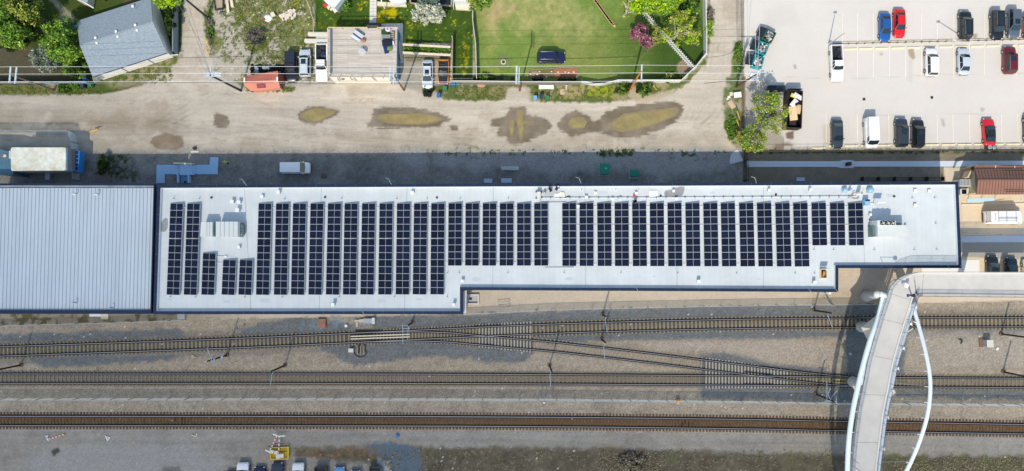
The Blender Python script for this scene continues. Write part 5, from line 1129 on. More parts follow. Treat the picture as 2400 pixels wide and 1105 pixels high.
boardfence([(1624, 164), (1648, 133)], 1.9, 'short white diagonal fence joining the corner of the big lawn', wf, capm=white)
boardfence([(1649, 136), (1649, 74)], 1.9, 'white board fence along the gravel lane, lower length', wf, capm=white)
boardfence([(1648, 70), (1647, -25)], 1.9, 'white board fence along the gravel lane, upper length', wf, capm=white)
# white picket fence: individual pickets
t = thing('picket_fence', W(1560, 90), 'thick white picket fence running diagonally through the garden trees', 'fence'); a = W(1497, 24); c = W(1622, 164); b = MB(); L_ = (c-a).length; d = (c-a)/L_; nr = Vector((d.y, -d.x, 0)); k = 0
for i in range(int(L_/.2)):
    p = a+d*(i*.2)+nr*(.10 if i % 2 else -.10); b.box(p, .1, .03, 1.75+.05*(i % 3), math.atan2(d.y, d.x))
b.build('pickets', white, t); b = MB(); b.beam(a+Vector((0, 0, .4)), c+Vector((0, 0, .4)), .14, .1); b.beam(a+Vector((0, 0, 1.4)), c+Vector((0, 0, 1.4)), .14, .1); b.build('rail', wf, t)
# vacant lot wire fence
linkfence([(716, -10), (722, 8), (739, 42), (739, 80)], 1.2, 2.5, 'thin pale fence curving between the weedy lot and the garden', pm=cream, fabric=False, pr=.06)
# -- orange shed
om = mat('orange_metal', A(228, 142, 120), .5, var=.09, vscale=1.2); od = mat('orange_dark', A(150, 74, 62), .6, var=.2)
t = thing('shed', W(620, 190), 'orange red metal roofed shed at the lane corner', 'shed'); b = MB()
za, zb_, zc = 2.3, 3.0, 2.3
r1 = W(574, 192, zb_); r2 = W(652, 188, zb_)
A0, A1, A2, A3 = W(571, 179, za), W(651, 167, za), W(668, 205, za-.2), W(588, 214, za)
b = MB(); slab4(b, [A0, r1, r2, A1], .06); slab4(b, [r1, A3, W(656, 206, za), r2], .06); slab4(b, [A0, W(571, 200, za), A3, r1], .05)
rf = b.build('roof', om, t)
b = MB()
for k in range(26):
    f = k/25; p = A0.lerp(A1, f); q = r1.lerp(r2, f); s_ = A3.lerp(W(656, 206, za), f); b.beam(p+Vector((0, 0, .005)), q+Vector((0, 0, .005)), .04, .03); b.beam(q+Vector((0, 0, .005)), s_+Vector((0, 0, .005)), .04, .03)
b.build('roof_rib', mat('orange_rib', A(206, 112, 92), .5), rf)
w_ = inset([Vector((p.x, p.y)) for p in (A0, A1, W(656, 206, za), A3)], .25); b = MB(); b.prism(w_, 0, za-.2); b.build('wall', mat('pink_wall', A(214, 150, 130), .7), t)
b = MB(); slab4(b, [W(652.5, 168, 2.2), r2+Vector((.1, 0, -.1)), W(668, 203, .6), W(668, 176, .6)], .05); b.build('lean_to_roof', od, t)
b = MB(); b.prism([(W(x, y, 2.9).x, W(x, y, 2.9).y) for x, y in ((600, 191), (622, 191), (620, 205), (602, 206))], 2.45, 2.8); b.build('patch', mat('rusty_patch', A(150, 84, 84), .7, var=.4, vscale=8), t)
b = MB(); b.box(W(573, 188, 3.0), .25, .7, .1); b.box(W(650, 186, 3.0), .25, .7, .1); b.build('ridge_bracket', white, t)
for i, (x, y) in enumerate(((604, 162), (622, 162), (630, 162), (603, 170))):
    b = MB(); b.cyl(W(x, y), .28 if i < 3 else .4, .8 if i < 3 else .5, 12); b.cyl(W(x, y, .8 if i < 3 else .5)+Vector((0, 0, .003)), .15, .05, 8); tag(b.build('drum', mat('grey_plastic', A(150, 160, 168), .5, var=.15)), 'grey drum behind the orange shed, %s from the left' % ORD[[0, 2, 3, 1][i]], 'drum', 'grey drums behind the shed')
t = thing('scrap_heap', W(640, 158), 'dark heap of tyres and scrap behind the orange shed', 'scrap heap'); b = MB()
for i in range(26): b.blob(W(random.uniform(590, 672), random.uniform(155, 172), .0), random.uniform(.3, .7), random.uniform(.3, .6), random.uniform(.2, .6), 7, 4, jit=.3)
b.build('heap', mat('dark_scrap', A(44, 48, 46), .9, var=.5, vscale=3), t)
# -- trailer, timber and rubble
t = thing('flat_trailer', W(512, 8), 'black framed flatbed trailer at the top of the lane', 'trailer'); b = MB()
cs = [(501, -20), (524, -20), (524, 22), (506, 24)]
for i in range(4): b.beam(W(*cs[i], .6), W(*cs[(i+1) % 4], .6), .16, .3)
b.build('frame', darkm, t); b = MB(); b.prism([(W(x, y, .6).x, W(x, y, .6).y) for x, y in ((503, -19), (522, -19), (522, 21), (508, 22))], .5, .6); b.build('bed', wood, t)
for x, y in ((500, -8), (526, -8)): b = MB(); p = W(x, y, .35); b.tube([p+Vector((-.12, 0, 0)), p+Vector((.12, 0, 0))], .35, 12); b.build('wheel', tyre, t)
b = MB(); b.beam(W(516, 24, .4), W(519, 38, .4), .1, .12); b.beam(W(514, 30, .3), W(526, 30, .3), .1, .1); b.build('drawbar', mat('blue_grey_scrap', A(96, 110, 130), .6), t)
for i, (x0, y0, x1, y1, w_) in enumerate(((532, -14, 536, 30, .4), (541, -14, 546, 18, .45), (528, -14, 529, 10, .25))):
    b = MB(); b.beam(W(x0, y0), W(x1, y1), w_, .35); b.beam(W(x0, y0, .36), W(x1, y1, .36), w_*.6, .05); tag(b.build('timber_stack', cream), 'pale plank beside the flatbed trailer, %s' % ['middle one', 'right one', 'narrow left one'][i], 'plank', 'planks by the trailer')
t = thing('rubble_pile', W(675, 38), 'pile of pale broken slabs among the weeds of the vacant lot', 'rubble'); b = MB()
for i in range(34): b.box(W(random.gauss(675, 8), random.gauss(38, 5), random.uniform(0, .15)), random.uniform(.3, .8), random.uniform(.2, .5), random.uniform(.12, .3), random.uniform(0, 3))
b.build('slabs', mat('pale_rubble', A(222, 208, 194), .85, var=.15), t)
b = MB(); b.box(W(641, 36, 0), .65, .6, .5, .5); b.box(W(641, 36, .5), .5, .5, .05, .5); tag(b.build('crate', cream), 'pale crate left of the broken slabs', 'crate')
b = MB(); b.blob(W(628, 43, .1), .8, .6, .3, 9, 5, jit=.25); tag(b.build('white_sack', white), 'white sack with a red patch left of the pale crate', 'sack'); b = MB(); b.blob(W(621, 45, .15), .3, .25, .25, 7, 4, jit=.2); tag(b.build('red_tub', red), 'red tub beside the white sack', 'tub')
for i, (x0, y0, x1, y1) in enumerate(((724, 82, 769, 83), (716, 98, 769, 98))):
    t = thing('planter_box', W((x0+x1)/2, y0), 'cream board planter beside the pickup truck, %s' % ['upper one', 'lower one'][i], 'planter', 'planters beside the deck', ); b = MB(); b.beam(W(x0, y0), W(x1, y1), .62, .6); b.build('boards', cream, t); b = MB(); b.beam(W(x0+2, y0, .602), W(x1-2, y1, .602), .5, .03); b.build('top', offw, t)
b = MB(); b.beam(W(742, 90, .2), W(768, 91, .2), .5, .3); tag(b.build('slab_pile', conc), 'grey slabs between the two cream planters', 'slab')
# -- garage with roof deck
t = thing('garage', (W(850, 130).x, W(850, 130).y, 0), 'garage with a timber roof deck, blue right wall and white doors facing the lane', 'garage'); zk = 3.0
DK = [(769, 66), (931, 66), (929, 181), (769, 181)]; dk = [V2(x, y, zk) for x, y in DK]
b = MB(); b.prism(inset(dk, .05), 2.2, zk-.12); b.prism(inset(dk, .12), 0, 2.2); b.build('wall', mat('white_siding', A(244, 240, 232), .7, var=.03), t)
b = MB(); q = inset(dk, .11); b.add([(q[1].x+.0+.04, q[1].y, .02), (q[2].x+.04, q[2].y, .02), (q[2].x+.04, q[2].y, zk-.15), (q[1].x+.04, q[1].y, zk-.15)], [[0, 1, 2, 3]]) if False else b.beam((dk[1].x+.03, dk[1].y-.1, .02), (dk[2].x+.03, dk[2].y+.1, .02), .08, zk-.2); b.build('side_cladding', mat('teal_blue_cladding', A(84, 134, 168), .7, var=.12, vscale=2), t)
deckm = bpy.data.materials.new('deck_boards'); deckm.use_nodes = True
def _dk():
    N = deckm.node_tree.nodes; L = deckm.node_tree.links; p = N['Principled BSDF']; p.inputs['Roughness'].default_value = .8; tc = N.new('ShaderNodeTexCoord'); b_ = N.new('ShaderNodeTexBrick'); b_.inputs['Scale'].default_value = 1; b_.inputs['Brick Width'].default_value = 3.6; b_.inputs['Row Height'].default_value = .145; b_.inputs['Mortar Size'].default_value = .012
    b_.inputs['Color1'].default_value = (*A(218, 208, 198), 1); b_.inputs['Color2'].default_value = (*A(196, 186, 176), 1); b_.inputs['Mortar'].default_value = (*A(120, 112, 106), 1); L.new(tc.outputs['Object'], b_.inputs['Vector'])
    mp = N.new('ShaderNodeMapping'); mp.inputs['Scale'].default_value = (.5, 6, 1); L.new(tc.outputs['Object'], mp.inputs[0]); nz = N.new('ShaderNodeTexNoise'); nz.inputs['Scale'].default_value = 1; nz.inputs['Detail'].default_value = 5; L.new(mp.outputs[0], nz.inputs['Vector']); mr = N.new('ShaderNodeMapRange'); mr.inputs['From Min'].default_value = .3; mr.inputs['From Max'].default_value = .7; mr.inputs['To Min'].default_value = .86; mr.inputs['To Max'].default_value = 1.08; L.new(nz.outputs[0], mr.inputs[0]); vm = N.new('ShaderNodeVectorMath'); vm.operation = 'SCALE'; L.new(b_.outputs[0], vm.inputs[0]); L.new(mr.outputs[0], vm.inputs['Scale']); L.new(vm.outputs[0], p.inputs['Base Color'])
_dk()
b = MB(); b.prism(dk, zk-.12+.003, zk); b.build('roof_deck', deckm, t)
rail_m = mat('deck_rail_wood', A(222, 200, 158), .7, var=.1)
def deckrail(p0, p1, m=rail_m, h=1.0):
    b = MB(); b.beam(W(*p0, zk+h), W(*p1, zk+h), .12, .06); a = W(*p0, zk+h); c = W(*p1, zk+h); n_ = max(2, int((c-a).length/1.6))
    for i in range(n_+1):
        p = a.lerp(c, i/n_); b.box((p.x, p.y, zk), .09, .09, h)
    b.build('railing', m, t)
deckrail((769, 65), (860, 65)); deckrail((884, 65), (932, 65)); deckrail((768, 66), (767, 180), h=1.15); deckrail((768, 180), (922, 180), m=wood)
b = MB(); b.beam(W(776, 66, zk), W(776, 178, zk), .08, .9); b.build('privacy_screen', mat('blue_grey_screen', A(170, 180, 188), .7), t)
b = MB(); b.prism([V2(x, y, .25) for x, y in ((786, 191), (916, 191), (916, 198), (786, 198))], 0, .25); b.build('step', cream, t)
for x in (796, 834, 880): b = MB(); b.beam(W(x-8, 182, 2.7), W(x, 190, .9), .5, .12); b.build('door_awning', white, t)
for x in (803, 806, 826): b = MB(); b.beam(W(x-2, 187.5, 1.3), W(x+2, 187.5, 1.3), .06, .5); b.build('window', glass, t)
b = MB()
for k in range(6): b.box(W(872, 60+k*1.3, zk-.3-k*.0), 2.0, .3, .3)
b2 = MB()
for k in range(5): b2.box((W(872, 62, zk).x, W(872, 62, zk).y+1.2-k*.28, 0), 1.9, .26, .5*(k+1)+.3)
b2.build('stairs', mat('stair_dark', A(96, 92, 88), .8), t)
def on_deck(x, y): return W(x, y, zk+.01)
sun = thing('lounger', on_deck(838, 88), 'silver folded sun lounger standing on the timber roof deck', 'lounger', rz=-.62); b = MB()
for k, (o_, w2) in enumerate(((-.35, .5), (.3, .3), (.62, .25))): b.box((0, o_, .35), 1.7, w2, .05)
b.build('cushion', mat('silver_fabric', A(214, 220, 230), .6), sun, local=True); b = MB(); b.box((0, .08, .2), 1.75, .1, .3); b.box((0, .85, .2), 1.6, .08, .3); b.box((0, -.62, .2), 1.6, .05, .1); b.build('frame', mat('slate_metal', A(84, 98, 120), .5), sun, local=True)
b = MB(); b.blob(on_deck(853, 97)+Vector((0, 0, .3)), .4, .4, .3, 8, 5, jit=.25); tag(b.build('clay_pot', mat('clay', A(190, 144, 124), .8, var=.2)), 'clay coloured pot beside the sun lounger', 'pot')
t = thing('glass_table', on_deck(851, 124), 'round glass topped table on the middle of the roof deck', 'table'); b = MB(); b.cyl((0, 0, .7), .62, .03, 24); b.build('tabletop', mat('frosted_glass', A(214, 216, 222), .15, alpha=.75), t, local=True); b = MB(); b.beam((.1, .6, .74), (.6, .1, .74), .08, .04); b.build('rim', darkm, t, local=True); b = MB(); b.cyl((0, 0, 0), .08, .7, 8); b.build('leg', galv, t, local=True)
t = thing('grill', on_deck(904, 84), 'grill with green cover and grey shelf in the upper right corner of the roof deck', 'grill'); b = MB(); b.box((0, .35, 0), 1.1, .65, 1.0); b.build('cover', mat('dark_green_cover', A(52, 86, 50), .8), t, local=True); b = MB(); b.box((.2, -.35, 0), 1.4, .55, .8); b.build('shelf', mat('shelf_grey', A(140, 142, 146), .6), t, local=True)
t = thing('parasol', on_deck(911, 74), 'small white parasol with pink centre on the roof deck', 'parasol'); b = MB(); b.cyl((0, 0, .95), .42, .2, 16, .2); b.build('canopy', white, t, local=True); b = MB(); b.cyl((-.02, -.03, 1.16), .17, .04, 12); b.build('centre_cap', mat('pink_cloth', A(232, 60, 120), .7), t, local=True); b = MB(); b.cyl((0, 0, 0), .03, .95, 6); b.build('pole', galv, t, local=True)
for i in range(4):
    b = MB(); p = on_deck(921, 78+i*5); b.box(p, .5, .25, .4); b.box(p+Vector((0, 0, .41)), .4, .18, .05); tag(b.build('shelf_crate', wood), 'small wooden crate by the right edge of the roof deck, %s from the top' % ORD[i], 'crate', 'crates on the roof deck')
t = thing('sofa', on_deck(909, 103), 'dark charcoal outdoor sofa on the right side of the roof deck', 'sofa', rz=.08); b = MB(); b.box((0, 0, 0), 1.7, .65, .42); b.build('seat', mat('charcoal_fabric', A(46, 50, 62), .85, var=.1), t, local=True); b = MB(); b.box((0, .36, 0), 1.7, .15, .8); b.build('backrest', mat('charcoal_fabric', (0, 0, 0)), t, local=True); b = MB(); b.box((.95, -.05, 0), .2, .6, .5); b.build('armrest', white, t, local=True)
t = thing('lounger', on_deck(905, 118), 'navy blue lounger below the dark sofa on the roof deck', 'lounger', rz=.25); b = MB(); b.box((0, 0, .25), .65, 1.3, .1); b.build('cushion', mat('navy_fabric', A(40, 58, 116), .8), t, local=True); b = MB()
for sx in (-.25, .25):
    for sy in (-.5, .5): b.box((sx, sy, 0), .05, .05, .25)
b.build('leg', darkm, t, local=True)
t = thing('cushion_seat', on_deck(914, 116), 'green cushioned stool between sofa and navy lounger', 'stool', rz=-.1); b = MB(); b.box((0, 0, .3), .75, .6, .12); b.build('cushion', mat('leaf_green_fabric', A(112, 148, 70), .8), t, local=True); b = MB(); b.box((0, 0, 0), .6, .5, .3); b.build('base', darkm, t, local=True)
# concrete paths in the garden
for nm, p in (('garden_path', [(868, -40), (883, -40), (882, 56), (866, 64)]), ('garden_path', [(866, 56.5), (944, 55), (945, 148), (930, 148), (931, 64), (866, 64.5)])):
    o = sheet(nm, p, .02 if p[0][1] < 0 else .024, conc_w, kind='structure')
b = MB()
for y in range(-20, 60, 8): b.beam(W(867.5, y, .021), W(882, y, .021), .04, .006)
b.beam(W(875, -30, .021), W(874, 58, .021), .04, .006)
for x in range(885, 940, 9): b.beam(W(x, 56, .025), W(x, 63.5, .025), .04, .006)
for y in range(70, 146, 9): b.beam(W(932, y, .025), W(944, y, .025), .04, .006)
tag(b.build('path_joints', mat('path_joint', A(150, 148, 144), .8)), kind='structure')
boardfence([(938, 100), (941, 142)], 1.3, 'short cream leaning board along the path right of the garage', cream, capm=cream, post=False)
for i, y in enumerate((106, 125)):
    t = thing('timber_trellis', W(1000, y), 'long cream timber trellis above the parked silver car, %s beam' % ['upper', 'lower'][i], 'trellis', 'trellis beams'); b = MB(); b.beam(W(944, y-2+1, 1.3), W(1056, y+4+1, 1.3), .35, .1); b.build('beam', cream, t); b = MB()
    for k in range(6): b.box(W(950+k*20, y+k+1), .1, .1, 1.3)
    b.build('post', wood, t)
boardfence([(1062, 92), (1061, 188)], 1.6, 'weathered board fence right of the orange striped car', cream, capm=wood)
t = thing('timber_edging', W(1082, 188), 'double timber rail enclosure at the foot of the narrow lawn', 'rail'); b = MB(); b.beam(W(1054, 185, .5), W(1108, 185, .5), .16, .12); b.beam(W(1058, 191, .5), W(1110, 191, .5), .16, .12); b.build('rail', mat('edging_wood', A(196, 178, 150), .8), t); b = MB()
for x in (1058, 1082, 1107):
    b.box(W(x, 188), .12, .6, .5)
b.build('post', wood, t)
# bits of houses along the top edge
t = thing('garden_shed', W(787, 5), 'small pale metal shed with grey slatted side at the top of the garden', 'shed', ); z_ = 2.2
b = MB(); q = [V2(x, y, z_) for x, y in ((750, -8), (775, -28), (803, -4), (784, 18), (768, 10))]; b.prism(q, 1.9, z_); b.build('roof', mat('pale_blue_roof', A(222, 230, 238), .5), t); b = MB(); b.prism(inset(q, .12), 0, 1.895); b.build('wall', offw, t)
b = MB(); b.prism([V2(x, y, 1.7) for x, y in ((804, -3), (810, -2), (792, 24), (785, 19))], .2, 1.7); b.build('slatted_side', mat('slat_grey', A(140, 160, 160), .6, var=.3, vscale=12, stretch=(1, 1, 1)), t)
for i, (x, y, m_, l) in enumerate(((763, 14, red, 'red box at the foot of the small pale shed'), (771, 18, cream, 'cream box at the foot of the small pale shed, left of two'), (786, 26, cream, 'cream box at the lowest corner of the small pale shed'), (777, 21, offw, 'off white box between the two cream boxes of the shed'))):
    b = MB(); b.box(W(x, y), .55, .5, .45, .6); b.box(W(x, y, .453), .6, .55, .05, .6); tag(b.build('storage_box', m_), l, 'box', 'boxes by the garden shed')
t = thing('house', W(920, -15), 'white canopied house end at the top edge left of the blossom tree', 'house', ); b = MB(); b.prism([V2(x, y, 3) for x, y in ((908, -40), (950, -40), (952, 4), (936, 8), (918, 8), (910, -2))], 2.7, 3.0); b.build('roof', mat('white_canopy', A(236, 240, 246), .5), t); b = MB(); b.prism([V2(x, y, 2.6) for x, y in ((915, -40), (948, -40), (948, 2), (920, 4))], 0, 2.69); b.build('wall', white, t)
b = MB(); b.prism([V2(x, y, .4) for x, y in ((884, 4), (953, 8), (953, 16), (884, 13))], 0, .4); b.build('patio_slab', cream, t); b = MB(); b.tube([W(893, -20, 2.6), W(894, 4, 2.6), W(900, 16, 1.6), (W(902, 20, 1.2))], .09, 6); b.build('downpipe', white, t)
t = thing('house', W(1080, -15), 'white house porch with a red mat at the top edge right of the blossom tree', 'house', ); b = MB(); b.prism([V2(x, y, 3) for x, y in ((1064, -40), (1103, -40), (1103, 2), (1064, 2))], 0, 3.0); b.build('wall', white, t); b = MB(); b.prism([V2(x, y, .5) for x, y in ((1068, 6), (1102, 7), (1102, 24), (1068, 22))], 0, .5); b.build('porch_step', cream, t); b = MB(); b.box(W(1083, 12, .502), .75, .3, .02); b.build('door_mat', mat('faded_red', A(206, 120, 120), .9), t)
b = MB(); b.beam(W(1063.5, -20, 0), W(1064, 24, 0), .1, 1.4); b.build('side_screen', white, t)
t = thing('timber_deck', W(1040, 0), 'dark garden deck with a grey timber frame beside the blossom tree', 'deck'); b = MB(); b.prism([V2(x, y, .8) for x, y in ((1024, -40), (1058, -40), (1056, 11), (1024, 10))], .6, .8); b.build('floor', mat('deck_dark', A(34, 40, 48), .5), t); b = MB()
for a, c in (((1022, -30), (1022, 12)), ((1022, 12), (1058, 15)), ((1058, 15), (1060, -30)), ((962, 8), (986, 11)), ((962, 8), (960, -30))): b.beam(W(*a, .9), W(*c, .9), .25, .15)
b.build('frame', mat('grey_timber', A(160, 154, 146), .8), t); b = MB(); b.prism([V2(x, y, .3) for x, y in ((963, -30), (1000, -30), (1000, 8), (963, 7))], 0, .3); b.build('planter_soil', mat('soil_dark', A(50, 38, 28), .9, var=.3, vscale=3), t)
t = thing('house', W(190, -12), 'grey house corner with a white gutter, above the shingled house at the top edge', 'house'); b = MB(); b.prism([V2(x, y, 3) for x, y in ((165, -40), (215, -40), (205, 4), (198, 6), (180, -3), (170, -4))], 2.7, 3); b.build('roof', mat('grey_blue_roof', A(150, 164, 178), .7), t); b = MB(); b.beam(W(178, -6, 2.7), W(220, 20, 2.6), .16, .14); b.build('gutter', white, t); b = MB(); b.prism([V2(x, y, 2.6) for x, y in ((170, -40), (205, -40), (198, 6), (184, 3), (172, -6))], 0, 2.69); b.build('wall', mat('beige_wall', A(196, 184, 166), .8), t)
# stepping stone ladder path
for i in range(13):
    f = i/12; b = MB(); p = W(1394+f*42, 0+f*58, 0); b.box(p, 1.2, .3, .05, -.75); tag(b.build('path_slab', mat('sand_slab', A(206, 176, 134), .85, var=.1)), 'sandy stepping slab of the garden path, %s from the top' % ORD[i], 'stepping slab', 'stepping slabs on the big lawn')
# fire pit and garden bed edging
b = MB()
for k in range(12): a = k*math.pi/6; b.box(W(1180, 146)+Vector((.36*math.cos(a), .36*math.sin(a), 0)), .16, .2, .3, a)
tag(b.build('fire_pit', mat('pale_brick', A(226, 208, 186), .8)), 'small round fire pit ring of pale stones on the lawn', 'fire pit')
b = MB(); b.tube([W(x, y, .06) for x, y in ((1237, 186), (1236, 170), (1242, 164), (1262, 163), (1290, 161), (1318, 158), (1345, 158), (1355, 163), (1357, 174), (1354, 183))], .045, 5); tag(b.build('bed_edging', mat('edging_pale', A(170, 164, 150), .7)), 'curved pale edging around the reddish garden bed', 'edging')
for i, (x, y) in enumerate(((1243, 174), (1281, 181), (1293, 168), (1308, 169), (1325, 169), (1333, 170), (1345, 169), (1352, 181), (1265, 168), (1259, 175))):
    b = MB(); b.blob(W(x, y, .05), .16, .13, .12, 7, 4, jit=.2); tag(b.build('bed_stone', white), 'small white stone in the reddish garden bed, %s' % ORD[i], 'stone', 'white stones in the garden bed')
t = thing('stone_pile', W(1325, 186), 'row of rounded stones at the fence below the reddish bed', 'stones'); b = MB()
for x0, x1 in ((1248, 1272), (1312, 1345)):
    for k in range(9): b.blob(W(x0+(x1-x0)*k/8, 188-1.5*math.sin(k), .1), .24, .22, .3, 7, 4, jit=.2)
b.build('stones', mat('pale_stones', A(206, 196, 178), .8, var=.2), t)
t = thing('hedge', W(1300, 186), 'dark low dead hedge behind the rounded stones', 'hedge'); b = MB()
for x0, x1, hh in ((1250, 1270, 1.0), (1310, 1346, 1.3)):
    for k in range(12): b.blob(W(random.uniform(x0, x1), 186, hh*.3), .4, .25, hh*.6, 7, 4, jit=.3)
b.build('foliage', mat('dark_hedge', A(44, 44, 38), .9, var=.4), t)
b = MB(); b.blob(W(1128, 200, .05), .8, .42, .2, 12, 5, jit=.05); tag(b.build('boulder', mat('sandstone', A(190, 150, 124), .85, var=.1)), 'flat sandstone boulder below the lawn fence', 'boulder')
t = thing('garden_bench', W(1280, 207), 'white bench top on thin legs outside the lower lawn fence', 'bench'); b = MB(); b.box((0, 0, .7), 2.5, .7, .08); b.build('tabletop', mat('pale_mint_white', A(228, 234, 224), .6, var=.04), t, local=True); b = MB()
for sx in (-1, 1):
    for sy in (-.4, .3): b.box((sx, sy, 0), .06, .06, .7)
b.build('leg', offw, t, local=True)
b = MB(); b.box(W(1318, 216), .7, .9, .05, .08); b.box(W(1316, 214, .052), .3, .3, .1); tag(b.build('stone_slab', mat('tan_slab', A(206, 184, 156), .8)), 'tan slab with a white lump outside the lower lawn fence', 'slab')
b = MB(); b.cyl(W(1327, 204), .16, .8, 8); b.beam(W(1327, 204, .3), W(1327, 212, .1), .12, .1); tag(b.build('standpipe', offw), 'short white post right of the white bench', 'post')
# wheelie bins
def bin_(x, y, m, label, rz=0.0, s=1.0):
    t = thing('wheelie_bin', W(x, y), label, 'bin', 'household bins along the lane', rz=rz); b = MB(); b.prism([(-.24*s, -.28*s), (.24*s, -.28*s), (.24*s, .26*s), (-.24*s, .26*s)], .08, .95); b.build('body', m, t, local=True)
    b = MB(); b.box((0, -.02, .955), .56*s, .64*s, .07); b.build('lid', m, t, local=True); b = MB(); b.beam((-.22*s, .33, .9), (.22*s, .33, .9), .05, .05); b.build('handle', darkm, t, local=True)
    for sx in (-.2, .2): b = MB(); b.tube([(sx-.03, .28, .1), (sx+.03, .28, .1)], .1, 8); b.build('wheel', tyre, t, local=True)
lb = mat('light_blue_plastic', A(110, 180, 236), .5)
for a in ((206, 190, blu, 'blue bin at the lower left corner of the shingled house'), (200, 204, mat('slate_plastic', A(52, 66, 90), .5), 'dark slate bin left of the shingled house bins'), (218, 202, grn, 'green bin with domed lid below the shingled house'), (998, 224, black, 'black bin below the silver car, left one'), (1007, 225, black, 'black bin below the silver car, right one', .1), (1029, 226, blu, 'bright blue bin alone on the lane edge'), (1044, 210, grn, 'tall green bin below the orange striped car', 0, 1.1), (1064, 200, blu, 'blue bin at the timber rails, beside a green one'), (1075, 200, grn, 'green bin at the timber rails, beside a blue one'), (1254, 232, lb, 'pale blue bin on the lane, left of three'), (1268, 229, mat('slate_plastic', (0, 0, 0)), 'dark bin on the lane, middle of three'), (1282, 232, grn, 'green bin on the lane, right of three')): bin_(*a)
# -- utility poles and lines
insm = mat('insulator', A(214, 220, 226), .3); xarm = mat('crossarm', A(196, 208, 222), .7, var=.1)
def pole(base, top, hgt, label, arms=(), m=polem, r=.16, extras=()):
    p = W(*base); q = W(*top, hgt); t = thing('utility_pole', p, label, 'utility pole', 'utility poles along the lane'); b = MB(); b.tube([p, q], [r, r*.65], 10); b.build('pole', m, t)
    for (x0, y0, x1, y1, w_) in arms:
        b = MB(); b.beam(W(x0, y0, hgt-.15), W(x1, y1, hgt-.15), w_, .14); b.build('crossarm', xarm, t)
        b = MB()
        for f in (.04, .5, .96): b.cyl(W(x0, y0, hgt).lerp(W(x1, y1, hgt), f), .06, .2, 6)
        b.build('insulator', insm, t)
    for (x, y, r_, h_, dz) in extras: b = MB(); b.cyl(W(x, y, hgt-dz), r_, h_, 12); b.cyl(W(x, y, hgt-dz+h_), r_*.5, .12, 8); b.build('transformer', mat('transformer_grey', A(176, 190, 206), .5), t)
    return t
HP = 11.6
pole((127, 212), (30, 178), HP-.3, 'grey leaning pole with two pale crossarms at the far left', [(26, 157, 23, 195, .22), (40, 158, 36, 197, .22)], m=polegrey)
pole((565, 213), (493, 177), HP-.3, 'pole with vertical and short double crossarms above the lane junction', [(494, 154, 493, 192, .14), (480, 173, 520, 173, .24), (480, 178.5, 520, 178.5, .24)], m=mat('dark_pole_wood', A(60, 76, 66), .85), r=.2)
pole((488, 43), (410, -22), HP, 'dark green pole at the top of the lane', m=mat('dark_pole_wood', (0, 0, 0)), r=.2)
pole((947, 212), (924, 178), HP-.3, 'brown pole with transformers at the corner of the garage', [(915, 157, 914, 192, .18), (923.5, 157, 923, 200, .18)], extras=((918, 186, .3, .9, 1.2), (928, 178, .26, .8, 1.4), (930, 192, .28, .8, 2.0)))
b = MB(); b.beam(W(926, 181, 9), W(936, 190, 9), .28, .1); tag(b.build('pole_bracket', white), 'white bracket box on the garage corner pole', 'bracket')
pole((1218, 213), (1212, 178), HP-.3, 'pole with two pale crossarms standing in the dirt gap of the lower fence', [(1211, 155, 1210, 198, .26), (1217, 158, 1216, 198, .15)])
pole((1478, 209), (1502, 168), HP-.4, 'orange brown leaning pole right of the sagging white fence', [(1504, 152, 1503, 190, .2)], m=mat('orange_pole', A(196, 122, 74), .8, var=.15), r=.2)
pole((1726, 204), (1771, 176), HP-.3, 'dark brown pole beside the teal dumpsters at the parking lot edge', [(1774, 171, 1774, 190, .15), (1753, 170, 1797, 170, .12)], m=mat('brown_pole', A(110, 84, 68), .85), r=.2, extras=((1765, 184, .25, .8, 1.4),))
def wire(pts, r, label, m, sag=.25, group='overhead wires'):
    out = []
    for (x0, y0, z0), (x1, y1, z1) in zip(pts, pts[1:]):
        a = W(x0, y0, z0); c = W(x1, y1, z1)
        for k in range(8): f = k/8; p = a.lerp(c, f); p.z -= sag*4*f*(1-f); out.append(p)
    out.append(W(*pts[-1])); b = MB(); b.tube(out, r, 5, caps=False); tag(b.build('overhead_wire', m), label, 'wire', group)
wm = mat('bright_wire', A(236, 236, 236), .4); dwm = mat('dark_wire', A(60, 62, 66), .6)
wire([(-60, 157, HP), (24, 157, HP), (493, 155, HP), (919, 157.5, HP), (1211, 156, HP), (1504, 153, HP), (1765, 154, HP)], .024, 'upper white power line along the lane', wm, .1)
wire([(-60, 174, HP), (24, 174, HP), (493, 172, HP), (919, 173.5, HP), (1211, 173, HP), (1504, 171, HP), (1774, 172, HP)], .024, 'middle white power line along the lane', wm, .1)
wire([(-60, 191, HP), (24, 192, HP), (493, 191, HP), (919, 192, HP), (1211, 192, HP), (1504, 190, HP), (1774, 189, HP)], .024, 'lower white power line along the lane', wm, .1)
wire([(-60, 193.5, 8), (80, 195, 8), (520, 193, 8), (930, 197, 8), (1215, 197, 8), (1492, 193, 8)], .05, 'thick grey cable below the white power lines', mat('grey_cable', A(120, 124, 126), .6), .3)
for i, x in enumerate((1738, 1741, 1744.5)): wire([(x-1, -40, 8.5), (x+1.5, 155, 8), (1724, 186, 8), (1650, 196, 8)], .04, 'dark cable running up the parking lot edge, %s from the left' % ORD[i], dwm, .3)
for i, (x0, x1) in enumerate(((1754, 1757), (1771, 1772), (1788, 1775))): wire([(x0, -40, 10.5), (x1, 172, HP)], .022, 'thin pale wire running up to the top edge, %s from the left' % ORD[i], wm, .2)
for i, (a, c) in enumerate((((416, -20, 10), (491, 172, 10.5)), ((430, -20, 10), (493, 176, 10.5)), ((400, -20, 10), (470, 100, 9)))): wire([a, c], .022, 'thin slanting wire over the side lane, %s from the left' % ORD[(1, 2, 0)[i]], mat('grey_cable', (0, 0, 0)), .2)
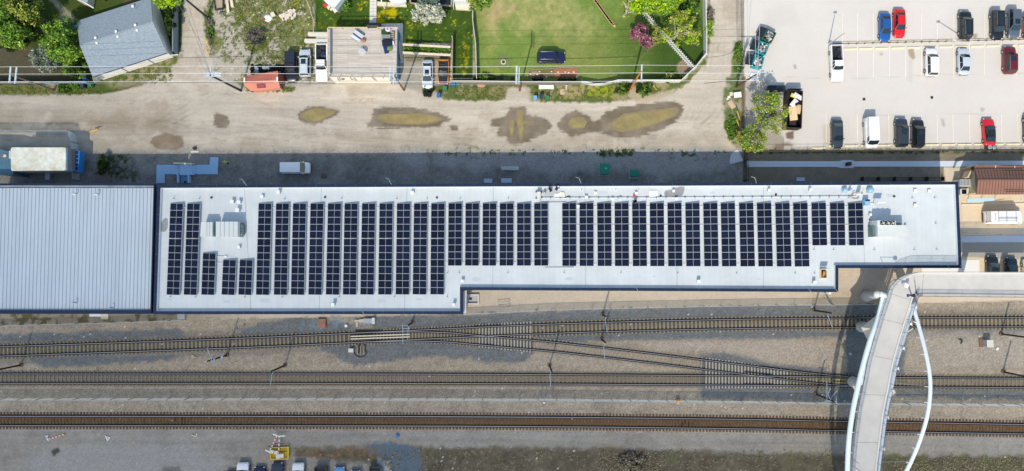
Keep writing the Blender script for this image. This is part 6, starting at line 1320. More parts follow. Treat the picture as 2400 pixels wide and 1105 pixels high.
for i, (x0, y0, x1, y1) in enumerate(((481, 92, 491, 115), (481, 112, 490, 131), (1728, 261, 1735, 283), (1727, 281, 1734, 303), (1725, 305, 1732, 325), (1532, 202, 1538, 210))):
    b = MB(); b.tube([W(x0, y0, 2.0), W(x1, y1, .1)], .07, 6); b.cyl(W(x1, y1, 0), .1, .1, 6); tag(b.build('guy_guard', mat('yellow_plastic', A(236, 196, 60), .5)), 'yellow guy wire guard, %s' % ['upper one beside the side lane', 'lower one beside the side lane', 'top one below the brown pole', 'middle one below the brown pole', 'lowest one below the brown pole', 'one right of the orange pole'][i], 'guy guard', 'yellow guy guards')
b = MB(); b.tube([W(211, 309, .9), W(229, 304, .9)], .09, 6); b.cyl(W(211, 309), .06, .9, 6); b.cyl(W(229, 304), .06, .9, 6); tag(b.build('yellow_barrier', mat('yellow_plastic', (0, 0, 0))), 'yellow bar barrier at the corner of the compound fence', 'barrier')
# -- parking lot fittings
def lotlamp(bx, by, tx, ty, hgt, label, heads):
    t = thing('lamp_post', W(bx, by), label, 'lamp post', 'parking lot lamp posts'); b = MB(); b.cyl((0, 0, 0), .3, .5, 12); b.build('base', conc_w, t, local=True); b = MB(); b.tube([W(bx, by, .4), W(tx, ty, hgt)], [.09, .06], 8); b.build('pole', galv, t)
    for hx, hy in heads: b = MB(); b.box(W(hx, hy, hgt), .55, .3, .12); b.build('lamp_head', offw, t)
lotlamp(1944, 104, 1979, 78, 6.4, 'lamp post behind the white pickup with a pale blue base', ((1980, 72),))
lotlamp(2272, 98, 2240, 96, 6.4, 'lamp post beside the upper black car with a slanting pole', ((2236, 95),))
mk = mat('faded_paint', A(246, 238, 220), .7); stp = mat('wheel_stop_paint', A(244, 232, 200), .7, var=.06)
b = MB()
ux = [1975, 2010, 2047, 2085, 2123, 2160, 2197, 2235, 2272, 2308, 2346, 2383, 2420]
def strip(p0, p1, w_=.09, z=.012): 
    a = W(*p0, z); c = W(*p1, z); d = (c-a).normalized(); s = Vector((d.y, -d.x, 0))*w_/2; b.add([a-s, a+s, c+s, c-s], [[0, 1, 2, 3]])
for x in ux: yb = 101-(x-2010)*.02; strip((x, 32), (x, yb)); strip((x, yb+8), (x-.5, 182-(x-2010)*.015))
for x in (1937, 2010, 2047, 2084, 2160, 2197, 2234, 2273, 2311, 2348, 2386, 2424): strip((x-1, 268), (x, 333))
tag(b.build('parking_markings', mk), kind='structure')
rows = {'upper': [], 'lower': [], 'edge': []}
for a, c in zip(ux, ux[1:]):
    yb = 100-((a+c)/2-2010)*.022; rows['upper'].append(((a+c)/2-1, yb, 32)); rows['lower'].append(((a+c)/2, yb+15.5, 31))
for i in range(14): x = 1957+i*37.9-37.9; rows['edge'].append((x, 343.5-i*.45 if i else 348, 31))
for rn, L in rows.items():
    for i, (x, y, w_) in enumerate(L):
        if x > 2430: continue
        q = MB(); a = W(x-w_/2, y+.3, .01); c = W(x+w_/2, y-.3, .01); q.beam(a, c, .26, .13); q.beam(a.lerp(c, .04)+Vector((0, 0, .131)), a.lerp(c, .96)+Vector((0, 0, .131)), .14, .03)
        tag(q.build('wheel_stop', stp), 'cream wheel stop of the %s row in the parking lot, %s from the left' % (rn, ORD[i]), 'wheel stop', 'wheel stops in the parking lot')
t = thing('cable_barrier', W(2180, 102), 'low dark cable barrier between the two upper parking rows', 'barrier'); pts = [W(1950+k*19, 105-k*.45) for k in range(26)]
for p in pts: q = MB(); q.cyl(p, .06, .55, 6); q.build('post', darkm, t)
for z in (.3, .52): q = MB(); q.tube([p+Vector((0, 0, z)) for p in pts], .03, 4); q.build('cable', darkm, t)
linkfence([(1780, 353.5), (1838, 353), (2440, 349)], 1.25, 2.6, 'railing of posts and rails along the lower edge of the parking lot', pm=mat('grey_post', A(96, 98, 100), .6), fabric=False, name='railing', pr=.03, cat='railing')
b = MB()
for x, y, nm in ((2025, 233, 0), (2184, 229, 0)):
    q = MB(); q.box(W(x, y, 0.0), .42, .42, .02); 
    for k in range(4): q.box(W(x, y, .02)+Vector((0, -.15+k*.1, 0)), .36, .03, .01)
    tag(q.build('drain_grate', darkm), 'square dark drain grate in the parking lot, %s' % ('left one' if x < 2100 else 'right one'), 'drain', 'parking lot drains')
tag(MB().cyl(W(1849, 245), .2, .04, 12).cyl(W(1849, 245, .04), .14, .02, 10).build('manhole_cover', darkm), 'small round cover near the full dumpster', 'cover')
for i, (x, y, r_) in enumerate(((2312, 347, .42), (2322, 348, .38))):
    t = thing('drum', W(x, y), 'grey drum with rounded lid below the red coupe, %s' % ('left one' if i == 0 else 'right one'), 'drum', 'drums below the coupe'); q = MB(); q.cyl((0, 0, 0), r_, .9, 14); q.build('body', mat('drum_dark', A(60, 66, 72), .5), t, local=True); q = MB(); q.cyl((0, 0, .902), r_*.85, .06, 14, r_*.5); q.build('lid', galv, t, local=True)
# retaining wall, lower walkway, steps, gate fence, seat rail
b = MB(); b.prism([V2(x, y, .1) for x, y in ((1752, 354), (2440, 350), (2440, 353), (1752, 357))], -.2, .1); tag(b.build('retaining_wall', mat('dark_wall', A(84, 80, 74), .85, var=.2)), 'dark retaining edge under the parking lot railing', 'wall')
cwalk = mat('walkway_concrete', A(204, 212, 224), .8, var=.04)
sheet('walkway', [(1749, 378), (1966, 378.5), (1975, 376), (1985, 375), (1996, 376), (2003, 378.5), (2440, 377), (2440, 391), (2003, 391), (1998, 394), (1986, 395), (1970, 394), (1960, 391.5), (1749, 392)], .03, cwalk, kind='structure')
t = thing('litter_bin', W(1985, 386), 'square black litter bin in the round bulge of the walkway', 'bin'); q = MB(); q.box((0, 0, 0), .55, .5, .9); q.build('body', black, t, local=True); q = MB(); q.box((0, 0, .903), .62, .56, .08); q.build('lid', darkm, t, local=True)
t = thing('fan_steps', W(1725, 378), 'fan shaped pale concrete steps at the left end of the walkway', 'steps')
for k in range(7):
    f = k/6; c = W(1741, 378); R0 = 2.15-k*.28; q = MB(); ctr_ = Vector((c.x, c.y)); pts = [ctr_+Vector((math.cos(a), math.sin(a)))*R0 for a in [math.radians(113+j*9) for j in range(10)]]; pts2 = [ctr_+Vector((math.cos(a), math.sin(a)))*(.05 if k == 6 else R0-.28) for a in [math.radians(203-9*(j+1)+0) for j in range(10)]]
    q.prism([(p.x, p.y) for p in pts+pts2], 0, .05+.045*k); q.build('step', mat('step_concrete', A(200, 206, 214), .8, var=.05) if k % 2 else cwalk, t)
for i, (x, y, s1, s2, l) in enumerate(((1876, 421, 1.4, .6, 'grey pad at the wall below the walkway'), (1144, 424.5, 1.4, .7, 'left pale pad against the north wall'), (1187, 424, 1.75, .75, 'right pale pad against the north wall'))):
    q = MB(); q.box(W(x, y), s1, s2, .14); q.box(W(x, y, .142), s1-.1, s2-.1, .01); tag(q.build('door_pad', mat('blue_grey_concrete', A(186, 204, 222), .8)), l, 'concrete pad', 'concrete pads by the wall')
q = MB(); q.beam(W(1175, 395.5), W(1216, 395.5), .62, .35); q.beam(W(1175, 394, .352), W(1216, 394, .352), .3, .06); tag(q.build('concrete_bench', conc), 'pale concrete block bench in the shade behind the building', 'block')
def barfence(line, h, label, name='bar_fence', n=6):
    mid = W(*line[0]); t = thing(name, mid, label, 'fence'); P = [W(*p) for p in line]
    for z in (.15, h*.55, h): q = MB(); q.tube([p+Vector((0, 0, z)) for p in P], .035, 5); q.build('rail', black, t)
    for a, c in zip(P, P[1:]):
        k = max(1, int((c-a).length/.3))
        q = MB()
        for i in range(k): q.cyl(a.lerp(c, i/k), .015, h, 4)
        q.build('bars', black, t)
    for p in P: q = MB(); q.box(p, .1, .1, h+.1); q.build('post', black, t)
barfence([(1744, 352), (1744, 378), (1745, 392), (1745, 425)], 1.9, 'black steel bar fence crossing the walkway by the fan steps')
barfence([(1740.5, 354), (1741, 378), (1741, 425)], 1.9, 'second black bar fence line left of the first by the fan steps')
t = thing('black_rack', W(2110, 420), 'long black tubular rack of five bays behind the building', 'rack')
for dy in (-3.5, -.5, 3.5): q = MB(); q.beam(W(2017, 421+dy, .8), W(2207, 420+dy, .8), .07, .07); q.build('rail', black, t)
for k in range(6): q = MB(); p = W(2018+k*37.6, 420.5); q.box(p, .12, .65, .85); q.build('post', black, t)
# -- brown roofed building and plant court, right edge
t = thing('brown_roofed_building', (W(2360, 425).x, W(2360, 425).y, 0), 'building with brown standing seam gable roof at the right edge', 'building'); ze, zr = 3.6, 5.2
brn = mat('brown_metal', A(138, 100, 88), .5, var=.05, vscale=.8); P_ = [W(2284, 396, ze), W(2430, 396, ze), W(2430, 456, ze), W(2288, 456, ze)]; r1 = W(2292, 423, zr); r2 = W(2432, 423, zr)
b = MB(); slab4(b, [P_[0], r1, r2, P_[1]]); slab4(b, [r1, P_[3], P_[2], r2]); rf = b.build('roof', brn, t)
b = MB()
for k in range(21):
    f = k/20; a, m_, c = P_[0].lerp(P_[1], f), r1.lerp(r2, f), P_[3].lerp(P_[2], f); b.beam(a+Vector((0, 0, .004)), m_+Vector((0, 0, .004)), .04, .05); b.beam(m_+Vector((0, 0, .004)), c+Vector((0, 0, .004)), .04, .05)
b.build('roof_seam', mat('brown_seam', A(104, 72, 62), .5), rf)
b = MB(); b.beam(r1+Vector((0, 0, .02)), r2+Vector((0, 0, .02)), .2, .05); b.build('ridge_cap', brn, rf)
for (x0, y0, y1) in ((2354, 400, 401), (2358, 418, 419), (2360, 431, 432), (2357, 450, 451)): b = MB(); b.beam(W(x0, y0, ze+.9), W(2430, y0, ze+.9), .1, .14); b.build('snow_guard', mat('brown_dark', A(58, 42, 38), .5), rf)
b = MB(); b.prism([V2(x, y, ze-.3) for x, y in ((2284, 387.5), (2430, 387), (2430, 395), (2284, 395.5))], ze-.5, ze-.3); b.build('lower_roof', brn, t)
for x in (2333, 2378): b = MB(); b.beam(W(x, 388, ze-.29), W(x, 395, ze-.29), .12, .05); b.build('gutter_strap', offw, t)
b = MB(); b.prism(inset([Vector((p.x, p.y)) for p in P_], .3), 0, ze-.52); b.build('wall', mat('tan_wall', A(196, 180, 150), .8), t)
b = MB(); g = [W(2288, 397, ze-.1), W(2291.5, 455, ze-.1)]; b.add([g[0], g[1], r1+Vector((.1, 0, -.15))], [[0, 1, 2]]); b.build('gable', mat('tan_gable', A(150, 130, 104), .8), t)
t = thing('plant_enclosure', W(2265, 425), 'open plant enclosure with tan walls left of the brown roof', 'enclosure'); b = MB(); cs = [(2245, 421), (2256, 398), (2271, 392), (2284, 390)]
for a, c in zip(cs, cs[1:]): b.beam(W(*a), W(*c), .25, 2.6)
b.beam(W(2283, 413), W(2285, 455), .2, 2.4); b.beam(W(2256, 458), W(2285, 454), .2, 1.6); b.build('wall', mat('tan_cream', A(214, 200, 172), .8, var=.08), t)
b = MB(); b.prism([V2(x, y, 2.7) for x, y in ((2249, 418), (2256, 397), (2284, 389), (2284, 397), (2260, 404), (2253, 421))], 2.61, 2.7); b.build('canopy', mat('brown_canopy', A(96, 78, 60), .8), t)
for i, (x0, y0, x1, y1, zz, m_, l) in enumerate(((2250, 421, 2279, 437, 2.0, acm, 'ribbed pale air conditioning unit in the enclosure, upper one'), (2252, 443, 2267, 457, 2.0, offw, 'louvred white air conditioning unit in the enclosure, lower left one'), (2268, 441, 2283, 453, 1.4, mat('tan_unit', A(206, 202, 176), .6), 'tan air conditioning unit in the enclosure, lower right one'))):
    u = thing('air_conditioner', W((x0+x1)/2, (y0+y1)/2), l, 'air conditioner', 'air conditioners in the enclosure'); quad_prism(MB(), [(x0, y0), (x1, y0), (x1, y1), (x0, y1)], .1, zz).build('cabinet', m_, u); b = MB()
    for k in range(4): b.beam(W(x0+2+k*(x1-x0-4)/3, y0+1.5, zz+.003), W(x0+2+k*(x1-x0-4)/3, y1-1.5, zz+.003), .5, .03)
    b.build('panel', offw if i else galv, u)
b = MB(); b.box(W(2263, 411, 0), 1.0, .8, 1.0); b.box(W(2273, 409, 1.0), .2, .7, .6); tag(b.build('black_tank', black), 'black tank in the upper corner of the plant enclosure', 'tank')
t = thing('glass_canopy', W(2300, 468), 'pale blue glass canopy roof below the brown roof', 'canopy'); b = MB(); b.prism([V2(x, y, 2.6) for x, y in ((2267, 467), (2331, 464), (2331, 471), (2267, 475))], 2.5, 2.6); b.build('roof', mat('sky_glass', A(186, 222, 238), .3), t); b = MB()
for x in (2268, 2299, 2330): b.cyl(W(x, 470), .06, 2.49, 6)
b.build('post', galv, t)
sheet('walkway', [(2252, 554), (2440, 551), (2440, 568), (2252, 569)], .03, cwalk, kind='structure'); sheet('white_slab', [(2160, 610), (2295, 609), (2296, 645), (2160, 645)], .04, mat('white_slab', A(236, 232, 228), .8, var=.02), kind='structure')
b = MB(); b.beam(W(2253, 480), W(2440, 477), .16, .16); tag(b.build('kerb', conc_w), 'thin pale kerb behind the white van', 'kerb')
linkfence([(2256, 547), (2424, 556)], 1.1, 1.9, 'low steel railing beside the blue grey walkway at the right edge', fabric=False, name='railing', cat='railing', pr=.025)
# -- compound at the left edge: generator container
t = thing('generator_container', (W(90, 374).x, W(90, 374).y, 0), 'long white weathered generator container on steel legs behind the building', 'generator', ); z0_, z1_ = 1.2, 4.4
wc = bpy.data.materials.new('container_white'); 
wcm = mat('stained_white_sheet', A(232, 236, 230), .5, var=.12, vscale=.8, col2=A(216, 206, 178))
b = MB(); q = [V2(x, y, z1_) for x, y in ((28, 346), (152, 346), (154, 349), (154, 397), (150, 400), (28, 401), (26, 398), (25, 350))]; b.prism(q, z0_, z1_); b.build('housing', wcm, t)
b = MB(); b.prism([V2(x, y, z1_-.3) for x, y in ((21, 354), (24.7, 354), (24.7, 372), (21, 372))], 2, z1_-.3); b.build('vent_box', offw, t)
b = MB(); b.prism([V2(x, y, z1_-.2) for x, y in ((154.5, 348), (158, 348), (158, 400), (154.5, 400))], z0_, z1_-.2); b.build('end_frame', mat('blue_grey_frame', A(120, 150, 176), .5), t)
b = MB(); b.prism([V2(x, y, 3.2) for x, y in ((159, 349), (168, 349), (167, 399), (158.5, 399))], z0_, 3.2); b.build('radiator', mat('rust_orange', A(176, 116, 84), .7, var=.2), t)
b = MB(); b.prism([V2(x, y, 2.8) for x, y in ((168.2, 350), (176, 350), (175, 402), (167.2, 401))], z0_, 2.8); b.build('cooler_frame', mat('grey_blue_metal', A(108, 128, 146), .5), t)
b = MB(); b.prism([V2(x, y, 2.6) for x, y in ((176.2, 351), (187, 355), (184, 404), (175.2, 402))], z0_, 2.6); cw_ = b.build('cooler', mat('strong_blue', A(50, 128, 206), .5, var=.2, vscale=3), t)
for k in range(5): b = MB(); b.cyl(W(180-k*.3, 358+k*9.4, 2.603), .27, .05, 12); b.build('fan', navy, cw_)
b = MB()
for x in (36, 66, 106, 112, 140): b.box(W(x, 404, 0), .2, .2, z0_); b.box(W(x, 396, 0), .2, .2, z0_)
b.prism([V2(x, y, z0_) for x, y in ((24, 378), (186, 378), (186, 402), (24, 404))], z0_-.2, z0_-.003); b.build('support_frame', mat('teal_steel', A(70, 110, 136), .6), t)
b = MB()
for k in range(7): p = W(111, 404+k*2.6, 1.1-k*.15); b.box((p.x, p.y, 0), .8, .24, 1.1-k*.15)
b.build('stairs', galv, t)
b = MB(); b.blob(W(136, 401.5, 1.6), .16, .12, .12, 8, 5); tag(b.build('beacon', mat('red_orange_paint', A(226, 96, 40), .5)), 'orange red beacon at the lower right edge of the white container', 'beacon')
t = thing('equipment_container', W(0, 380), 'dark teal equipment container cut by the left edge', 'container'); b = MB(); b.prism([V2(x, y, 3.8) for x, y in ((-60, 349), (2, 351), (26, 357), (31, 410), (2, 407), (-60, 405))], 0, 3.8); b.build('body', mat('teal_sheet', A(80, 120, 140), .5, var=.15), t); b = MB(); b.box(W(12, 366, 3.803), .6, .4, .2); b.box(W(8, 366, 3.803), .2, .25, .3, mi=1); b.build('vent', [cream, red], t)
t = thing('transformer_box', W(1415, 399), 'larger dark green utility box in the shade behind the building', 'utility box', 'green utility boxes'); gm = mat('utility_green', A(44, 134, 112), .5, var=.06)
b = MB(); b.box((0, 0, 0), 1.65, 1.85, .12); b.build('pad', conc, t, local=True); b = MB(); b.box((.03, .05, .12), 1.5, 1.65, 1.1); b.build('cabinet', gm, t, local=True); b = MB(); b.box((.03, .05, 1.225), 1.56, 1.7, .05); b.box((.2, .1, 1.28), .35, .25, .01, mi=1); b.build('lid', [gm, mat('mint', A(120, 200, 180), .5)], t, local=True)
t = thing('transformer_box', W(1485, 410), 'smaller dark green utility box right of the larger one', 'utility box', 'green utility boxes'); b = MB(); b.box((0, 0, 0), 1.6, 1.35, .12); b.build('pad', conc, t, local=True); b = MB(); b.box((.03, .1, .12), 1.45, 1.1, .9); b.build('cabinet', gm, t, local=True); b = MB(); b.box((.03, .35, 1.025), 1.5, .55, .05); b.box((-.1, -.25, 1.025), 1.3, .05, .06); b.build('lid', gm, t, local=True)
# slab walkway with steps left
t = thing('ramp_landing', W(440, 400), 'pale blue grey concrete landing with steps and low walls at a north door', 'landing'); bc = mat('landing_concrete', A(170, 204, 236), .8, var=.06)
b = MB(); b.prism([V2(x, y, .15) for x, y in ((367, 387), (421, 387), (421, 409), (386, 409), (386, 430), (366, 430))], 0, .15); b.prism([V2(x, y, .15) for x, y in ((460, 387), (491, 387), (493, 369), (512, 369), (510, 409), (460, 409))], 0, .15); b.build('slab', bc, t)
b = MB(); b.prism([V2(x, y, .6) for x, y in ((421.5, 386), (450, 386), (450, 411), (421.5, 411))], 0, .6); b.build('platform', bc, t)
for k in range(2): b = MB(); b.prism([V2(x, y, .45-.15*k) for x, y in ((450.3+k*4.6, 388), (454.6+k*4.6, 388), (454.6+k*4.6, 408), (450.3+k*4.6, 408))], 0, .45-.15*k); b.build('step', bc, t)
b = MB(); b.beam(W(412, 384.5, 0), W(456, 386, 0), .25, .9); b.build('side_wall', cream, t); b = MB(); b.beam(W(422, 411, 0), W(422, 430, 0), .2, .9); b.beam(W(447, 411, 0), W(447, 430, 0), .2, .9); b.beam(W(418, 410, 0), W(422, 410, 0), .2, .9); b.beam(W(448, 410, 0), W(458, 410, 0), .2, .8); b.build('side_wall', bc, t)
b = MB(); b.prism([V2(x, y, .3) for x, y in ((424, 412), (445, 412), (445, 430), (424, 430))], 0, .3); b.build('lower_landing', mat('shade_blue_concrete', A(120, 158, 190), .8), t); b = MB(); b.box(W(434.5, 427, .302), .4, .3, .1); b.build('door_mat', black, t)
b = MB(); b.box(W(457, 348, 0), .55, .25, .35); b.box(W(457, 350, 0), .3, .3, .1); tag(b.build('wall_outlet', darkm), 'small dark block at the shade edge above the concrete landing', 'block')
sheet('gravel_patch', blobby([(447, 354), (466, 354), (468, 358), (445, 358)], .5), .006, conc_w, kind='structure')
person(535, 384, 0, 1.6, 'person in a yellow vest standing in the shade behind the building', mat('hi_vis_yellow', A(206, 224, 70), .7), mat('yellow_hat', A(220, 220, 110), .4), .1)
b = MB(); b.cyl(W(759, 412), .42, .5, 14, .32); b.cyl(W(759, 412, .502), .3, .03, 12); tag(b.build('stump_bin', mat('brown_drum', A(120, 100, 78), .8)), 'round brown tub in the shade right of the white van', 'tub')
b = MB(); b.prism([V2(x, y, .5) for x, y in ((224, 410), (256, 410), (256, 432), (224, 432))], 0, .5); b.prism([V2(x, y, .51) for x, y in ((226, 412), (254, 412), (254, 430), (226, 430))], .5, .51); tag(b.build('door_stoop', mat('brown_grey_slab', A(120, 112, 106), .8)), 'brown grey stoop beside the dark hedge at the left', 'stoop')
# -- dumpsters
tl = mat('teal_paint', A(30, 160, 172), .5, var=.08); dkg = mat('dumpster_dark', A(36, 44, 56), .6, var=.15)
trash_m = leafmat('trash_mix', A(60, 60, 66), A(200, 200, 204), A(240, 238, 236))
def trash(t, n, lx_, ly_, z, name='rubbish', m=None):
    b = MB()
    for i in range(n): b.box((random.uniform(-lx_/2, lx_/2), random.uniform(-ly_/2, ly_/2), z+random.uniform(0, .25)), random.uniform(.15, .5), random.uniform(.12, .4), random.uniform(.1, .3), random.uniform(0, 3), tilt=random.uniform(-.4, .4))
    tag(b.build(name, m or trash_m, t, local=True), kind='stuff')
def dumpster(x, y, rz, label, paint, lx_=1.9, ly_=1.5, h=1.3):
    t = thing('dumpster', W(x, y), label, 'dumpster', 'front load dumpsters', rz=rz); b = MB(); q = [Vector(p) for p in ((-lx_/2, -ly_/2), (lx_/2, -ly_/2), (lx_/2, ly_/2), (-lx_/2, ly_/2))]
    ring(q, inset(q, .07), 0, h, b); b.prism([(p.x, p.y) for p in inset(q, .07)], 0, .08); b.build('box', paint, t, local=True)
    b = MB(); b.box((0, -ly_/2-.05, h-.25), lx_+.1, .12, .12); b.box((0, ly_/2+.05, h-.25), lx_+.1, .12, .12); b.build('rim_beam', paint, t, local=True)
    for s in (-1, 1): b = MB(); x0_ = s*lx_*.24; b.add([(x0_-lx_*.23, -ly_/2-.12, h), (x0_+lx_*.23, -ly_/2-.12, h), (x0_+lx_*.23, -ly_/2-1.2, h-.35), (x0_-lx_*.23, -ly_/2-1.2, h-.35), (x0_-lx_*.23, -ly_/2-.12, h-.06), (x0_+lx_*.23, -ly_/2-.12, h-.06), (x0_+lx_*.23, -ly_/2-1.2, h-.41), (x0_-lx_*.23, -ly_/2-1.2, h-.41)], [[3, 2, 1, 0], [4, 5, 6, 7], [0, 1, 5, 4], [2, 3, 7, 6], [1, 2, 6, 5], [3, 0, 4, 7]]); b.build('open_lid', dkg, t, local=True)
    trash(t, 26, lx_*.75, ly_*.7, h-.35); return t
dumpster(1797, 90, math.radians(-118), 'dark green dumpster heaped with bags, topmost of the slanting row', mat('dumpster_green', A(64, 104, 84), .6))
dumpster(1782, 118, math.radians(-112), 'teal dumpster full of white rubbish, middle of the slanting row', tl)
dumpster(1771, 150, math.radians(-106), 'teal dumpster with a cardboard triangle, lowest of the slanting row', tl)
b = MB(); p = W(1766, 124); 
t = thing('open_container', W(1852, 262), 'large dark roll-off container full of cardboard and mattresses', 'skip', rz=math.radians(-3)); b = MB(); q = [Vector(p) for p in ((-1.25, -3.1), (1.25, -3.1), (1.25, 3.1), (-1.25, 3.1))]; ring(q, inset(q, .1), 0, 1.9, b); b.prism([(p.x, p.y) for p in inset(q, .1)], 0, .15); b.build('box', mat('maroon_black', A(54, 40, 44), .6, var=.2), t, local=True)
b = MB(); b.box((-1.15, 0, .05), .05, 5.8, 1.7); b.build('side_lining', navy, t, local=True)
for i, (x, y, z, sx, sy, rz, m_, l) in enumerate(((.0, 2.3, 1.3, 1.0, .6, -.4, mat('yellow_foam', A(240, 228, 120), .8), 'yellow foam block at the top of the dark container'), (.6, 2.2, 1.45, 1.5, .7, -.6, white, 'white mattress at the top right of the dark container'), (.0, 1.1, 1.4, 1.3, .8, .9, mat('white_board', A(226, 228, 236), .8), 'white board leaning in the dark container'), (-.05, -.6, 1.3, 1.2, 2.3, .1, mat('cardboard_pale', A(232, 206, 166), .85, var=.08), 'big pale cardboard sheet in the dark container'), (.75, .1, 1.35, .8, 1.5, -.2, mat('cardboard', A(222, 190, 150), .85), 'smaller cardboard sheet right of the big one'), (.6, 1.0, 1.5, .9, .4, .4, black, 'black bag between boards in the dark container'), (.0, -2.1, 1.1, 1.1, .9, -.1, mat('dark_brown_bag', A(44, 40, 38), .6), 'dark box at the lower end of the container'))):
    q = MB(); c = Matrix.Rotation(math.radians(-3), 3, 'Z') @ Vector((x, y, 0)); p = W(1852, 262)+c; p.z = z; q.box(p, sx, sy, .14, rz, tilt=.12); q.box(p+Vector((0, 0, .141)), sx*.6, sy*.7, .05, rz+.2, tilt=.12); tag(q.build('discarded_item', m_), l, 'rubbish', 'rubbish in the dark container')
t = thing('open_lid_panel', W(1855, 215), 'dark square steel plate standing above the full container', 'plate'); b = MB(); b.box((0, 0, 0), 2.2, .1, 1.8); b.build('plate', dkg, t, local=True)
b = MB(); b.box(W(1817, 210), 2.7, .9, .9); b.box(W(1817, 210, .902), 2.6, .8, .05); tag(b.build('flat_bin', dkg), 'long low dark bin left of the steel plate', 'bin')
t = thing('table', W(1726, 225), 'white square table top dumped at the lane corner', 'table', rz=.12); b = MB(); b.box((0, 0, .6), 1.25, .9, .06); b.build('tabletop', white, t, local=True); b = MB()
for sx in (-.5, .5):
    for sy in (-.35, .35): b.box((sx, sy, 0), .07, .07, .6)
b.build('leg', offw, t, local=True)
for i, (x, y, s1, s2) in enumerate(((1713, 221, .5, .6), (1708, 228, .4, .4), (1714, 246, .8, 1.4), (1705, 232, .3, .3), (1762, 178, .8, .6), (1756, 184, .4, .5))):
    q = MB(); q.box(W(x, y), s1, s2, .2, .3*i); q.box(W(x, y, .2), s1*.7, s2*.7, .05, .3*i+.2); tag(q.build('rubbish_item', [cream, white, mat('tan_slab', (0, 0, 0)), white, white, white][i]), ['cream box left of the dumped table top', 'white scrap left of the dumped table top', 'tan board below the dumped table top', 'tiny white scrap at the lane corner', 'white bag at the foot of the brown pole', 'small white scrap beside the foot of the brown pole'][i], 'rubbish', 'rubbish at the lane corner')
# ------------------------------------------------------------------ vehicles
BODY = {
 'sedan': dict(st=[(.5, .60, .48), (.488, .80, .60), (.45, .93, .70), (.38, .98, .78), (.22, 1, .90), (.05, 1, .93), (-.2, 1, .95), (-.34, .99, .96), (-.44, .95, .94), (-.485, .84, .84), (-.5, .66, .60)], belt=.90, base=(.235, -.385), roof=(.085, -.225), zr=1.44, L=4.7, Wd=1.84),
 'hatch': dict(st=[(.5, .60, .50), (.485, .82, .64), (.44, .95, .76), (.34, .99, .86), (.24, 1, .94), (0, 1, .97), (-.3, 1, .98), (-.44, .97, .98), (-.485, .90, .95), (-.5, .74, .62)], belt=.95, base=(.27, -.455), roof=(.12, -.36), zr=1.5, L=4.3, Wd=1.8),
 'suv': dict(st=[(.5, .66, .58), (.487, .86, .76), (.45, .95, .88), (.36, .99, .98), (.24, 1, 1.05), (0, 1, 1.07), (-.3, 1, 1.08), (-.45, .98, 1.08), (-.49, .94, 1.02), (-.5, .80, .66)], belt=1.05, base=(.25, -.475), roof=(.11, -.42), zr=1.72, L=4.7, Wd=1.9),
 'coupe': dict(st=[(.5, .60, .46), (.485, .82, .58), (.44, .95, .68), (.36, 1, .78), (.2, .99, .86), (0, .98, .88), (-.2, 1, .92), (-.36, 1, .94), (-.45, .93, .92), (-.49, .8, .8), (-.5, .66, .56)], belt=.87, base=(.22, -.40), roof=(.04, -.19), zr=1.33, L=4.5, Wd=1.84),
 'van': dict(st=[(.5, .70, .62), (.487, .88, .85), (.45, .97, 1.0), (.36, 1, 1.15), (.28, 1, 1.2), (0, 1, 1.2), (-.3, 1, 1.2), (-.48, .99, 1.2), (-.5, .94, .9)], belt=1.18, base=(.33, -.495), roof=(.2, -.485), zr=1.95, L=4.8, Wd=1.85),
 'bigvan': dict(st=[(.5, .72, .62), (.487, .88, .9), (.45, .97, 1.1), (.38, 1, 1.25), (.3, 1, 1.3), (0, 1, 1.3), (-.3, 1, 1.3), (-.48, .99, 1.3), (-.5, .94, .9)], belt=1.28, base=(.38, -.495), roof=(.27, -.488), zr=2.35, L=5.8, Wd=2.02),
 'pickup': dict(st=[(.5, .70, .62), (.488, .90, .85), (.46, .97, .98), (.34, 1, 1.08), (.2, 1, 1.12), (0, 1, 1.12), (-.055, 1, 1.12)], belt=1.10, base=(.19, -.05), roof=(.11, -.035), zr=1.78, L=5.8, Wd=1.98),
}
def paint(name, c, metal=.25):
    return mat('paint_'+name, c, .28, metal=metal, coat=.5)
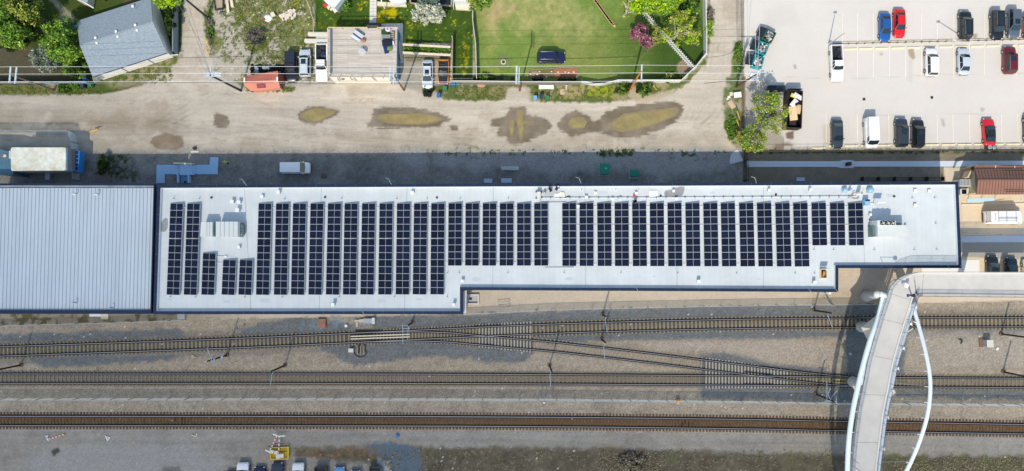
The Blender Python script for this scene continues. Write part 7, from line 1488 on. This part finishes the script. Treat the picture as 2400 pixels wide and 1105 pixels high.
def car(kind, pt, px, py, ang, label, cat='car', L=None, Wd=None, sunroof=False, rails=False, glassroof=False, cabin='glass', load=None, group=None, blackhood=None, zr=None, sidecol=None, roofm=None):
    """px,py: middle of the footprint on the ground; ang: heading in degrees, 0 = right, 90 = up in the picture"""
    K = BODY[kind]; L = L or K['L']; Wd = Wd or K['Wd']; hw = Wd/2; zr_ = zr or K['zr']; zb = .24
    names = {'sedan': 'parked_sedan', 'hatch': 'parked_hatchback', 'suv': 'parked_suv', 'coupe': 'parked_coupe', 'van': 'parked_van', 'bigvan': 'parked_van', 'pickup': 'pickup_truck'}
    t = thing(names[kind], W(px, py, 0.02), label, cat, group or 'parked cars', rz=math.radians(ang))
    # body shell
    st = K['st']; b = MB(); rows = []
    rear_open = kind == 'pickup'
    for xf, wf, zt in st:
        x = xf*L; h = hw*wf; zb_ = zb+(.12 if abs(xf) > .47 else 0)
        prof = [(-h*.93, zb_), (-h, zb_+.12), (-h*1.0, zt-.22), (-h*.985, zt-.10), (-h*.93, zt-.03), (-h*.78, zt), (-h*.4, zt+.025), (0, zt+.035)]
        prof = prof+[(-y, z) for y, z in reversed(prof[:-1])]
        rows.append([(x, y, z) for y, z in prof])
    n = len(rows[0]); vs = [v for r in rows for v in r]
    fs = [[i*n+j, i*n+j+1, (i+1)*n+j+1, (i+1)*n+j] for i in range(len(rows)-1) for j in range(n-1)]
    fs += [[i*n+n-1, i*n, (i+1)*n, (i+1)*n+n-1] for i in range(len(rows)-1)]
    b.add(vs, fs, 0, True); b.add(vs, [list(reversed(range(n))), list(range((len(rows)-1)*n, len(rows)*n))], 0)
    if kind == 'pickup':
        x0, x1 = -.5*L, -.057*L
        b.box(((x0+x1)/2, 0, .3), x1-x0-.004, Wd*.90, .42)
        for s in (-1, 1): b.box(((x0+x1)/2, s*(hw-.075), .32), x1-x0-.004, .15, .86)
        b.box((x0+.05, 0, .4), .1, Wd-.31, .74)
    b.build('body', pt, t, local=True)
    if kind == 'pickup':
        b = MB(); b.box(((x0+x1)/2+.03, 0, .722), x1-x0-.16, Wd-.33, .02); b.build('bed_liner', mat('bed_liner', A(40, 42, 50), .7), t, local=True)
    if blackhood: b = MB(); b.add([(.475*L, -hw*.72, .74), (.475*L, hw*.72, .74), (.22*L, hw*.84, .93), (.22*L, -hw*.84, .93)], [[0, 1, 2, 3]]); b.build('hood_panel', blackhood, t, local=True); b = MB(); b.add([(-.42*L, -hw*.8, 1.0), (-.42*L, hw*.8, 1.0), (-.485*L, hw*.7, .93), (-.485*L, -hw*.7, .93)], [[3, 2, 1, 0]]); b.build('boot_panel', blackhood, t, local=True)
    # greenhouse
    zb2 = K['belt']; (bf, br_), (rf_, rr_) = K['base'], K['roof']
    wb = hw*.90; wr = hw*(.66 if kind in ('sedan', 'coupe') else .72 if kind in ('suv', 'hatch', 'pickup') else .86)
    B_ = [Vector((bf*L, -wb, zb2)), Vector((bf*L, wb, zb2)), Vector((br_*L, wb*.95, zb2)), Vector((br_*L, -wb*.95, zb2))]
    T_ = [Vector((rf_*L, -wr, zr_)), Vector((rf_*L, wr, zr_)), Vector((rr_*L, wr*.96, zr_)), Vector((rr_*L, -wr*.96, zr_))]
    Bm, Tm = Vector((bf*L+.10, 0, zb2+.02)), Vector((rf_*L+.05, 0, zr_+.03))
    b = MB(); b.add([B_[0], Bm, B_[1], T_[1], Tm, T_[0]], [[0, 1, 4, 5], [1, 2, 3, 4]], 0, True); b.build('windshield', glass, t, local=True)
    b = MB(); b.add([B_[2], B_[3], T_[3], T_[2]], [[0, 1, 2, 3]]); b.build('rear_window', glass if cabin != 'cargo' else pt, t, local=True)
    for s, (i, j) in enumerate(((3, 0), (1, 2))):
        b = MB()
        if cabin == 'cargo':
            m0, m1 = B_[i], B_[j]; q0, q1 = T_[i], T_[j]
            f = .78 if s == 0 else .22
            bm = m0.lerp(m1, f); tm = q0.lerp(q1, f)
            if s == 0: b.add([m0, bm, tm, q0], [[0, 1, 2, 3]], 1); b.add([bm, m1, q1, tm], [[0, 1, 2, 3]], 0)
            else: b.add([m0, bm, tm, q0], [[0, 1, 2, 3]], 0); b.add([bm, m1, q1, tm], [[0, 1, 2, 3]], 1)
            b.build('side_window', [glass, pt], t, local=True)
        else:
            b.add([B_[i], B_[j], T_[j], T_[i]], [[0, 1, 2, 3]]); b.build('side_window', glass, t, local=True)
    # roof skin with crown and pillars
    b = MB(); g = []; nx_, ny_ = 5, 5
    for a in range(nx_+1):
        for c in range(ny_+1):
            u, v = a/nx_, c/ny_*2-1
            p = T_[3].lerp(T_[0], u).lerp(T_[2].lerp(T_[1], u), (v+1)/2)
            g.append((p.x+(.05*(1-v*v) if a == nx_ else 0), p.y, p.z+.05*(1-v*v)*(1-(2*u-1)**4)+.012))
    b.add(g, [[a*(ny_+1)+c, (a+1)*(ny_+1)+c, (a+1)*(ny_+1)+c+1, a*(ny_+1)+c+1] for a in range(nx_) for c in range(ny_)], 0, True)
    for i in range(4): b.tube([B_[i]+Vector((0, 0, -.02)), T_[i]], [.055, .04], 5)
    for s in (0, 1):
        i, j = ((3, 0), (1, 2))[s]
        b.tube([B_[i].lerp(B_[j], .5), T_[i].lerp(T_[j], .5)], [.035, .035], 4); b.tube([T_[i], T_[j]], .035, 5)
    b.tube([T_[0], Tm, T_[1]], .04, 5); b.tube([T_[2], T_[3]], .04, 5)
    b.build('roof', roofm or pt, t, local=True)
    if sunroof or glassroof:
        x0, x1 = (rf_*L-.12, rf_*L-.95) if sunroof else (rf_*L-.1, rr_*L+.3)
        b = MB(); b.box(((x0+x1)/2, 0, zr_+.055), abs(x0-x1), wr*1.15, .02); b.build('sunroof', glass, t, local=True)
    if rails:
        for s in (-1, 1): b = MB(); b.tube([(rf_*L-.15, s*wr*.93, zr_+.03), (rf_*L-.3, s*wr*.93, zr_+.09), (rr_*L+.2, s*wr*.9, zr_+.09), (rr_*L+.08, s*wr*.9, zr_+.03)], .028, 5); b.build('roof_rail', rim, t, local=True)
    for s in (-1, 1):
        b = MB(); b.box((bf*L-.25, s*(hw+.06), zb2-.02), .14, .2, .13); b.build('mirror', pt, t, local=True)
        b = MB(); zt = st[1][2]; b.box((.478*L, s*hw*.68, zt-.12), .12, hw*.34, .13, s*-.35); b.build('headlight', mat('headlight', A(232, 236, 240), .1, spec=.8), t, local=True)
        b = MB(); zt = st[-2][2]; b.box((-.488*L, s*hw*.70, (1.0 if kind == 'pickup' else zt)-.2), .06, hw*.26, .14); b.build('taillight', mat('taillight', A(170, 20, 20), .2), t, local=True)
    b = MB(); b.box((.497*L, 0, .30), .08, Wd*.72, .18); b.build('front_bumper', mat('bumper_dark', A(60, 62, 66), .6), t, local=True)
    b = MB(); b.box((-.5*L, 0, .34), .08, Wd*.76, .2); b.build('rear_bumper', mat('bumper_dark', (0, 0, 0)) if kind != 'pickup' else rim, t, local=True)
    R = .34 if kind in ('sedan', 'hatch', 'coupe') else .38
    for xf in (.31, -.30):
        for s in (-1, 1):
            b = MB(); c = Vector((xf*L, s*(hw-.11), R)); b.tube([c+Vector((0, -.115, 0)), c+Vector((0, .115, 0))], R, 16); w_ = b.build('wheel', tyre, t, local=True)
            b = MB(); b.tube([c+Vector((0, s*.10, 0)), c+Vector((0, s*.125, 0))], [R*.68, R*.6], 12); b.build('rim', rim, w_, local=True)
    return t
white_p = paint('white', A(244, 244, 246), 0); silver = paint('silver', A(212, 222, 232), .2); blackp = paint('black', A(30, 34, 42), .2); navyp = paint('navy', A(36, 44, 84), .3); bluep = paint('blue', A(36, 100, 180), .3); redp = paint('red', A(226, 28, 36), .1)
maroon = paint('maroon', A(124, 30, 44), .3); greyp = paint('grey', A(104, 116, 132), .4); dgrey = paint('dark_grey', A(62, 70, 84), .4); orangep = paint('orange', A(214, 136, 40), .1); skyp = paint('sky_blue', A(120, 170, 214), .3)
DN, UP, RT = -89, 91, 0
car('sedan', bluep, 2069, 67, -91, 'metallic blue sedan beside a red one in the top row of the parking lot')
car('sedan', redp, 2103, 58, -91, 'bright red sedan beside a blue one in the top row of the parking lot', L=4.75)
car('suv', blackp, 2256, 62, 89, 'black car with roof rails near the lamp post in the top row', rails=True, L=4.6, glassroof=True)
car('suv', blackp, 2330, 62, -90, 'black car with glossy bright windshield left of the grey one, top row', rails=True, glassroof=True, L=4.75)
car('suv', greyp, 2368, 59, -91, 'grey boxy car with square rear roof between black car and cut off red car', sunroof=True, L=4.8)
car('sedan', redp, 2406, 65, -91, 'red car cut by the right edge in the top row', L=4.3)
car('pickup', white_p, 1956, 152, -89, 'white pickup truck with open loaded bed left of the parking rows', 'pickup', L=6.0)
car('suv', white_p, 2177, 149, 89, 'white car with wide rear window in the second parking row', L=4.7, Wd=1.88)
car('sedan', silver, 2253, 147, 89, 'light silver sedan in the second parking row', L=4.5)
car('suv', maroon, 2359, 144, 89, 'dark maroon car with black sunroof in the second parking row', sunroof=True, rails=True, L=4.5)
car('sedan', dgrey, 1958, 316, -90, 'dark blue grey sedan at the left end of the bottom parking row', L=4.7)
car('bigvan', white_p, 2035, 315, -89, 'plain white panel van in the bottom parking row', 'van', L=5.0, cabin='cargo', Wd=1.95, zr=2.05)
car('suv', dgrey, 2107, 313, 89, 'dark grey car with large sunroof in the bottom row, left of a similar car', sunroof=True, L=4.7)
car('suv', blackp, 2145, 315, 88, 'near black car with small sunroof in the bottom row, right of a similar car', sunroof=True, L=4.6, Wd=1.84)
car('coupe', redp, 2312, 312, 92, 'red coupe with black roof in the bottom parking row', 'car', roofm=blackp, L=4.6, glassroof=True)
car('suv', maroon, 2408, 305, 90, 'maroon car cut by the right edge in the bottom row')
car('suv', navyp, 1291, 138, 0, 'dark navy blue people carrier parked on the big lawn', L=4.6, Wd=1.9, rails=True)
car('pickup', blackp, 686, 162, -88, 'black pickup truck with covered bed behind the orange shed', 'pickup', L=4.9, Wd=1.9)
p_ = W(686, 146); b = MB(); b.box((p_.x-.05, p_.y+.2, 1.15), 1.6, 2.3, .5); o = b.build('bed_cover', mat('canvas_black', A(34, 44, 62), .6), None); tag(o, 'dark canopy box on the bed of the black pickup truck', 'canopy')
car('suv', silver, 718, 151, 91, 'silver blue car between black pickup and white pickup', sunroof=True, L=4.55, rails=True)
car('pickup', white_p, 757, 151, -89, 'white pickup truck with dark tool filled bed against the garage', 'pickup', L=6.2)
car('sedan', silver, 1003, 177, -90, 'pale silver sedan on the gravel pad left of the orange striped car', sunroof=True, L=4.85)
car('coupe', orangep, 1040, 169, -91, 'orange coupe with black hood and roof on the gravel pad', roofm=blackp, L=4.3, blackhood=blackp)
b = MB(); p_ = W(1039, 165); b.add([(p_.x-.45, p_.y-1.9, 1.0), (p_.x+.45, p_.y-1.9, 1.0), (p_.x+.55, p_.y+2.0, 1.0), (p_.x-.55, p_.y+2.0, 1.0)], [[0, 1, 2, 3]]) 
car('van', paint('shade_lift_white', (.88, .89, .9), 0), 697, 396, 0, 'white compact panel van parked alone in the shade behind the building', 'van', cabin='cargo', L=4.65, Wd=1.85)  # white raised in the paint itself to brighten this van in the shade
t = car('bigvan', white_p, 2344, 511, 0, 'white van with ladder rack on its roof at the right edge', 'van', cabin='cargo', L=6.2, Wd=2.1)
b = MB()
for x in (-1.9, -.6, .9): b.beam((x, -.85, 2.47), (x, .85, 2.47), .04, .04)
for y in (-.7, -.35, -.15): b.beam((-2.0, y, 2.53), (1.2, y, 2.53), .035, .04)
for k in range(9): b.beam((-1.9+k*.35, -.33, 2.54), (-1.9+k*.35, -.17, 2.54), .03, .03)
b.build('ladder_rack', rim, t, local=True); b = MB(); b.box((-2.35, 0, 2.405), .16, 1.2, .02); b.build('red_lettering', mat('faded_red_letter', A(228, 180, 178), .6), t, local=True)
car('sedan', blackp, 2320, 633, 88, 'black car with matt hood half under the bridge ramp, left of two', L=4.6)
car('coupe', paint('petrol', A(24, 46, 64), .3), 2364, 636, 87, 'dark petrol blue car half under the bridge ramp, right of two', L=4.5)
car('sedan', silver, 2404, 640, 90, 'silver car cut by the right edge beside the bridge ramp', L=4.3)
for a in ((573, 1116, white_p, 'suv', 'white car cut by the bottom edge, leftmost of the row', 'car'), (611, 1127, navyp, 'sedan', 'dark navy car cut by the bottom edge between white and grey cars', 'car'), (653, 1116, dgrey, 'suv', 'grey car cut by the bottom edge below the yellow frame', 'car'), (702, 1117, white_p, 'suv', 'white car cut by the bottom edge right of the yellow frame', 'car'), (755, 1134, blackp, 'pickup', 'black pickup bed with pale rim at the bottom edge', 'pickup'), (797, 1127, skyp, 'sedan', 'sky blue car at the bottom edge, left of a smaller blue one', 'car'), (835, 1132, paint('pale_blue', A(110, 150, 190), .3), 'hatch', 'pale blue car barely in view at the bottom edge', 'car'), (882, 1134, dgrey, 'pickup', 'dark pickup bed at the bottom edge, rightmost of the row', 'pickup'), (543, 1135, blackp, 'hatch', 'black car almost hidden below the bottom edge, left of the white one', 'car')):
    car(a[3], a[2], a[0], a[1], 90 if a[3] != 'pickup' else -90, a[4], a[5])
# loads
def load(px, py, ang, label, items, z=.75):
    b = MB()
    for x, y, sx, sy, sz in items: p = W(px, py)+Matrix.Rotation(math.radians(ang), 3, 'Z') @ Vector((x, y, 0)); b.box((p.x, p.y, z), sx, sy, sz, random.uniform(0, 1.5))
    return tag(b.build('truck_load', [mat('load_dark', A(46, 48, 60), .7, var=.6, vscale=2)]), label, 'load')
load(757, 151, -89, 'dark tools and gear in the bed of the white pickup by the garage', [(-1.2, .2, .7, .5, .35), (-1.9, -.3, .6, .6, .4), (-2.4, .2, .5, .8, .3), (-1.6, .4, .4, .4, .4)])
b = MB(); p = W(758, 132, .8); b.blob(p, .42, .3, .3, 9, 5, jit=.2); tag(b.build('blue_tarp', blu), 'blue tarp bundle in the bed of the white pickup by the garage', 'tarp')
load(1956, 152, -89, 'boards and boxes in the bed of the white pickup in the lot', [(-1.0, .3, .4, .5, .3), (-1.7, -.1, .8, .3, .25), (-2.2, .3, .5, .5, .4)])
# ------------------------------------------------------------------ trees and shrubs
G_BR = leafmat('leaf_bright', A(92, 132, 40), A(154, 188, 72), A(190, 214, 104)); G_MID = leafmat('leaf_mid', A(66, 102, 36), A(120, 158, 64), A(162, 188, 98)); G_DK = leafmat('leaf_dark', A(34, 52, 22), A(62, 86, 34), A(96, 112, 44))
G_OL = leafmat('leaf_olive', A(116, 128, 50), A(164, 174, 78), A(196, 204, 108)); G_LM = leafmat('leaf_lime', A(112, 152, 20), A(172, 206, 36), A(206, 226, 70)); G_SV = leafmat('leaf_silver', A(110, 124, 108), A(160, 170, 152), A(206, 208, 196))
G_WH = leafmat('blossom_white', A(170, 178, 150), A(222, 222, 208), A(244, 242, 236)); G_PK = leafmat('blossom_pink', A(120, 70, 80), A(176, 112, 138), A(208, 158, 178)); G_SP = leafmat('spruce_blue', A(80, 106, 96), A(124, 146, 134), A(160, 176, 164)); G_TW = leafmat('dry_twigs', A(104, 94, 84), A(140, 130, 120), A(168, 160, 150)); G_ST = leafmat('dry_straw', A(120, 108, 88), A(164, 152, 130), A(190, 178, 160))
bark = mat('bark', A(120, 104, 88), .9, var=.2); barkp = mat('pale_bark', A(206, 196, 180), .85, var=.1)
def tree(name, label, cat, cx, cy, rx, ry, hgt, mats, ncl, nleaf, cl=.9, ls=.28, lobes=None, bk=None, base=.25, limbs=7, droop=0, pale=False, zlow=.3, dens_edge=.55, group=None, hol=0.0):
    """cx,cy: middle of the crown as seen; rx,ry: half extents in picture units"""
    zc = hgt*.62; c = W(cx, cy, zc); sx = (W(cx+rx, cy, zc)-W(cx-rx, cy, zc)).length/2; sy = (W(cx, cy-ry, zc)-W(cx, cy+ry, zc)).length/2
    t = thing(name, (c.x, c.y, 0), label, cat, group); bk = bk or bark
    rnd = random.Random(int(cx*7+cy)); P = []
    lob = lobes or [(0, 0, 1, 1)]
    for i in range(ncl):
        l = rnd.choice(lob)
        while True:
            u, v, w_ = rnd.uniform(-1, 1), rnd.uniform(-1, 1), rnd.uniform(-.7, 1)
            q = math.sqrt(u*u+v*v+w_*w_)
            if q < 1 and rnd.random() < dens_edge+(1-dens_edge)*q and q > hol: break
        P.append(Vector(((l[0]+u*l[2])*sx, (l[1]+v*l[3])*sy, hgt*(zlow+(1-zlow)*.5)+w_*hgt*(1-zlow)*.5)))
    mlist = mats if isinstance(mats, list) else [mats]
    for mi, m in enumerate(mlist):
        b = MB()
        for k, p in enumerate(P):
            if k % len(mlist) != mi: continue
            r = cl*rnd.uniform(.6, 1.25); nn = int(nleaf/ncl*rnd.uniform(.6, 1.4))
            for _ in range(nn):
                d = Vector((rnd.gauss(0, 1), rnd.gauss(0, 1), rnd.gauss(0, .8))); d = d.normalized()*r*rnd.random()**.5; o = p+d
                s = ls*rnd.uniform(.6, 1.4); a = Vector((rnd.gauss(0, 1), rnd.gauss(0, 1), rnd.gauss(0, .6))).normalized(); e = a.cross(Vector((rnd.gauss(0, 1), rnd.gauss(0, 1), rnd.gauss(0, 1)))).normalized()
                b.add([o-a*s, o+e*s*.5, o+a*s, o-e*s*.5], [[0, 1, 2, 3]])
        b.build('crown', m, t, local=True)
    b = MB(); tr = max(.06, hgt*.022); top = Vector((0, 0, hgt*.8)); b.tube([(0, 0, -.05), (.05, .02, hgt*.3), top], [tr*1.4, tr, tr*.4], 7)
    for k in range(limbs):
        p = P[rnd.randrange(len(P))]; s0 = Vector((0, 0, hgt*rnd.uniform(.15, .55))); mid = s0.lerp(p, .5)+Vector((0, 0, .15*hgt*.3)); b.tube([s0, mid, p], [tr*.6, tr*.4, tr*.15], 5)
        for z in range(3 if pale else 1):
            q = P[rnd.randrange(len(P))]
            if (q-p).length < max(sx, sy)*1.0: b.tube([mid.lerp(p, .4), q], [tr*.3, tr*.1], 4)
    b.build('trunk', bk, t, local=True); return t
tree('garden_tree', 'big bright green leafy tree left of the shingled house', 'tree', 143, 100, 42, 48, 6.5, [G_BR, G_MID], 90, 5200, .8, .25, lobes=[(0, .2, .9, .7), (.25, -.5, .8, .5), (-.1, .4, .7, .5)])
tree('garden_tree', 'mid green tree at the left edge with light clumps', 'tree', 38, 80, 32, 30, 6, [G_BR, G_MID], 48, 2800, .75, .24)
tree('garden_tree', 'dark olive tree in the top left corner', 'tree', 62, 25, 34, 30, 8, [G_DK, G_OL], 60, 3000, .8, .22)
tree('garden_tree', 'lime green tree cut by the left edge', 'tree', 4, 45, 26, 40, 7, [G_BR, G_MID], 50, 2600, .8, .25)
tree('evergreen_tree', 'dark shaded evergreen between the two left hand green trees', 'tree', 62, 62, 20, 42, 4.5, [G_DK], 40, 2000, .7, .22)
tree('silver_shrub', 'silver grey leafed shrub below the big green tree', 'shrub', 104, 140, 30, 34, 3.4, [G_SV], 52, 3000, .55, .17)
tree('garden_tree', 'small dark leafed tree touching the top of the big bright one', 'tree', 160, 58, 20, 16, 5.5, [G_SP, G_MID], 24, 1300, .55, .2)
tree('garden_shrub', 'green shrub at the lower left corner of the shingled house', 'shrub', 178, 160, 26, 22, 2.6, [G_MID, G_DK], 34, 1700, .6, .2)
tree('garden_shrub', 'dark green hedge shrub beside the blue bins below the shingled house', 'shrub', 160, 203, 26, 10, 1.0, [G_MID, G_DK], 34, 1500, .45, .16)
tree('garden_shrub', 'low dark shrub at the far left below the white rocks', 'shrub', 20, 108, 22, 12, 1.2, [G_DK], 24, 1000, .45, .16)
tree('garden_tree', 'yellow green tree at the top edge beside the shingled house', 'tree', 384, -2, 32, 14, 8, [G_LM, G_BR], 34, 1800, .6, .22)
tree('garden_tree', 'shaded narrow tree between shingled house and board fence', 'tree', 399, 45, 10, 36, 3.6, [G_DK], 26, 1100, .5, .2)
tree('blossom_tree', 'white blossoming tree in the dandelion garden', 'tree', 1004, 34, 40, 24, 4.2, [G_WH], 80, 4200, .5, .18)
tree('spruce_tree', 'blue green spruce behind the blossom tree at the top edge', 'tree', 1004, 0, 24, 14, 6.0, [G_SP], 34, 1600, .5, .18)
tree('garden_tree', 'pale yellow green tree at the top left corner of the big lawn', 'tree', 1124, 2, 28, 22, 7, [G_OL, G_MID], 40, 2200, .6, .2, limbs=12)
tree('garden_tree', 'bright lime tree at the top edge above the picket fence', 'tree', 1534, 2, 62, 26, 9, [G_LM, G_BR], 110, 5600, .8, .26)
tree('garden_tree', 'bare pale branched tree on the left side of the lime tree', 'tree', 1472, 16, 24, 24, 7, [G_OL], 10, 200, .5, .14, bk=barkp, limbs=22, pale=True)
tree('garden_tree', 'thin leafed yellow green tree with pale branches right of the picket fence', 'tree', 1594, 70, 44, 44, 7.5, [G_OL, G_OL, G_LM], 60, 2200, .65, .19, bk=barkp, limbs=16, pale=True, lobes=[(0, 0, 1, 1), (.5, -.3, .5, .6), (.3, .5, .5, .4)])
tree('garden_tree', 'dark shaded tree in the upper right corner of the big lawn', 'tree', 1610, 14, 32, 22, 4, [G_DK, G_MID], 40, 1800, .7, .24)
tree('blossom_tree', 'magenta pink blossoming tree left of the picket fence', 'tree', 1502, 82, 30, 32, 4.6, [G_PK], 44, 2600, .5, .17, lobes=[(-.4, .1, .5, .6), (.3, -.5, .5, .45), (.1, .5, .4, .4)] )
tree('garden_tree', 'yellow green half bare tree between pink tree and picket fence', 'tree', 1538, 86, 18, 22, 4.2, [G_OL], 22, 800, .45, .15, bk=barkp, pale=True)
tree('parking_tree', 'sparse yellow green tree beside the full dark container', 'tree', 1798, 270, 46, 56, 7.5, [G_OL, G_OL, G_BR], 80, 3100, .65, .17, bk=mat('grey_bark', A(150, 144, 138), .9), limbs=22, pale=True)
tree('parking_tree', 'small yellow green tree at the lower left corner of the parking lot', 'tree', 1766, 330, 38, 26, 5.5, [G_OL, G_OL, G_BR], 60, 2400, .55, .16, bk=mat('grey_bark', (0, 0, 0)), limbs=16, pale=True, hol=.4)
for a in ((1459, 208, 19, 13, 1.6, [G_DK, G_MID], 'round green bush left of the orange pole foot'), (1512, 210, 22, 16, 1.8, [G_DK, G_MID], 'round green bush right of the orange pole foot'), (1663, 68, 9, 20, 1.8, [G_LM, G_BR], 'bright green bush outside the white lane fence'), (596, 86, 22, 17, 1.6, [G_TW], 'grey twiggy bush in the vacant lot'), (811, 13, 9, 9, 1.4, [G_MID], 'small round green shrub right of the pale garden shed'), (1664, 38, 9, 14, 1.2, [G_TW], 'dry grey shrub outside the white lane fence'), (1004, 213, 14, 7, .8, [G_DK], 'dark weeds below the pale silver sedan'), (1134, 184, 22, 7, 1.0, [G_DK, G_MID], 'dark shrubs in the lower left corner of the big lawn'), (241, 388, 11, 22, 1.8, [G_DK], 'dark clipped hedge in the shade left of the landing'), (1573, 184, 26, 8, .8, [G_OL, G_DK], 'thin weeds along the lower right lawn fence'), (492, 60, 7, 44, .5, [G_MID, G_TW], 'weeds on the strip between lane and lot'), (1480, 1088, 34, 22, 1.0, [G_ST], 'big tuft of dry straw coloured grass at the bottom edge'), (1730, 138, 9, 38, .35, [G_MID], 'grass strip left of the teal dumpsters'), (1714, 300, 14, 26, .4, [G_MID], 'green weeds between lane and yellow guards')):
    tree('shrub', a[6], 'shrub', a[0], a[1], a[2], a[3], a[4], a[5], int(max(16, a[2]*a[3]*.09)), int(max(500, a[2]*a[3]*4.2)), .42, .15, zlow=.1, limbs=4)
t = thing('planter_bed', W(1000, 117), 'row of leafy green plants between the two trellis beams', 'plants'); rnd = random.Random(4); b = MB()
for i in range(1500):
    p = W(946+rnd.random()*110, 108+rnd.random()*14+ (rnd.random()*4), rnd.uniform(.1, .9)); a = Vector((rnd.gauss(0, 1), rnd.gauss(0, 1), rnd.gauss(0, .6))).normalized(); e = a.cross(Vector((rnd.gauss(0, 1), rnd.gauss(0, 1), rnd.gauss(0, 1)))).normalized(); s = rnd.uniform(.1, .24); b.add([p-a*s, p+e*s*.5, p+a*s, p-e*s*.5], [[0, 1, 2, 3]])
b.build('foliage', G_MID, t)
# weeds: low leaf clumps over the waste ground (nobody could count them)
def weeds(name, regions, n, m, s0=.06, s1=.16, hh=.15):
    rnd = random.Random(len(name)+n); b = MB()
    for i in range(n):
        x0, y0, x1, y1 = rnd.choice(regions); gx_, gy_ = rnd.uniform(x0, x1), rnd.uniform(y0, y1)
        for k in range(6):
            p = W(gx_+rnd.gauss(0, 2), gy_+rnd.gauss(0, 2), rnd.uniform(.02, hh)); a = Vector((rnd.gauss(0, 1), rnd.gauss(0, 1), rnd.gauss(0, .3))).normalized(); e = a.cross(Vector((0, 0, 1))).normalized(); s = rnd.uniform(s0, s1); b.add([p-a*s, p+e*s*.5, p+a*s, p-e*s*.5], [[0, 1, 2, 3]])
    o = b.build(name, m); tag(o, kind='stuff'); return o
tag(weeds('weeds', [(560, 0, 735, 100), (520, 60, 720, 150), (545, 0, 700, 60), (600, 120, 740, 190)], 900, leafmat('weed_leaf', A(78, 90, 46), A(120, 128, 62), A(176, 168, 60))), 'scattered weeds over the vacant lot', 'weeds')
tag(weeds('verge_weeds', [(1060, 205, 1185, 232), (1245, 205, 1440, 236), (580, 206, 690, 214), (0, 205, 240, 222), (260, 160, 400, 195)], 600, leafmat('weed_leaf2', A(74, 92, 42), A(116, 130, 62), A(160, 150, 80))), 'weeds along the lane verge', 'weeds')
tag(weeds('bank_weeds', [(1760, 353, 2400, 358), (1000, 352, 1700, 362), (1400, 352, 1480, 366), (230, 366, 300, 425)], 260, G_DK), 'dark weeds on the shaded bank and yard', 'weeds')
tag(weeds('dry_grass', [(900, 1055, 2000, 1105), (1400, 1060, 1560, 1105), (2080, 1075, 2400, 1105)], 900, leafmat('dry_grass', A(96, 86, 66), A(150, 138, 112), A(178, 168, 140))), 'dry grass tufts along the bottom edge', 'grass')
